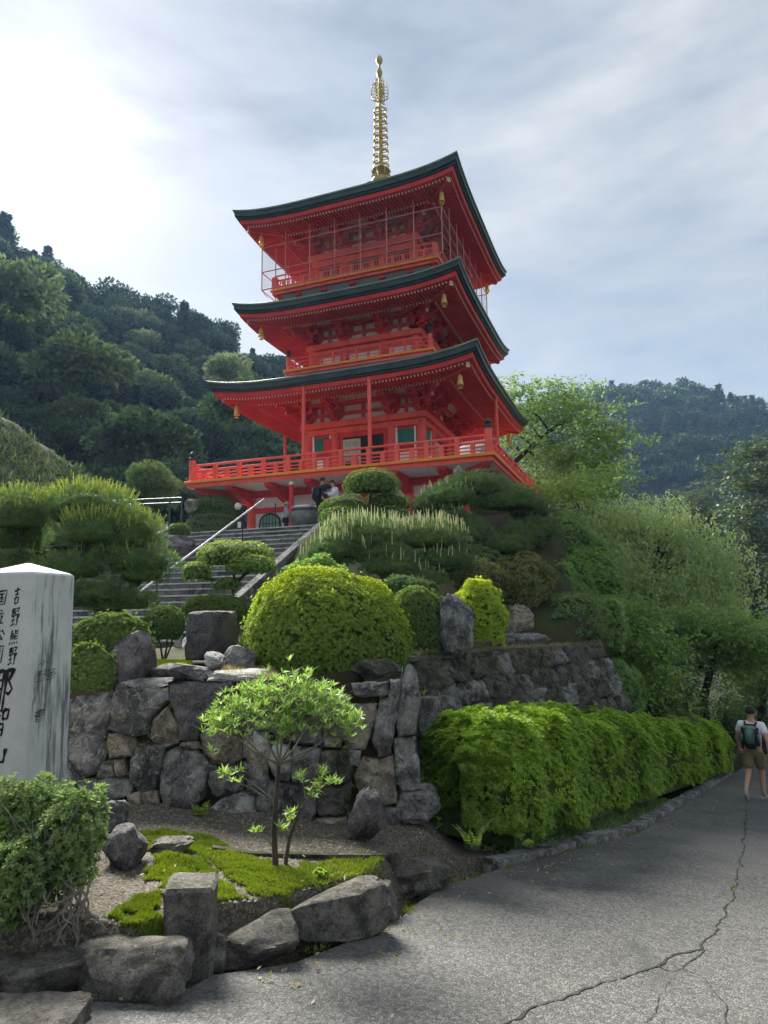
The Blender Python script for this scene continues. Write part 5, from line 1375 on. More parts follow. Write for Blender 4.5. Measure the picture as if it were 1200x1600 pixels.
dome('dark_shrub', 850, 870, 930, 960, 15.5, 2600, 0.06, 0.028, 'tree_mid', 'green shrub behind the bush at the end of the mossy wall', 46, 0.8, 0.7, k=4, lump=0.2)
dome('dark_shrub', 590, 900, 680, 945, 10.6, 1800, 0.05, 0.02, 'tree_dark', 'dark shrub tucked behind the two round azaleas', 47, 0.8, 0.6, k=4, lump=0.15)
dome('dark_shrub', 440, 870, 540, 930, 10.4, 1800, 0.045, 0.02, 'tree_mid', 'leafy shrub peeping up behind the big dome shaped azalea', 48, 0.6, 0.6, k=4, lump=0.2, young=.5)

# ---- hedge along the road
rg = np.random.default_rng(51)
hedge = empty('hedge', (1.5, 8.0, -2.8), 0, 'long bright green azalea hedge running down beside the road', 'hedge')
HA, HB_ = Vector((0.68, 7.1, 0)), Vector((8.75, 19.1, 0))
hd = (HB_ - HA).normalized(); hs = Vector((-hd.y, hd.x, 0))
HLEN = (HB_ - HA).length
def hedge_pts(n, near_bias):
    s = rg.random(n) ** near_bias                         # more, smaller leaves at the near end
    th = rg.uniform(-0.15 * math.pi, 1.05 * math.pi, n)    # across: front, top, back
    hw = 0.62 + 0.10 * np.sin(s * 23) + 0.05 * np.sin(s * 61)
    hh = np.interp(s, [0, .03, .1, .3, 1], [0.90, 1.18, 1.28, 1.20, 1.14]) + 0.05 * np.sin(s * 37 + 1)
    cx, sz = np.cos(th), np.sin(th)
    pw = 0.62
    a = -np.sign(cx) * np.abs(cx) ** pw * hw; b = np.sign(sz) * np.abs(sz) ** pw * hh * 0.62 + hh * 0.40
    endr = np.clip(s * HLEN / 0.75, 0, 1); shrink = np.sqrt(np.clip(1 - (1 - endr) ** 2, 0.02, 1))
    a = a * shrink; b = hh * .4 + (b - hh * .4) * (0.55 + 0.45 * shrink)
    base = np.stack([HA.x + hd.x * HLEN * s + hs.x * a, HA.y + hd.y * HLEN * s + hs.y * a, 0 * s], 1)
    gz = ROADP[0] + ROADP[1] * base[:, 0] + ROADP[2] * base[:, 1]
    p = base.copy(); p[:, 2] = gz + 0.16 + b
    out_ = np.stack([hs.x * np.sign(a) * np.abs(cx) - hd.x * (1 - endr), hs.y * np.sign(a) * np.abs(cx) - hd.y * (1 - endr), sz * 0.9 + .1], 1)
    nr = norm(out_)
    lum = 0.08 * vnoise(p, 3.3, 1.0) + 0.07 * vnoise(p, 8.0, 3.0) + 0.045 * vnoise(p, 19.0, 6.0) - 0.09 * rg.random(n) ** 2
    return p + nr * lum[:, None], nr, s
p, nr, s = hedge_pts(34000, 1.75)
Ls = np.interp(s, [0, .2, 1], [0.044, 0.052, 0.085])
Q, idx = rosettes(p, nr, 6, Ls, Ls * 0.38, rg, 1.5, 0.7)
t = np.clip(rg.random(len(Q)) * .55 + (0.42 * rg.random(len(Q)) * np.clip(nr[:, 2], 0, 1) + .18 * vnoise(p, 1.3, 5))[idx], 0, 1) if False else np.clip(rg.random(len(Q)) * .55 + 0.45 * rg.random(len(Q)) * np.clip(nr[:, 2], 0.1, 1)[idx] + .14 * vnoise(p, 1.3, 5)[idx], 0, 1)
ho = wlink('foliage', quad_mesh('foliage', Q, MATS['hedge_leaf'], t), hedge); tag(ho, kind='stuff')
V = []; Fc = []
for i in range(41):
    q = HA.lerp(HB_, 0.02 + .98 * i / 40); gz = zplane(ROADP, q.x, q.y)
    for j in range(13):
        th = math.pi * j / 12; V.append(q + hs * (-math.cos(th) * .5) + Vector((0, 0, gz + 0.1 + (0.92 if i > 1 else 0.6) * math.sin(th) ** .7)))
for i in range(40):
    for j in range(12): Fc.append((i * 13 + j, i * 13 + j + 1, (i + 1) * 13 + j + 1, (i + 1) * 13 + j))
Fc.append(tuple(range(13)))
wlink('inner_branches', raw_mesh('inner_branches', V, Fc, MATS['leaf_core'], True), hedge)

# ---- small tree with long leaves in the gravel bed
rg = np.random.default_rng(61)
tb = on_bed(432, 1352)
TY = tb.y
def tw(px, py, dy=0.0): return at(px, py, TY + dy) - tb
st_ = empty('small_tree', tb, 0, 'little bare-stemmed tree with flat crown of long fresh leaves in the gravel', 'tree')
tm = MB()
tm.tube([(0, 0, -.1), tw(428, 1300), tw(432, 1240), tw(436, 1190)], [.024, .020, .016, .014], 8)
tm.tube([(.05, 0, -.1), tw(452, 1310), tw(478, 1240, .05), tw(500, 1200, .05)], [.018, .013, .008, .005], 7)
tag(tm.build('trunk', MATS['bark'], st_, True), kind='stuff')
br = MB(); tips = []
c0, crx, ch = box_of(318, 1042, 570, 1168, TY)
for i in range(620):
    th = rg.uniform(0, 2 * math.pi); rr = math.sqrt(rg.random())
    x, y = rr * math.cos(th), rr * math.sin(th)
    z = (c0.z - tb.z) + ch * (0.10 + 0.70 * (1 - rr ** 2.6) * rg.uniform(.35, 1.0) + 0.22 * rg.random()) + .05 * math.sin(7 * x + 1) * math.cos(5 * y)
    tips.append(Vector((c0.x - tb.x + x * crx * .97, y * .42, z)))
lim = [tw(380, 1150, -.1), tw(410, 1130, .1), tw(445, 1110), tw(480, 1135, .15), tw(515, 1150, -.1), tw(460, 1140, -.15), tw(350, 1135, .05), tw(540, 1130, .05), tw(430, 1125, .2)]
for q in lim:
    a = tw(436, 1195); m = a.lerp(q, .5) + Vector((0, 0, -.03)); br.tube([a, m, q], [.010, .007, .004], 6)
for i, q in enumerate(tips):
    near = min(lim, key=lambda v: (v - q).length); m = near.lerp(q, .5) + Vector((rg.uniform(-.03, .03), rg.uniform(-.03, .03), -.03)); br.tube([near, m, q], [.0035, .003, .002], 4, cap=False)
low = [(tw(348, 1212), tw(436, 1260)), (tw(372, 1210, .05), tw(436, 1260)), (tw(498, 1228), tw(470, 1262)), (tw(520, 1222, .05), tw(478, 1250)), (tw(470, 1215, -.05), tw(478, 1250)), (tw(455, 1275), tw(452, 1310)), (tw(405, 1300), tw(430, 1330)), (tw(440, 1300, -.05), tw(452, 1320)), (tw(505, 1210, .05), tw(485, 1235)), (tw(490, 1240), tw(478, 1250))]
for q, a in low: br.tube([a, a.lerp(q, .5) + Vector((0, 0, .02)), q], [.006, .004, .003], 5)
tag(br.build('branches', MATS['bark_pale'], st_, True), kind='stuff')
P_ = np.array([t_[:] for t_ in tips] + [q[:] for q, a in low for _ in range(5)]); P_ = P_ + rg.normal(0, .02, P_.shape)
Q, idx = rosettes(P_, np.tile([0, 0, 1.0], (len(P_), 1)) + rg.normal(0, .35, P_.shape), 7, 0.066, 0.0135, rg, 1.3, 0.0)
tag(link('foliage', quad_mesh('foliage', Q, MATS['big_leaf'], np.clip(rg.random(len(Q)) * .75 + .1, 0, 1)), st_), kind='stuff')

# ---- low shrub with bare roots at the lower left
rg = np.random.default_rng(71)
bb = on_bed(70, 1452)
bs = empty('low_shrub', bb, 0, 'low leathery shrub with gnarled bare roots in the lower left corner', 'shrub')
BY = bb.y + .1
def bw(px, py, dy=0.0): return at(px, py, BY + dy) - bb
rt = MB()
for i in range(46):
    a = bw(rg.uniform(5, 140), rg.uniform(1375, 1410), rg.uniform(-.12, .12)); pts_ = [a]; d_ = Vector((rg.uniform(-.5, .9), rg.uniform(-1, .2), -.4))
    for k_ in range(6):
        d_ = (d_ + Vector((rg.uniform(-.7, .7), rg.uniform(-.6, .5), rg.uniform(-.35, .2)))).normalized(); q = pts_[-1] + d_ * rg.uniform(.03, .05)
        q.z = max(q.z, bed_z(bb.x + q.x, bb.y + q.y) - bb.z + .004); pts_.append(q)
    rt.tube(pts_, [.007, .0065, .006, .005, .0045, .004, .003], 6)
for i in range(40):
    a = bw(rg.uniform(20, 110), 1390, rg.uniform(0, .2)); q = bw(rg.uniform(-10, 150), rg.uniform(1240, 1370), rg.uniform(-.1, .25)); rt.tube([a, a.lerp(q, .5) + Vector((rg.uniform(-.05, .05), 0, .02)), q], [.007, .005, .003], 5)
tag(rt.build('roots_and_stems', MATS['bark_pale'], bs, True), kind='stuff')
P_ = []; N_ = []
for (x0, y0, x1, y1, dy, n) in ((-60, 1225, 70, 1380, .25, 1500), (20, 1215, 110, 1330, .3, 900), (60, 1240, 150, 1400, .15, 1000), (-40, 1300, 90, 1420, 0.0, 1200), (95, 1250, 160, 1340, .2, 420), (-20, 1380, 40, 1440, -.1, 260), (125, 1230, 152, 1275, .25, 90)):
    a, b = bw(x0, y1, dy), bw(x1, y0, dy); c = (a + b) / 2; rad = ((b.x - a.x) / 2, .2, (b.z - a.z) / 2)
    p, nr = blob(n, rad, rg, -1, .25, .45, 3.5, x0 * .1); P_.append(p + np.array(c)); N_.append(nr)
P_ = np.concatenate(P_); N_ = np.concatenate(N_)
Q, idx = rosettes(P_, N_, 5, 0.034, 0.014, rg, 1.5, .5)
edge = np.clip((P_[:, 0] - bw(110, 1300).x) / 0.2, 0, 1)[idx]  # right-hand leaves tinted paler, painting the sunlit edge of the shrub
tag(link('foliage', quad_mesh('foliage', Q, MATS['bush_leaf'], np.clip(rg.random(len(Q)) * .6 + .5 * edge * rg.random(len(Q)), 0, 1)), bs), kind='stuff')
# ------------------------------------------------------------------ trees
def tree(name, base, lobes, label, mat, seed, clusters=110, leaves=160, L=0.13, W=0.07, spread=0.55, flat=0.45, trunk_r=0.16, bark='bark_dark', droop=0.0, group=None, trunk_path=None, hollow=0.35, cat='tree', branch_r=0.035):
    """trunk and limbs reach out to leaf sprays spread through the crown lobes"""
    rg = np.random.default_rng(seed)
    base = Vector(base)
    o = empty(name, base, 0, label, cat, group)
    vol = np.array([r[0] * r[1] * r[2] for c, r in lobes]) ** 0.75; vol = vol / vol.sum()
    C = []
    for (c, r), v in zip(lobes, vol):
        k = max(3, int(clusters * v)); d = sphere_dirs(k, rg); rad = (hollow + (1 - hollow) * rg.random(k)) ** 0.6
        C.append(d * rad[:, None] * np.array(r) * 0.95 + np.array(Vector(c) - base))
    C = np.concatenate(C)
    cen = C.mean(0)
    path = [Vector((0, 0, -0.4))] + ([Vector(q) - base for q in trunk_path] if trunk_path else [Vector((cen[0] * .25, cen[1] * .25, cen[2] * .4)), Vector((cen[0] * .7, cen[1] * .7, cen[2] * .75)), Vector((cen[0], cen[1], cen[2] * 1.0))])
    tr = MB(); nP = len(path)
    tr.tube(path, [trunk_r * (1 - .6 * i / (nP - 1)) for i in range(nP)], 9)
    nodes = []
    for a, b in zip(path, path[1:]):
        for j in range(5): nodes.append((a.lerp(b, j / 5), trunk_r * .5))
    nodes = nodes[4:] + [(path[-1], trunk_r * .4)]
    order = np.argsort(np.linalg.norm(C - np.array(path[-1]), axis=1))
    for i in order:
        tip = Vector(C[i]); bi = min(nodes, key=lambda q: (q[0] - tip).length + 0.5 * max(0, q[0].z - tip.z + .3))
        near, r0 = bi; rr = min(r0 * .72, max(branch_r * .5, r0 * .72)); L_ = (tip - near).length
        m1 = near.lerp(tip, .4) + Vector(rg.normal(0, .06 * L_, 3)) + Vector((0, 0, .06 * L_)); m2 = near.lerp(tip, .75) + Vector(rg.normal(0, .04 * L_, 3)) + Vector((0, 0, .04 * L_))
        tr.tube([near, m1, m2, tip], [rr, rr * .8, rr * .6, rr * .3], 5, cap=False)
        nodes += [(m1, rr * .8), (m2, rr * .65)]
    tag(tr.build('trunk', MATS[bark], o, True), kind='stuff')
    n = len(C) * leaves
    idx = np.repeat(np.arange(len(C)), leaves)
    if droop:                                               # hanging strands with leaves along them
        ns = 12; M = len(C) * ns; ci = np.repeat(np.arange(len(C)), ns)
        top = C[ci] + rg.normal(size=(M, 3)) * spread * np.array([.75, .75, .35]); ln = droop * rg.uniform(.45, 1.25, M); sway = rg.normal(0, .10, (M, 2))
        per = max(4, leaves // ns); si = np.repeat(np.arange(M), per); n = len(si); u = rg.random(n)
        p = top[si].copy(); p[:, 2] -= ln[si] * u; p[:, :2] += sway[si] * u[:, None] ** 1.5 * ln[si][:, None] + rg.normal(0, .035, (n, 2))
        d = norm(rg.normal(size=(n, 3)) * .55 + np.array([0, 0, -.8])); idx = ci[si]
        Q = leaf_quads(p, d, L * rg.uniform(.6, 1.25, n), W * rg.uniform(.7, 1.2, n), rg, 0.08); shade = (rg.random(M) * .25)[si]
    else:                                                   # flat leafy sprays in tiers
        ns = 5; M = len(C) * ns; ci = np.repeat(np.arange(len(C)), ns)
        sc_ = C[ci] + rg.normal(size=(M, 3)) * spread * np.array([.75, .75, flat]); nrm = norm(rg.normal(size=(M, 3)) * .28 + np.array([0, 0, 1]))
        R_ = spread * rg.uniform(.35, .75, M); per = max(6, leaves // ns); si = np.repeat(np.arange(M), per); n = len(si)
        a = norm(np.cross(nrm, norm(rg.normal(size=(M, 3))))); b = np.cross(nrm, a)
        th = rg.uniform(0, 2 * math.pi, n); rr = np.sqrt(rg.random(n)) * R_[si]
        rad = a[si] * np.cos(th)[:, None] + b[si] * np.sin(th)[:, None]
        p = sc_[si] + rad * rr[:, None] - np.array([0, 0, 1]) * (.25 * rr ** 2 / np.maximum(R_[si], .05))[:, None] + rg.normal(0, .02 + .03 * spread, (n, 3))
        d = norm(rad + rg.normal(size=(n, 3)) * .45 + np.array([0, 0, -.25])); idx = ci[si]
        sd = norm(np.cross(d, nrm[si] + rg.normal(size=(n, 3)) * .35))
        Q = leaf_quads(p, d, L * rg.uniform(.6, 1.25, n), W * rg.uniform(.7, 1.2, n), rg, 0.08, sd); shade = (rg.random(M) * .25)[si]
    tt = np.clip(rg.random(n) * .4 + (rg.random(len(C)) * .35)[idx] + shade, 0, 1)
    tag(link('crown', quad_mesh('crown', Q, MATS[mat], tt), o), kind='stuff')
    return o
def lobe(x0, y0, x1, y1, Y, dk=0.8):
    c, rx, h = box_of(x0, y0, x1, y1, Y); return ((c.x, Y, c.z + h / 2), (rx, rx * dk, h / 2))
def foot(px, py, Y): q = at(px, py, Y); return q
tree('tree', foot(770, 800, 33.5), [lobe(785, 585, 880, 655, 33), lobe(840, 600, 945, 670, 33.5), lobe(850, 645, 960, 730, 33), lobe(795, 655, 870, 735, 34), lobe(780, 600, 840, 690, 35), lobe(820, 700, 930, 770, 32), lobe(880, 680, 965, 760, 33)],
     'airy pale green tree with dark curved limbs right of the pagoda eaves', 'airy_leaf', 201, 120, 105, 0.21, 0.12, 0.95, 0.24, 0.20, trunk_path=[foot(780, 760, 33.5), foot(800, 725, 33.5), foot(840, 690, 33.3), foot(870, 665, 33.2)], hollow=.5)
tree('tree', foot(880, 950, 28), [lobe(850, 735, 935, 800, 28), lobe(880, 770, 965, 850, 27), lobe(855, 800, 930, 880, 26), lobe(905, 720, 970, 790, 29)],
     'light green maple below the end of the balcony railing', 'tree_light', 202, 75, 100, 0.19, 0.11, 0.8, 0.26, 0.14)
tree('weeping_tree', foot(1010, 1060, 24), [lobe(905, 768, 1010, 850, 24), lobe(960, 758, 1075, 850, 24.5), lobe(1040, 790, 1130, 880, 24), lobe(1080, 840, 1165, 950, 23.5), lobe(900, 830, 1000, 930, 23), lobe(990, 840, 1100, 960, 23)],
     'tall weeping tree with drooping light green sprays beside the road', 'weeping_leaf', 203, 150, 190, 0.17, 0.06, 0.6, 0.5, 0.2, droop=1.6)
tree('tree', foot(960, 1150, 16.5), [lobe(870, 880, 950, 955, 17), lobe(925, 925, 1010, 1010, 16.5), lobe(960, 980, 1045, 1070, 16), lobe(905, 965, 975, 1040, 16.5), lobe(980, 1050, 1060, 1120, 15.8)],
     'leafy green tree leaning out beside the end of the mossy wall', 'tree_mid', 204, 130, 110, 0.125, 0.06, 0.45, 0.4, 0.10)
tree('maple_tree', on_road(1100, 1152) + Vector((-0.3, 2.5, -.2)), [lobe(1035, 950, 1140, 1010, 20.5), lobe(1110, 955, 1215, 1020, 20), lobe(1040, 1000, 1130, 1045, 20.6), lobe(1120, 1000, 1215, 1055, 20.5)],
     'spreading maple with a dark leaning trunk beside the walking man', 'tree_mid', 205, 115, 110, 0.16, 0.07, 0.65, 0.22, 0.17, trunk_path=[foot(1103, 1140, 20.3), foot(1100, 1090, 20.2), foot(1112, 1040, 20.1), foot(1120, 1000, 20.1)])
tree('tree', foot(1190, 1010, 46), [lobe(1140, 700, 1230, 780, 46), lobe(1150, 760, 1240, 870, 45), lobe(1120, 860, 1230, 980, 44)],
     'dark brownish tree at the right edge in front of the far hill', 'edge_leaf', 206, 90, 120, 0.34, 0.2, 1.2, 0.5, 0.25)
tree('tree', foot(1120, 950, 60), [lobe(1080, 790, 1130, 850, 60), lobe(1060, 770, 1110, 830, 62)],
     'small dark tree behind the weeping tree at the foot of the far hill', 'edge_leaf', 207, 40, 150, 0.28, 0.16, 1.2, 0.7, 0.2)
tree('tree', foot(1190, 1160, 27), [lobe(1120, 1010, 1200, 1100, 27), lobe(1170, 1000, 1260, 1110, 27), lobe(1150, 1080, 1240, 1130, 28)],
     'dark tree closing the road behind the walking man', 'tree_dark', 208, 80, 170, 0.14, 0.07, 0.7, 0.5, 0.2)
tree('tree', foot(1010, 1130, 19), [lobe(1000, 1000, 1060, 1090, 19.5), lobe(1030, 1060, 1090, 1130, 20)],
     'dark green tree between the hedge and the maple trunk', 'tree_dark', 209, 60, 160, 0.10, 0.05, 0.5, 0.5, 0.1)
dome('dark_shrub', 1030, 1105, 1100, 1150, 21.5, 1500, 0.08, 0.035, 'tree_dark', 'dark undergrowth at the foot of the maple by the hedge', 210, 0.7, 0.5, k=4, lump=.2)
dome('dark_shrub', 1135, 1095, 1215, 1165, 31, 2000, 0.12, 0.05, 'tree_dark', 'dark bushes at the far bend of the road', 211, 0.6, 0.5, k=4, lump=.2)
dome('shrub', 930, 1035, 1010, 1120, 13.6, 2600, 0.06, 0.026, 'tree_mid', 'green shrub growing at the far foot of the mossy wall', 212, 0.8, 0.6, k=4, lump=.2, young=.3)
dome('shrub', 985, 1090, 1080, 1148, 15.6, 2200, 0.06, 0.026, 'tree_dark', 'dark shrub behind the middle of the hedge', 213, 0.8, 0.6, k=4, lump=.2, young=.3)

for i_, (x0, y0, x1, y1, Y, mt, lb) in enumerate(((840, 800, 935, 885, 17.8, 'tree_mid', 'leafy bush right of the dark dense pine'), (885, 862, 975, 945, 16.6, 'tree_mid', 'round leafy bush below the slatted fence'), (905, 930, 985, 1015, 14.9, 'tree_light', 'bright leafy bush above the far end of the mossy wall'), (800, 905, 870, 965, 13.8, 'tree_dark', 'dark bush behind the brown rock on the mossy wall'), (840, 955, 930, 1012, 12.9, 'tree_dark', 'low dark bush along the coping of the mossy wall'), (880, 830, 960, 900, 19.5, 'tree_light', 'light green bush behind the slatted fence'), (790, 850, 880, 915, 15.6, 'tree_dark', 'dark bush under the right end of the dense pine'), (845, 885, 915, 960, 14.6, 'tree_mid', 'green bush filling the slope right of the grey-green bush'))):
    dome('bank_shrub', x0, y0, x1, y1, Y, 2400, 0.075, 0.034, mt, lb, 230 + i_, 0.9, 0.6, k=4, lump=.22, freq=3.5, young=.4, depth=.25)
# ---- prototypes for the hillside woods
def proto(kind, seed, n=2600):
    rg = np.random.default_rng(seed)
    if kind == 'conifer':
        z = rg.random(n) ** 0.8; r = (1 - z) * .50 + .03; r = r * (0.75 + .35 * np.sin(z * 40 + rg.random(n)))
        th = rg.uniform(0, 2 * math.pi, n); rr = r * np.sqrt(.35 + .65 * rg.random(n))
        p = np.stack([rr * np.cos(th), rr * np.sin(th), z * 2.0], 1); d = norm(np.stack([np.cos(th), np.sin(th), -0.35 + 0 * z], 1) + rg.normal(size=(n, 3)) * .3)
        Q = leaf_quads(p, d, .17 * rg.uniform(.5, 1.2, n), .075, rg, .05); t = rg.random(n) * .8
    else:
        P_, D_ = [], []; t = []
        nl = 13
        for i in range(nl):
            dd = sphere_dirs(1, rg, -.25)[0]; c = dd * rg.uniform(.35, .72) * np.array([1, 1, .72]) + np.array([0, 0, .95])
            r = rg.uniform(.3, .48); k = n // nl
            p, nr = blob(k, (r, r, r * .66), rg, -.55, .15, .4, 3, i); P_.append(p + c); D_.append(nr); t.append(np.clip(rg.random(k) * .55 + rg.random() * .4, 0, 1))
        P_ = np.concatenate(P_); D_ = norm(np.concatenate(D_) + rg.normal(size=P_.shape) * .45 + np.array([0, 0, -.1])); t = np.concatenate(t)
        Q = leaf_quads(P_, D_, .115 * rg.uniform(.6, 1.3, len(P_)), .075, rg, .1)
    return Q, t
def proto_mesh(kind, mat, seed, n=2600):
    Q, t = proto(kind, seed, n); me = quad_mesh('hill_tree', Q, MATS[mat], t)
    return me
PR = {'leaf': [proto_mesh('broad', 'hill_leaf', 300 + i, 3200) for i in range(4)], 'dark': [proto_mesh('broad', 'hill_dark', 310 + i, 3000) for i in range(3)], 'pale': [proto_mesh('broad', 'hill_pale', 320 + i, 2600) for i in range(2)], 'conifer': [proto_mesh('conifer', 'hill_dark', 330 + i, 1500) for i in range(3)]}
rg = np.random.default_rng(401)
def px_of(p):
    d = p.y * math.cos(PITCH) + p.z * math.sin(PITCH); u = -p.y * math.sin(PITCH) + p.z * math.cos(PITCH)
    X = p.x * math.cos(ROLL) - u * math.sin(ROLL); V_ = p.x * math.sin(ROLL) + u * math.cos(ROLL)
    return 600 + FOCAL * X / d, 800 - FOCAL * V_ / d
cnt = 0
TL = {'leaf': ('hillside_tree', 'rounded green tree in the dense wood on the left hillside', 'broadleaf trees on the left hillside'),
      'dark': ('hillside_tree', 'dark evergreen broadleaf tree in the wood on the left hillside', 'dark trees on the left hillside'),
      'pale': ('hillside_tree', 'pale grey-green tree standing out in the left hillside wood', 'pale trees on the left hillside'),
      'conifer': ('conifer', 'dark pointed conifer rising from the wood on the left hill', 'conifers on the left hill')}
spots = []
y = 36.0
while y < 150:
    stp = lerp(3.3, 6.2, clamp01((y - 36) / 90)); x = -110.0
    while x < 20:
        xx, yy = x + rg.uniform(-.4, .4) * stp, y + rg.uniform(-.4, .4) * stp; x += stp
        z = left_hill(xx, yy)
        if yy > ridge_y(xx) + 4 or z < 1.0: continue
        px, py = px_of(Vector((xx, yy, z + 3)))
        if px < -70 or px > 470 or py > 840: continue
        if px > 330 and py > 760: continue
        spots.append((xx, yy, z, px, py, ridge_y(xx) - yy))
    y += stp * 0.86
for (xx, yy, z, px, py, rd) in spots:
    u = rg.random()
    crest = rd < 16
    kind = ('conifer' if u < .3 else 'dark') if crest else 'conifer' if rg.random() < .07 else ('dark' if u < (.30 if yy > 60 else .45) else 'pale' if u < (.48 if 55 < yy < 115 else .5) else 'leaf')
    if cnt >= 290: break
    nm, lb, gp = TL[kind]
    o = link(nm, PR[kind][rg.integers(len(PR[kind]))], None, (xx, yy, z - .8))
    s_ = lerp(2.2, 3.6, clamp01((yy - 36) / 80)) * rg.uniform(.6, 1.45)
    if kind == 'conifer': s_ *= rg.uniform(.6, .95)
    o.scale = (s_ * rg.uniform(.9, 1.1), s_ * rg.uniform(.9, 1.1), s_ * rg.uniform(.85, 1.2)); o.rotation_euler = (0, 0, rg.uniform(0, 6.28))
    tag(o, lb, 'tree', gp); cnt += 1
print('left hill trees', cnt, len(spots))
# a few single trees that stand out
for (px, py, Y, s_, kind, lb) in ((228, 760, 40, 3.4, 'leaf', 'olive rounded tree above the soft pine left of the terrace'), (20, 520, 62, 5.2, 'pale', 'big pale tree at the left edge below the hill crest'), (130, 640, 60, 5.0, 'leaf', 'broad bright tree in the middle of the left hillside'), (395, 700, 44, 3.4, 'leaf', 'green tree seen just left of the lowest pagoda eave'), (355, 615, 75, 3.4, 'pale', 'thin pale leaved tree beside the middle pagoda eave'), (3, 425, 118, 6.5, 'conifer', 'tall conifer spire breaking the skyline at the left edge')):
    q = at(px, py, Y); o = link('tree' if kind != 'conifer' else 'conifer', PR[kind][0], None, (q.x, q.y, q.z - s_ * .2)); o.scale = (s_,) * 3; tag(o, lb, 'tree')
# undergrowth on the left hillside
n = 26000
X = rg.uniform(-120, 20, n); Yv = rg.uniform(30, 140, n)
Z = np.array([left_hill(a, b) for a, b in zip(X, Yv)]); ok = (Yv < np.array([ridge_y(a) for a in X]) + 2) & (Z > -2)
p = np.stack([X, Yv, Z + rg.random(n) * 1.6], 1)[ok]
Q = leaf_quads(p, rg.normal(size=p.shape) + np.array([0, -.4, .3]), rg.uniform(.5, 1.1, len(p)), .6, rg, .1)
tag(link('hillside_undergrowth', quad_mesh('hillside_undergrowth', Q, MATS['hill_dark'], rg.random(len(Q)))), 'dense dark undergrowth between the trees of the left hillside', 'undergrowth', kind='stuff')
# far wood on the right hill: reads as one mass
Qs, Ts = [], []
PQ = [proto('broad', 350 + i, 420) for i in range(5)] + [proto('conifer', 360 + i, 260) for i in range(2)]
rows_ = np.arange(110, 285, 6.2)
nn_ = 0
for yy in rows_:
    for xx in np.arange(24, 215, 6.4):
        x_, y_ = xx + rg.uniform(-2.6, 2.6), yy + rg.uniform(-2.6, 2.6); z = right_hill(x_, y_)
        px, py = px_of(Vector((x_, y_, z + 4)))
        if px < 760 or px > 1260 or z < -6: continue
        k = rg.integers(5) if rg.random() < .75 else 5 + rg.integers(2)
        Q, t = PQ[k]; s_ = rg.uniform(2.9, 4.9); a = rg.uniform(0, 6.28); ca, sa = math.cos(a), math.sin(a)
        Rm = np.array([[ca, -sa, 0], [sa, ca, 0], [0, 0, 1]]) * s_
        G_ = (Q - Q.mean(1, keepdims=True)) * (1.9 if k < 5 else 1.6) + Q.mean(1, keepdims=True)
        Qs.append(G_ @ Rm.T + np.array([x_, y_, z - 1.0])); Ts.append(np.clip(t * .6 + rg.random() ** 1.5 * .55, 0, 1)); nn_ += 1
print('right hill trees', nn_)
leafmat('far_wood_leaf', (0.006, 0.018, 0.005), (0.016, 0.038, 0.009), (0.07, 0.082, 0.02), 0.15)
tag(link('far_wood', quad_mesh('far_wood', np.concatenate(Qs), MATS['far_wood_leaf'], np.concatenate(Ts))), 'dense dark wood covering the far hill on the right', 'wood', kind='stuff')
# ------------------------------------------------------------------ stone monument with brushed characters
m, n, l, out = nt('granite'); g = n.new('ShaderNodeNewGeometry'); p_ = g.outputs['Position']
gr = tex_noise(n, l, p_, 150, 3, 0.7); bg_ = tex_noise(n, l, p_, 3.0, 5, 0.6)
mp = n.new('ShaderNodeMapping'); mp.inputs['Scale'].default_value = (9, 9, 1.1); l.new(p_, mp.inputs['Vector'])
sk = tex_noise(n, l, mp.outputs['Vector'], 1.0, 5, 0.65, 0.3)
c = ramp(n, l, bg_, [(0.3, (0.48, 0.50, 0.51)), (0.7, (0.66, 0.67, 0.66))])
c = mixc(n, l, ramp(n, l, gr, [(0.45, (0, 0, 0)), (0.7, (0.55, 0.55, 0.55))]), c, (0.30, 0.31, 0.32))
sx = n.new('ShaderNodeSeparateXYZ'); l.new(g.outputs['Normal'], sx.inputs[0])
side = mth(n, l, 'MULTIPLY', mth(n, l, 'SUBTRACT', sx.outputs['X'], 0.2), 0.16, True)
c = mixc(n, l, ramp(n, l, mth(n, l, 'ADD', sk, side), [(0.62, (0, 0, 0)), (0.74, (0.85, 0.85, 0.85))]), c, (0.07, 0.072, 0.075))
principled(n, l, out, c, 0.75, bump(n, l, gr, 0.3, 0.004), 0, 0.3); MATS['granite'] = m
MW, MA = 0.53, R(82)
mc = at(47, 1050, 5.35)
e1 = Vector((math.cos(MA), math.sin(MA), 0)); e2 = Vector((-math.sin(MA), math.cos(MA), 0))
mz0 = zplane(BEDP, mc.x, mc.y) - 0.1
mon_top = at(47, 894, 5.35).z
cen = Vector((mc.x, mc.y, 0)) + (e1 + e2) * (MW / 2)
mon = empty('stone_monument', (cen.x, cen.y, mz0), MA, 'square granite monument with black brushed characters and a low pyramid top', 'monument')
H_ = mon_top - mz0; h2 = MW / 2
b_ = MB(); t_ = 1.06
b_.add([(-h2 * t_, -h2 * t_, 0), (h2 * t_, -h2 * t_, 0), (h2 * t_, h2 * t_, 0), (-h2 * t_, h2 * t_, 0), (-h2, -h2, H_), (h2, -h2, H_), (h2, h2, H_), (-h2, h2, H_), (0, 0, H_ + 0.10)],
       [(3, 2, 1, 0), (0, 1, 5, 4), (1, 2, 6, 5), (2, 3, 7, 6), (3, 0, 4, 7), (4, 5, 8), (5, 6, 8), (6, 7, 8), (7, 4, 8)])
b_.build('shaft', MATS['granite'], mon, bevel=0.014)
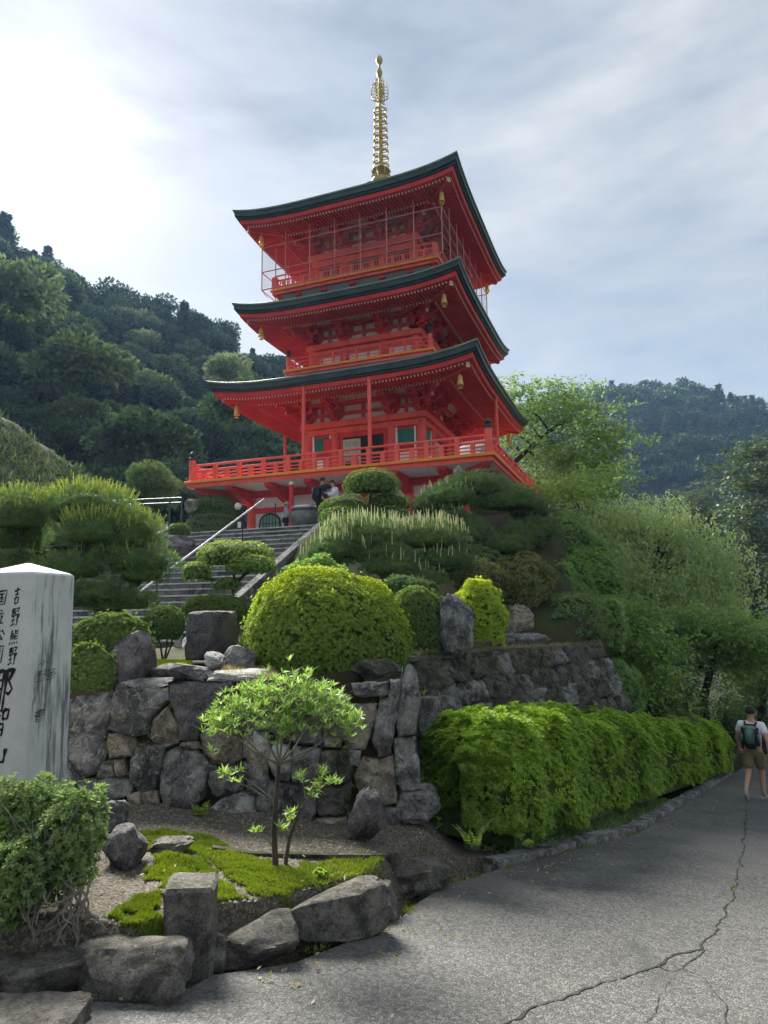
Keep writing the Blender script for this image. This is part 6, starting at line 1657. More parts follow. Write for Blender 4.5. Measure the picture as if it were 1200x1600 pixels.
CH = {
 'yoshi': [[(.1,.82),(.9,.86)],[(.5,1),(.5,.58)],[(.25,.58),(.78,.6)],[(.27,.4),(.3,.02)],[(.27,.4),(.75,.42),(.7,.02)],[(.3,.05),(.7,.05)]],
 'no': [[(.05,.95),(.05,.55)],[(.05,.95),(.45,.95),(.43,.55)],[(.05,.75),(.43,.75)],[(.05,.56),(.44,.57)],[(.24,.95),(.24,.1)],[(.05,.35),(.45,.37)],[(0,.08),(.48,.14)],[(.55,.95),(.9,.95),(.7,.75)],[(.65,.82),(.75,.7)],[(.52,.6),(.95,.62),(.85,.45)],[(.73,.6),(.72,.02),(.6,.1)]],
 'kuma': [[(.2,.98),(.1,.75),(.4,.78)],[(.12,.7),(.12,.35)],[(.12,.7),(.4,.7),(.38,.35)],[(.14,.58),(.38,.58)],[(.14,.48),(.38,.48)],[(.55,.98),(.56,.72),(.9,.74)],[(.85,.92),(.58,.82)],[(.55,.65),(.56,.38),(.92,.4)],[(.85,.58),(.58,.5)],[(.1,.2),(.05,.05)],[(.33,.22),(.36,.06)],[(.58,.22),(.62,.06)],[(.82,.22),(.95,.05)]],
 'kuni': [[(.05,.95),(.05,.02)],[(.05,.95),(.95,.96),(.93,0)],[(.06,.05),(.93,.05)],[(.25,.75),(.75,.76)],[(.28,.5),(.72,.5)],[(.22,.22),(.78,.23)],[(.5,.76),(.5,.22)],[(.62,.42),(.7,.32)]],
 'ritsu': [[(.5,1),(.52,.85)],[(.2,.72),(.85,.75)],[(.32,.6),(.4,.2)],[(.7,.62),(.58,.18)],[(.05,.1),(.95,.14)]],
 'kou': [[(.4,.95),(.1,.5)],[(.6,.95),(.95,.5)],[(.5,.55),(.3,.15),(.72,.2)],[(.62,.38),(.82,.08)]],
 'en': [[(.05,.95),(.05,.02)],[(.05,.95),(.95,.96),(.93,0)],[(.06,.05),(.93,.05)],[(.3,.8),(.7,.8)],[(.5,.9),(.5,.68)],[(.22,.68),(.78,.68)],[(.35,.58),(.35,.45),(.65,.45),(.65,.58),(.35,.58)],[(.5,.45),(.28,.15)],[(.5,.45),(.55,.12)],[(.55,.35),(.78,.15)]],
 'na': [[(.1,.95),(.48,.97),(.46,.1),(.36,.16)],[(.2,.95),(.18,.4),(.05,.05)],[(.05,.72),(.46,.73)],[(.03,.48),(.46,.5)],[(.62,.98),(.62,-.1)],[(.62,.95),(.92,.95),(.75,.68),(.95,.45),(.8,.32),(.68,.4)]],
 'chi': [[(.22,1),(.08,.82)],[(.15,.88),(.5,.9)],[(.05,.7),(.55,.72)],[(.3,.9),(.28,.7),(.05,.48)],[(.32,.66),(.5,.5)],[(.65,.9),(.66,.56)],[(.65,.9),(.95,.9),(.92,.56)],[(.66,.58),(.93,.58)],[(.25,.42),(.25,0)],[(.25,.42),(.75,.42),(.74,0)],[(.26,.22),(.74,.22)],[(.26,.02),(.74,.02)]],
 'san': [[(.5,1),(.5,.1)],[(.08,.65),(.1,.08),(.92,.08)],[(.92,.65),(.92,.02)]],
 'ko': [[(.5,1),(.5,.05),(.4,.12)],[(.28,.6),(.1,.3)],[(.72,.62),(.92,.32)]],
 'hitsu': [[(.2,1),(.1,.8)],[(.15,.9),(.4,.9)],[(.6,1),(.5,.82)],[(.55,.9),(.9,.9)],[(.2,.72),(.8,.74),(.78,.5)],[(.05,.6),(.95,.62)],[(.2,.48),(.8,.5)],[(.1,.32),(.9,.34)],[(.5,.8),(.5,0)]],
 'sho': [[(.25,.95),(.75,.96),(.74,.75)],[(.1,.85),(.92,.87)],[(.25,.74),(.75,.76)],[(.05,.62),(.95,.64)],[(.5,1),(.5,.5)],[(.15,.5),(.85,.52)],[(.28,.42),(.28,0)],[(.28,.42),(.74,.42),(.73,0)],[(.28,.2),(.73,.2)],[(.28,.02),(.73,.02)]],
}
def brush(ch, cx, cz, w, h, sw, face, name='brushed_character'):
    """one character as flat brush strokes on a face of the shaft; cx from the face centre, cz from the base; face 0 main, 1 side"""
    rs_ = random.Random(hash(ch) % 1000); vs = []; fs = []
    for st in CH[ch]:
        pts = []
        for a, b in zip(st, st[1:]):
            for j in range(5): pts.append(Vector((lerp(a[0], b[0], j / 5), lerp(a[1], b[1], j / 5))))
        pts.append(Vector(st[-1])); n_ = len(pts); k0 = len(vs)
        for i, q in enumerate(pts):
            q = Vector(((q.x - .5) * w + (q.y - .5) * w * .10, (q.y - .5) * h + (q.x - .5) * h * .06))
            d_ = pts[min(i + 1, n_ - 1)] - pts[max(i - 1, 0)]; d_ = Vector((d_.x * w, d_.y * h)).normalized(); s_ = Vector((-d_.y, d_.x))
            t_ = i / (n_ - 1); ww = sw * (1.15 - .75 * t_ + .25 * math.sin(t_ * 9)) * .5
            for sg in (-1, 1):
                v = q + s_ * (sg * ww); z = cz + v.y; off = h2 * (1.06 - .06 * z / H_) + 0.003
                vs.append((cx + v.x, -off, z) if face == 0 else (off, cx + v.x, z))
            if i: fs.append((k0 + 2 * i - 2, k0 + 2 * i - 1, k0 + 2 * i + 1, k0 + 2 * i))
    link(name, raw_mesh(name, vs, fs, MATS['ink']), mon)
# the main face is the local -y... the local frame is turned by MA, so find face directions: face toward the camera is local -x
def brush_px(ch, px, py, wpx, hpx, sw, side=False):
    """placed where the photograph shows it: main face (local -x) or side face (local -y)"""
    nloc = Vector((-1, 0, 0)) if not side else Vector((0, -1, 0))
    Rz = Matrix.Rotation(MA, 3, 'Z'); nw = Rz @ nloc
    a = ray(px, py); pc = Vector((cen.x, cen.y, 0)) + nw * h2 * 1.03
    q = a * (pc.dot(nw) / a.dot(nw)); lq = Rz.inverted() @ (q - Vector((cen.x, cen.y, mz0)))
    mpp = q.y / FOCAL
    return lq, mpp
# side -x carries the title, side -y carries the small writing
def write(ch, px, py, wpx, hpx, sw, side=False):
    lq, mpp = brush_px(ch, px, py, wpx, hpx, sw, side)
    rs_ = random.Random(hash(ch) % 1000); vs = []; fs = []; w, h = wpx * mpp * (3.2 if side else 1.0), hpx * mpp
    for st in CH[ch]:
        pts = []
        for a, b in zip(st, st[1:]):
            for j in range(5): pts.append(Vector((lerp(a[0], b[0], j / 5), lerp(a[1], b[1], j / 5))))
        pts.append(Vector(st[-1])); n_ = len(pts); k0 = len(vs)
        for i, q in enumerate(pts):
            d_ = pts[min(i + 1, n_ - 1)] - pts[max(i - 1, 0)]; d_ = Vector((d_.x * w, d_.y * h)).normalized(); s_ = Vector((-d_.y, d_.x))
            q = Vector(((q.x - .5) * w + (q.y - .5) * w * .15, (q.y - .5) * h + (q.x - .5) * h * .10))
            t_ = i / (n_ - 1); ww = sw * mpp * (1.2 - .75 * t_ + .25 * math.sin(t_ * 9)) * .5
            for sg in (-1, 1):
                v = q + s_ * (sg * ww); z = lq.z + v.y; off = h2 * (1.06 - .06 * z / H_) + 0.003
                vs.append((-off, lq.y - v.x, z) if not side else (lq.x + v.x, -off, z))
            if i: fs.append((k0 + 2 * i - 2, k0 + 2 * i - 1, k0 + 2 * i + 1, k0 + 2 * i))
    link('brushed_character', raw_mesh('brushed_character', vs, fs, MATS['ink']), mon)
for ch, px, py, w, h, sw in (('yoshi', 26, 931, 12, 25, 2.4), ('no', 24, 964, 14, 29, 1.9), ('kuma', 22, 996, 15, 24, 1.9), ('no', 20, 1025, 14, 28, 1.9),
                             ('kuni', 2, 934, 16, 23, 2.2), ('ritsu', 0, 965, 14, 24, 2.6), ('kou', 0, 993, 16, 18, 2.4), ('en', -3, 1023, 15, 27, 2.2),
                             ('na', 4, 1076, 36, 58, 5.0), ('chi', -1, 1128, 30, 42, 4.4), ('san', -6, 1176, 36, 34, 5.0)): write(ch, px, py, w, h, sw)
for ch, px, py, w, h, sw in (('ko', 68, 1036, 8, 10, 1.0), ('no', 66, 1056, 8, 17, 0.9), ('hitsu', 80, 1056, 8, 22, 1.0), ('sho', 61, 1118, 9, 17, 1.0)): write(ch, px, py, w, h, sw, True)

# ------------------------------------------------------------------ people
paint('skin', (0.50, 0.30, 0.21), 0.55, 0.06); paint('shirt_white', (0.78, 0.78, 0.80), 0.8, 0.05, 8); paint('shorts_khaki', (0.20, 0.155, 0.085), 0.85, 0.1, 8); paint('hair_dark', (0.018, 0.015, 0.014), 0.6, 0.2, 20)
paint('shoe_grey', (0.45, 0.43, 0.40), 0.7, 0.1); paint('pack_black', (0.018, 0.022, 0.026), 0.7, 0.2); paint('pack_green', (0.14, 0.26, 0.23), 0.7, 0.1, 6); paint('navy', (0.016, 0.018, 0.024), 0.85, 0.2); paint('denim_pale', (0.42, 0.46, 0.56), 0.85, 0.1, 8)
paint('trouser_dark', (0.02, 0.021, 0.026), 0.85, 0.2); paint('cap_pink', (0.68, 0.52, 0.48), 0.8, 0.06); paint('jacket_white', (0.66, 0.70, 0.76), 0.8, 0.12, 14); paint('trouser_white', (0.5, 0.5, 0.52), 0.85, 0.1)
def skin_mesh(name, verts, edges, mat, root=0, sub=2):
    """verts: (x,y,z,r) joints; grown into one continuous surface"""
    me = bpy.data.meshes.new(name); me.from_pydata([v[:3] for v in verts], edges, [])
    ob = bpy.data.objects.new(name, me); col.objects.link(ob)
    md = ob.modifiers.new('skin', 'SKIN'); md.use_smooth_shade = True
    for i, v in enumerate(verts):
        sv = me.skin_vertices[0].data[i]; sv.radius = (v[3], v[4] if len(v) > 4 else v[3]); sv.use_root = (i == root)
    s_ = ob.modifiers.new('sub', 'SUBSURF'); s_.levels = sub; s_.render_levels = sub
    dg = bpy.context.evaluated_depsgraph_get()
    res = bpy.data.meshes.new_from_object(ob.evaluated_get(dg)); bpy.data.objects.remove(ob)
    res.name = name; res.materials.clear(); res.materials.append(MATS[mat])
    res.polygons.foreach_set('use_smooth', [True] * len(res.polygons))
    return res
def person(name, loc, rz, J, label, clothes, hair='hair_dark', scale=1.0, head_yaw=0.0, cap=None, shoe='shoe_grey', hair_len=0.0):
    """J: joint positions (x right, y forward); clothes: (part name, joint chain groups, extra radius, material)"""
    o = empty(name, loc, rz, label, 'person'); o.scale = (scale,) * 3
    RAD = dict(pelvis=(.15, .11), waist=(.135, .10), chest=(.16, .105), neck=.055, head0=.07, head1=(.078, .095), head2=(.07, .085), shl=.065, ell=.042, wrl=.030, hal=(.036, .02), shr=.065, elr=.042, wrr=.030, har=(.036, .02),
               hil=.085, knl=.058, anl=.038, tol=.042, hir=.085, knr=.058, anr=.038, tor=.042)
    E_ = [('pelvis', 'waist'), ('waist', 'chest'), ('chest', 'neck'), ('neck', 'head0'), ('head0', 'head1'), ('head1', 'head2'), ('chest', 'shl'), ('shl', 'ell'), ('ell', 'wrl'), ('wrl', 'hal'), ('chest', 'shr'), ('shr', 'elr'), ('elr', 'wrr'), ('wrr', 'har'),
          ('pelvis', 'hil'), ('hil', 'knl'), ('knl', 'anl'), ('anl', 'tol'), ('pelvis', 'hir'), ('hir', 'knr'), ('knr', 'anr'), ('anr', 'tor')]
    names = list(RAD); V_ = []
    for nme in names:
        r = RAD[nme]; r = r if isinstance(r, tuple) else (r, r); V_.append((*J[nme], *r))
    ed = [(names.index(a), names.index(b)) for a, b in E_]
    for sd in ('l', 'r'):                                   # five fingers each
        w_, h_ = Vector(J['wr' + sd]), Vector(J['ha' + sd]); d = (h_ - w_).normalized(); s = d.cross(Vector((0, 1, 0.3))).normalized(); f = s.cross(d)
        for k, (o_, ln) in enumerate(((-.03, .06), (-.01, .075), (.01, .07), (.028, .055))):
            a = h_ + s * o_ * .9 + d * .02; b = a + d * ln * .6 + f * .012; c2 = b + d * ln * .4 + f * .03
            i0 = len(V_); V_ += [(*a, .010, .010), (*b, .009, .009), (*c2, .007, .007)]; ed += [(names.index('ha' + sd), i0), (i0, i0 + 1), (i0 + 1, i0 + 2)]
        a = h_ - d * .02 + s * .04; b = a + s * .02 + d * .035; i0 = len(V_); V_ += [(*a, .011, .011), (*b, .009, .009)]; ed += [(names.index('ha' + sd), i0), (i0, i0 + 1)]
    link('body', skin_mesh('body', V_, ed, 'skin', names.index('pelvis')), o)
    for (pn, joints, edges_, extra, mat) in clothes:
        vv = []; jn = list(joints)
        for nme in jn:
            r = joints[nme] if joints[nme] is not None else RAD[nme]; r = r if isinstance(r, tuple) else (r, r); vv.append((*J[nme], r[0] + extra, r[1] + extra))
        link(pn, skin_mesh(pn, vv, [(jn.index(a), jn.index(b)) for a, b in edges_], mat, 0), o)
    for sd in ('l', 'r'):
        a, t_ = Vector(J['an' + sd]), Vector(J['to' + sd]); d = (t_ - a).normalized(); heel = a + Vector((0, -.04, -.035))
        link('shoe', skin_mesh('shoe', [(*(a + Vector((0, -.01, .0))), .046, .046), (*heel, .042, .04), (*(heel.lerp(t_, .55)), .045, .035), (*(t_ + d * .03), .042, .028)], [(0, 1), (1, 2), (2, 3)], shoe, 1, 1), o)
    h = Vector(J['head1']); t_ = Vector(J['head2']); hm = MB()
    # head of hair: upper back shell; face features on the front
    Rh = Matrix.Rotation(head_yaw, 3, 'Z')
    vs = []; fs = []; NA, NB = 16, 9
    for j in range(NB + 1):
        ph = math.pi * (0.62 * j / NB)
        for i in range(NA):
            a = 2 * math.pi * i / NA; front = max(0, math.sin(a)); pj = ph * (1 - .38 * front) * (1 + (hair_len if front < .3 else 0))
            q = Vector((.089 * math.sin(pj) * math.cos(a), .107 * math.sin(pj) * math.sin(a) - .006, .107 * math.cos(pj))); vs.append(Rh @ q + h + Vector((0, 0, .035)))
    for j in range(NB):
        for i in range(NA): fs.append((j * NA + i, j * NA + (i + 1) % NA, (j + 1) * NA + (i + 1) % NA, (j + 1) * NA + i))
    hm.add(vs, fs); hm.build('hair', MATS[hair], o, True)
    fc = MB()
    for sx_ in (-.033, .033): fc.box(h + Rh @ Vector((sx_, .094, .0)), (.022, .012, .010))
    fc.build('eyes', MATS['hair_dark'], o); MB().add([h + Rh @ Vector(v) for v in ((-.014, .088, -.03), (.014, .088, -.03), (0, .118, -.028), (0, .094, .005))], [(0, 1, 2), (1, 3, 2), (3, 0, 2), (0, 3, 1)]).build('nose', MATS['skin'], o)
    MB().box(h + Rh @ Vector((0, .088, -.055)), (.044, .012, .009)).build('mouth', MATS['cap_pink'], o)
    for sx_ in (-1, 1): MB().lathe([(.008, -.028), (.018, -.01), (.02, .012), (.008, .028)], 8, h + Rh @ Vector((sx_ * .084, -.005, -.005))).build('ear', MATS['skin'], o, True)
    if cap:
        cm = MB().lathe([(.108, 0.02), (.112, .05), (.10, .10), (.06, .135), (.01, .145)], 16, h + Vector((0, 0, .0)))
        br_ = [h + Rh @ Vector((math.cos(a) * .10, math.sin(a) * .11 + .0, .03)) for a in [math.pi * k / 8 for k in range(9)]]; bo = [h + Rh @ Vector((math.cos(a) * .10, math.sin(a) * .2 + .02, .005)) for a in [math.pi * k / 8 for k in range(9)]]
        cm.add(br_ + bo, [(k, k + 1, k + 10, k + 9) for k in range(8)]); cm.build('cap', MATS[cap], o, True)
    return o
BASEJ = dict(pelvis=(0, 0, .95), waist=(0, .01, 1.10), chest=(0, .0, 1.33), neck=(0, .01, 1.47), head0=(0, .03, 1.54), head1=(0, .035, 1.62), head2=(0, .03, 1.68), shl=(-.18, 0, 1.40), ell=(-.24, -.03, 1.13), wrl=(-.24, .06, .90), hal=(-.235, .09, .83), shr=(.18, 0, 1.40), elr=(.25, -.06, 1.13), wrr=(.25, -.02, .89), har=(.245, 0, .82),
             hil=(-.09, 0, .90), knl=(-.10, .02, .50), anl=(-.10, -.02, .085), tol=(-.11, .12, .035), hir=(.09, 0, .90), knr=(.10, .02, .50), anr=(.10, -.02, .085), tor=(.11, .12, .035))
SHIRT = dict(pelvis=(.15, .115), waist=None, chest=(.165, .115), shl=.075, ell=.052, shr=.075, elr=.052)
SHIRT_E = [('pelvis', 'waist'), ('waist', 'chest'), ('chest', 'shl'), ('shl', 'ell'), ('chest', 'shr'), ('shr', 'elr')]
PANTS = dict(pelvis=(.15, .115), hil=.10, knl=.07, anl=.055, hir=.10, knr=.07, anr=.055)
PANTS_E = [('pelvis', 'hil'), ('hil', 'knl'), ('knl', 'anl'), ('pelvis', 'hir'), ('hir', 'knr'), ('knr', 'anr')]
LONG = dict(SHIRT, wrl=.038, wrr=.038); LONG_E = SHIRT_E + [('ell', 'wrl'), ('elr', 'wrr')]
# walking man on the road
J = dict(BASEJ); J.update(knl=(-.11, -.06, .51), anl=(-.12, -.42, .27), tol=(-.12, -.36, .10), knr=(.09, .16, .50), anr=(.09, .16, .085), tor=(.10, .30, .035), ell=(-.27, .04, 1.13), wrl=(-.27, .17, .93), hal=(-.265, .20, .86), elr=(.27, -.10, 1.14), wrr=(.28, -.10, .90), har=(.275, -.09, .83))
J['belt'] = (0, .0, 1.06); J['midl'] = tuple(Vector(J['shl']).lerp(Vector(J['ell']), .62)); J['midr'] = tuple(Vector(J['shr']).lerp(Vector(J['elr']), .62))
J['thl'] = tuple(Vector(J['hil']).lerp(Vector(J['knl']), .86)); J['thr'] = tuple(Vector(J['hir']).lerp(Vector(J['knr']), .86))
mq = on_road(1184, 1251)
walk_rz = -math.atan2(0.75, 1.0)
person('person', mq, walk_rz, J, 'man in white t-shirt and khaki shorts walking away down the road with backpack',
       [('shirt', dict(pelvis=(.168, .132), waist=(.155, .12), chest=(.175, .12), shl=.085, midl=.068, shr=.085, midr=.068), [('waist', 'pelvis'), ('waist', 'chest'), ('chest', 'shl'), ('shl', 'midl'), ('chest', 'shr'), ('shr', 'midr')], .008, 'shirt_white'),
        ('shorts', dict(pelvis=(.158, .122), belt=(.145, .108), hil=.105, thl=.092, hir=.105, thr=.092), [('belt', 'pelvis'), ('pelvis', 'hil'), ('hil', 'thl'), ('pelvis', 'hir'), ('hir', 'thr')], .012, 'shorts_khaki')], scale=1.0)
def backpack(loc, rz, label, front, size=(.30, .16, .46), z=1.22):
    """worn on the back: y is the wearer's forward"""
    o = empty('backpack', loc, rz, label, 'backpack'); cy = -.20
    def rb(c, d, bev): return MB().box(c, d), bev
    def rounded(name, c, d, mat, bev):
        b = MB().box(c, d).build(name, MATS[mat], o); md = bmesh.new(); md.from_mesh(b.data); bmesh.ops.bevel(md, geom=list(md.edges), offset=bev, segments=3, affect='EDGES', clamp_overlap=True); md.to_mesh(b.data); md.free(); b.data.polygons.foreach_set('use_smooth', [True] * len(b.data.polygons)); return b
    rounded('body', (0, cy, z), size, 'pack_black', .06)
    rounded('front_panel', (0, cy - size[1] / 2 - .012, z + .03), (size[0] * .5, .05, size[2] * .66), front, .022)
    rounded('top_panel', (0, cy - size[1] / 2 + .0, z + size[2] * .36), (size[0] * .78, .07, .09), front, .03)
    for s in (-1, 1):
        rounded('side_pocket', (s * size[0] * .5, cy, z - .02), (.05, .10, .16), front, .02)
        MB().tube([(s * .08, cy + .07, z + .2), (s * .10, -.06, z + .24), (s * .11, .06, z + .22), (s * .12, .12, z + .08), (s * .14, .05, z - .12), (s * .13, cy + .07, z - .17)], .02, 7).build('strap', MATS['pack_black'], o, True)
    MB().tube([(-.05, cy - size[1] / 2 - .045, z - .1), (0, cy - size[1] / 2 - .05, z - .16), (.05, cy - size[1] / 2 - .045, z - .1), (.06, cy - size[1] / 2 - .045, z + .1)], .007, 5).build('trim', MATS['pack_black'], o)
    return o
backpack(mq, walk_rz, 'pale green and black backpack worn by the walking man', 'pack_green')
# woman in a cap beside the incense burner
J = dict(BASEJ); J.update(ell=(-.22, .06, 1.14), wrl=(-.18, .28, 1.0), hal=(-.17, .34, .98), elr=(.24, .05, 1.14), wrr=(.18, .28, 1.05), har=(.17, .34, 1.03))
wq = at(447, 783, 24.6); wz = PAG.z
person('person', (wq.x, wq.y, wz), R(-75), J, 'woman in pale cap and denim jacket beside the incense burner', [('jacket', LONG, LONG_E, .022, 'denim_pale'), ('trousers', PANTS, PANTS_E, .008, 'trouser_dark')], scale=(wq.z - wz) / 1.78, cap='cap_pink', hair_len=.35)
# couple at the head of the stairs
gq = at(503, 745, 22.0)
J = dict(BASEJ); J.update(elr=(.22, .20, 1.42), wrr=(.16, .36, 1.58), har=(.13, .40, 1.63), ell=(-.20, .18, 1.25), wrl=(-.05, .34, 1.30), hal=(0, .38, 1.32))
cz = 2.50
person('person', (gq.x, gq.y, cz), R(-62), J, 'man in black holding a phone up at the head of the stairs', [('jacket', LONG, LONG_E, .03, 'navy'), ('trousers', PANTS, PANTS_E, .012, 'trouser_dark')], scale=(gq.z - cz) / 1.76, head_yaw=.3)
backpack((gq.x, gq.y, cz), R(-62), 'black backpack of the man at the head of the stairs', 'pack_black', (.34, .2, .5))
fq = at(521, 751, 21.9)
J = dict(BASEJ); J.update(elr=(.25, .10, 1.42), wrr=(.18, .16, 1.60), har=(.15, .17, 1.66), ell=(-.20, .15, 1.20), wrl=(-.04, .24, 1.26), hal=(0, .27, 1.28))
person('person', (fq.x, fq.y, cz), R(120), J, 'woman in white patterned jacket facing the man in black', [('jacket', LONG, LONG_E, .03, 'jacket_white'), ('trousers', PANTS, PANTS_E, .01, 'trouser_white')], scale=(fq.z - cz) / 1.74, hair_len=.4)

# ------------------------------------------------------------------ things on the terrace
iq = at(480, 822, 23.0)
ib = empty('incense_burner', (iq.x, iq.y, PAG.z - .02), 0, 'large round bronze incense burner at the head of the stairs', 'incense burner')
MB().lathe([(.34, -.05), (.36, .1), (.3, .16), (.45, .26), (.60, .42), (.64, .58), (.62, .72), (.54, .80), (.50, .83), (.55, .86), (.55, .90)], 28).build('bowl', MATS['bronze'], ib, True)
MB().lathe([(.55, .90), (.57, .91), (.57, .97), (.55, .98), (.48, .97)], 28).build('rim', MATS['steel'], ib, True)
for k in range(3):
    a = k * 2.09 + .4; MB().tube([(.42 * math.cos(a), .42 * math.sin(a), .3), (.5 * math.cos(a), .5 * math.sin(a), .12), (.46 * math.cos(a), .46 * math.sin(a), -.05)], [.07, .06, .08], 8).build('foot', MATS['bronze'], ib, True)
rq = at(455, 822, 24.0)
rp = empty('red_post', (rq.x, rq.y, PAG.z - .05), 0, 'free standing red post with a white knob beside the woman in the cap', 'post')
MB().tube([(0, 0, 0), (0, 0, 1.98)], .085, 14).build('shaft', M_RED, rp, True); MB().lathe([(.095, 1.98), (.1, 2.0), (.09, 2.06), (.05, 2.1), (.005, 2.115)], 14).build('knob', MATS['lamp_white'], rp, True)
lq = at(372, 791, 24.6)
lp_ = empty('globe_lamp', (lq.x, lq.y, PAG.z), 0, 'white globe lamp on a dark pole by the left base column', 'lamp')
MB().tube([(.12, 0, -.1), (.12, 0, lq.z - PAG.z - .05), (0, 0, lq.z - PAG.z - .12)], .025, 8).build('pole', MATS['dark_metal'], lp_, True); MB().lathe([(.05, -.13), (.11, -.09), (.14, 0), (.11, .09), (.03, .13)], 14, (0, 0, lq.z - PAG.z)).build('globe', MATS['lamp_white'], lp_, True)
nq = at(374, 820, 24.2)
ns_ = empty('notice_board', (nq.x, nq.y, PAG.z), 0, 'small white notice on a stake by the left base column', 'notice'); MB().box((0, 0, nq.z - PAG.z), (.12, .02, .22)).build('board', MATS['lamp_white'], ns_); MB().box((0, .02, (nq.z - PAG.z) / 2 - .05), (.03, .02, nq.z - PAG.z)).build('stake', MATS['dark_metal'], ns_)

# ------------------------------------------------------------------ moss, grass, gravel and small plants
def inside(x, y, poly):
    r_ = False; j = len(poly) - 1
    for i in range(len(poly)):
        xi, yi = poly[i]; xj, yj = poly[j]
        if (yi > y) != (yj > y) and x < (xj - xi) * (y - yi) / (yj - yi) + xi: r_ = not r_
        j = i
    return r_
rg = np.random.default_rng(801)
MOSS = [[(178, 1302), (262, 1300), (335, 1311), (372, 1338), (420, 1344), (470, 1358), (490, 1380), (450, 1404), (400, 1402), (350, 1366), (300, 1342), (250, 1336), (182, 1333)],
        [(245, 1346), (310, 1350), (350, 1378), (385, 1408), (330, 1412), (262, 1398), (225, 1382)], [(165, 1440), (205, 1412), (250, 1396), (248, 1448), (200, 1452)], [(470, 1345), (600, 1330), (600, 1352), (560, 1368), (500, 1385), (470, 1372)]]
def moss_patch(poly, label, n, dens=1.0):
    P2 = [on_bed(*q) for q in poly]; pl = [(q.x, q.y) for q in P2]
    x0, x1 = min(a for a, b in pl), max(a for a, b in pl); y0, y1 = min(b for a, b in pl), max(b for a, b in pl)
    pts = []
    while len(pts) < n:
        x, y = rg.uniform(x0, x1), rg.uniform(y0, y1)
        if inside(x + .07 * nz(x, y, 1, 6) + .03 * nz(x, y, 2, 20), y + .09 * nz(x, y, 7, 5) + .04 * nz(x, y, 9, 18), pl) and nz(x, y, 3, 6) + .5 * nz(x, y, 4, 17) > -0.55 + (1 - dens): pts.append((x, y))
    P_ = np.array([(x, y, bed_z(x, y) + .002 + .018 * max(0, .6 + nz(x, y, 2, 8))) for x, y in pts])
    d = norm(rg.normal(size=P_.shape) * .55 + np.array([0, 0, 1]))
    Q = leaf_quads(P_ - np.array([0, 0, .012]), d, rg.uniform(.018, .034, n), .009, rg, 0)
    t = np.clip(.35 + .3 * vnoise(P_, 5, 2) + rg.random(n) * .35, 0, 1)
    o = link('moss', quad_mesh('moss', Q, MATS['moss'], t)); return tag(o, label, 'moss', kind='stuff')
moss_patch(MOSS[0], 'bright moss carpet curving across the gravel bed', 26000)
moss_patch(MOSS[1], 'moss covering the little mound behind the post stone', 12000, .85)
moss_patch(MOSS[2], 'moss patch left of the square post stone', 9000, .75)
moss_patch(MOSS[3], 'thin moss in front of the drain beside the small tree', 4500, .7)
# pebbles on the bed
peb = []
PB = []
while len(peb) < 5200:
    x, y = rg.uniform(-3.6, .6), rg.uniform(3.2, 7.0)
    if x < road_left(y) - .25 and nz(x, y, 5, .8) > -.35: peb.append((x, y, bed_z(x, y)))
vs, fs = [], []
for (x, y, z) in peb:
    r = rg.uniform(.006, .017); k = len(vs); a = rg.uniform(0, 6.28)
    for (dx, dy, dz) in ((1, 0, 0), (-.3, .9, 0), (-.8, -.6, 0), (.2, .1, .8)):
        vs.append((x + r * (dx * math.cos(a) - dy * math.sin(a)) * 1.2, y + r * (dx * math.sin(a) + dy * math.cos(a)), z + r * dz))
    fs += [(k, k + 1, k + 3), (k + 1, k + 2, k + 3), (k + 2, k, k + 3)]
paint('pebble', (0.17, 0.155, 0.135), 0.9, 0.55, 45)
tag(link('gravel', raw_mesh('gravel', vs, fs, MATS['pebble'], True)), 'pale loose gravel strewn over the garden bed', 'gravel', kind='stuff')
def tuft_field(name, P_, L, W, mat, label, per=1, lean=.5, up=1.0, cat='grass', hang=None):
    P_ = np.repeat(np.asarray(P_), per, 0); n_ = len(P_)
    d = norm(rg.normal(size=P_.shape) * lean + (np.array([0, 0, up]) if hang is None else np.asarray(hang)))
    Q = leaf_quads(P_ + rg.normal(0, .004, P_.shape), d, L * rg.uniform(.5, 1.3, n_), W, rg, 0.0)
    return tag(link(name, quad_mesh(name, Q, MATS[mat], rg.random(n_))), label, cat, kind='stuff')
# grass along the cracks and the kerb
cp_ = [q for i, q in enumerate(crack_main) if nz(q.x, q.y, 3, 1.6) > .12]
P_ = [(q.x + rg.normal(0, .012), q.y + rg.normal(0, .012), road_z(q.x, q.y)) for q in cp_ for _ in range(2)]
tuft_field('crack_grass', P_, .022, .004, 'moss', 'short grass growing in the long crack of the road', 4)
P_ = []
for i in range(900):
    y = rg.uniform(3.4, 9.0); x = road_left(y) + rg.normal(.0, .03)
    if nz(x, y, 8, 2.5) > .05: P_.append((x, y, road_z(x, y)))
tuft_field('verge_grass', P_, .035, .005, 'moss', 'thin weeds along the edge of the road by the edging stones', 4)
# dry grass on the wall top, yellow moss patch by the steps
P_ = []
for i in range(1500):
    q = at(rg.uniform(345, 430), 1052, rg.uniform(6.9, 7.6)); P_.append((q.x, q.y, terrace_z(q.x, q.y) + .02))
tuft_field('dry_grass', P_, .07, .006, 'dry_grass', 'patch of dry brown grass on the wall top under the big azalea', 3, .9)
P_ = []
for i in range(1400):
    q = at(rg.uniform(232, 300), 1030, rg.uniform(8.0, 9.0)); P_.append((q.x, q.y, terrace_z(q.x, q.y) + .01))
tuft_field('yellow_grass', P_, .045, .006, 'azalea_bright', 'sunlit yellow grass at the foot of the small round shrub', 3, .7)
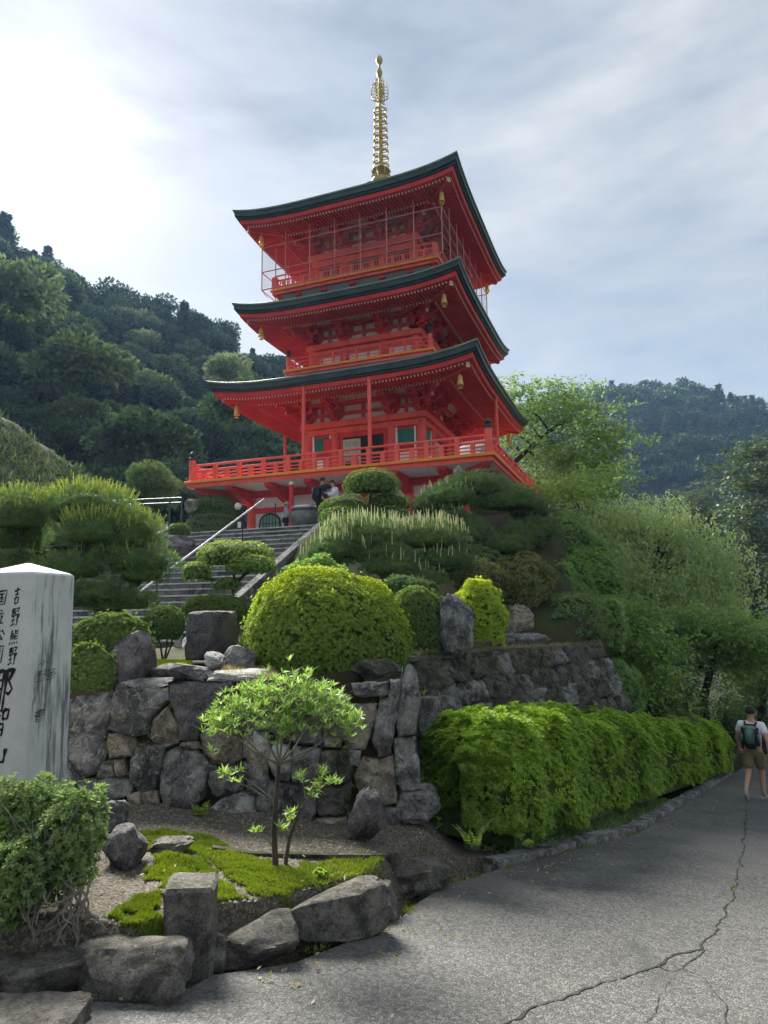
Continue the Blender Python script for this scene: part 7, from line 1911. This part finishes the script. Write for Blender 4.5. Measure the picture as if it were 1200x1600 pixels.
# dead grass and roots hanging down the mossy wall
P_ = []
for i in range(520):
    u = rg.random() * ulen; v = -(rg.random() ** 1.6) * 1.9; q = MP.pt(u * usg, v, .08 + .04 * rg.random()); P_.append(q[:])
tuft_field('hanging_grass', P_, .15, .007, 'wall_grass', 'dead grass hanging down the face of the mossy wall', 3, .30, hang=tuple(-MP.v + usg * MP.u * .25 + MP.n * .25))
P_ = []
for i in range(900):
    q = W0.lerp(W1, rg.random()) - wn_ * rg.uniform(-.03, .35) + Vector((0, 0, .07)); P_.append(q[:])
tuft_field('coping_grass', P_, .06, .006, 'dry_grass', 'short dry weeds along the top of the mossy wall', 3, .8)
# weeds below the hedge
P_ = []
for i in range(1500):
    y = rg.uniform(7.0, 12.0); x = road_left(y) - rg.uniform(.2, .7); P_.append((x, y, zplane(ROADP, x, y) + .05))
tuft_field('hedge_weeds', P_, .07, .012, 'tree_dark', 'dark weeds under the near end of the hedge', 3, .7)
# grass on the steep bank
P_ = []
for i in range(5200):
    a, b = pl3(cr, rg.random()), None; t_ = rg.random(); j_ = rg.random(); a, b = pl3(cr, t_), pl3(bt, t_); q = b.lerp(a, j_); P_.append((q.x, q.y, q.z))
tuft_field('bank_grass', P_, .40, .05, 'hill_leaf', 'rough grass on the steep bank at the left', 4, .8)
# fern and little plants
P_ = []
for i in range(900):
    if i % 2: x, y = rg.uniform(-3.4, 0.6), rg.uniform(3.5, 6.8); z = bed_z(x, y) + .012
    else: y = rg.uniform(3.4, 13.0); x = road_left(y) + abs(rg.normal(0, .35)); z = road_z(x, y) + .006
    P_.append((x, y, z))
tuft_field('leaf_litter', P_, .035, .018, 'dry_grass', 'fallen brown leaves scattered on the bed and along the road edge', 1, 1.0, 0.12, cat='leaves')
P_ = []
for i in range(260):
    q = WP.hit(rg.uniform(110, 690), rg.uniform(1075, 1290)); P_.append((q + WP.n * .05)[:])
tuft_field('wall_weeds', P_, .045, .010, 'azalea_dark', 'tiny weeds and moss tufts in the joints of the boulder wall', 6, .8, .3, cat='weeds')
def fern(px, py, nfr, L_, label, mat='hedge_leaf', dy=0.0, lw=.03):
    b_ = on_bed(px, py) + Vector((0, dy, 0)); o = empty('fern', b_, 0, label, 'fern'); Qs = []; sm = MB()
    for i in range(nfr):
        a = 2 * math.pi * i / nfr + rg.uniform(-.3, .3); h_ = rg.uniform(.7, 1.2); pts = [Vector((math.cos(a) * L_ * t * .55, math.sin(a) * L_ * t * .4, L_ * h_ * (t - .35 * t * t))) for t in (0, .25, .5, .75, 1)]
        sm.tube(pts, .0025, 4)
        for k in range(14):
            t = .2 + .8 * k / 14; q = Vector((math.cos(a) * L_ * t * .55, math.sin(a) * L_ * t * .4, L_ * h_ * (t - .35 * t * t)))
            for s in (-1, 1):
                dd = Vector((-math.sin(a) * s + math.cos(a) * .5, math.cos(a) * s + math.sin(a) * .5, .1)); Qs.append((q, dd, lw * 2.0 * (1.1 - t)))
    Q = leaf_quads(np.array([q[:] for q, d, w in Qs]), np.array([d[:] for q, d, w in Qs]), np.array([w for q, d, w in Qs]), np.array([w * .45 for q, d, w in Qs]), rg, .05)
    tag(sm.build('stalks', MATS['bark_pale'], o), kind='stuff'); tag(link('fronds', quad_mesh('fronds', Q, MATS[mat], rg.random(len(Q))), o), kind='stuff')
fern(313, 1276, 9, .17, 'small bright fern at the foot of the boulder wall')
fern(743, 1338, 6, .34, 'leafy weed growing up under the near end of the hedge', dy=.15)
fern(503, 1370, 6, .09, 'tiny green seedling in front of the drain kerb', lw=.035)
fern(826, 1322, 6, .08, 'small weed at the curb below the hedge')
fern(505, 1232, 9, .22, 'pale fern growing out of the wall behind the small tree', 'cut_shrub_leaf', dy=.55)
# ------------------------------------------------------------------ hazy air between the camera and the hills
hz = MB().box((60, 140, 39), (420, 330, 118)).build('haze', None)
tag(hz, 'thin bluish haze filling the valley air', 'haze', kind='stuff')
m = bpy.data.materials.new('haze_air'); m.use_nodes = True
n, l = m.node_tree.nodes, m.node_tree.links; n.clear()
out = n.new('ShaderNodeOutputMaterial'); pv = n.new('ShaderNodeVolumePrincipled')
pv.inputs['Color'].default_value = (0.36, 0.60, 1.0, 1); pv.inputs['Density'].default_value = 0.00032; pv.inputs['Anisotropy'].default_value = 0.2
l.new(pv.outputs['Volume'], out.inputs['Volume']); hz.data.materials.append(m)
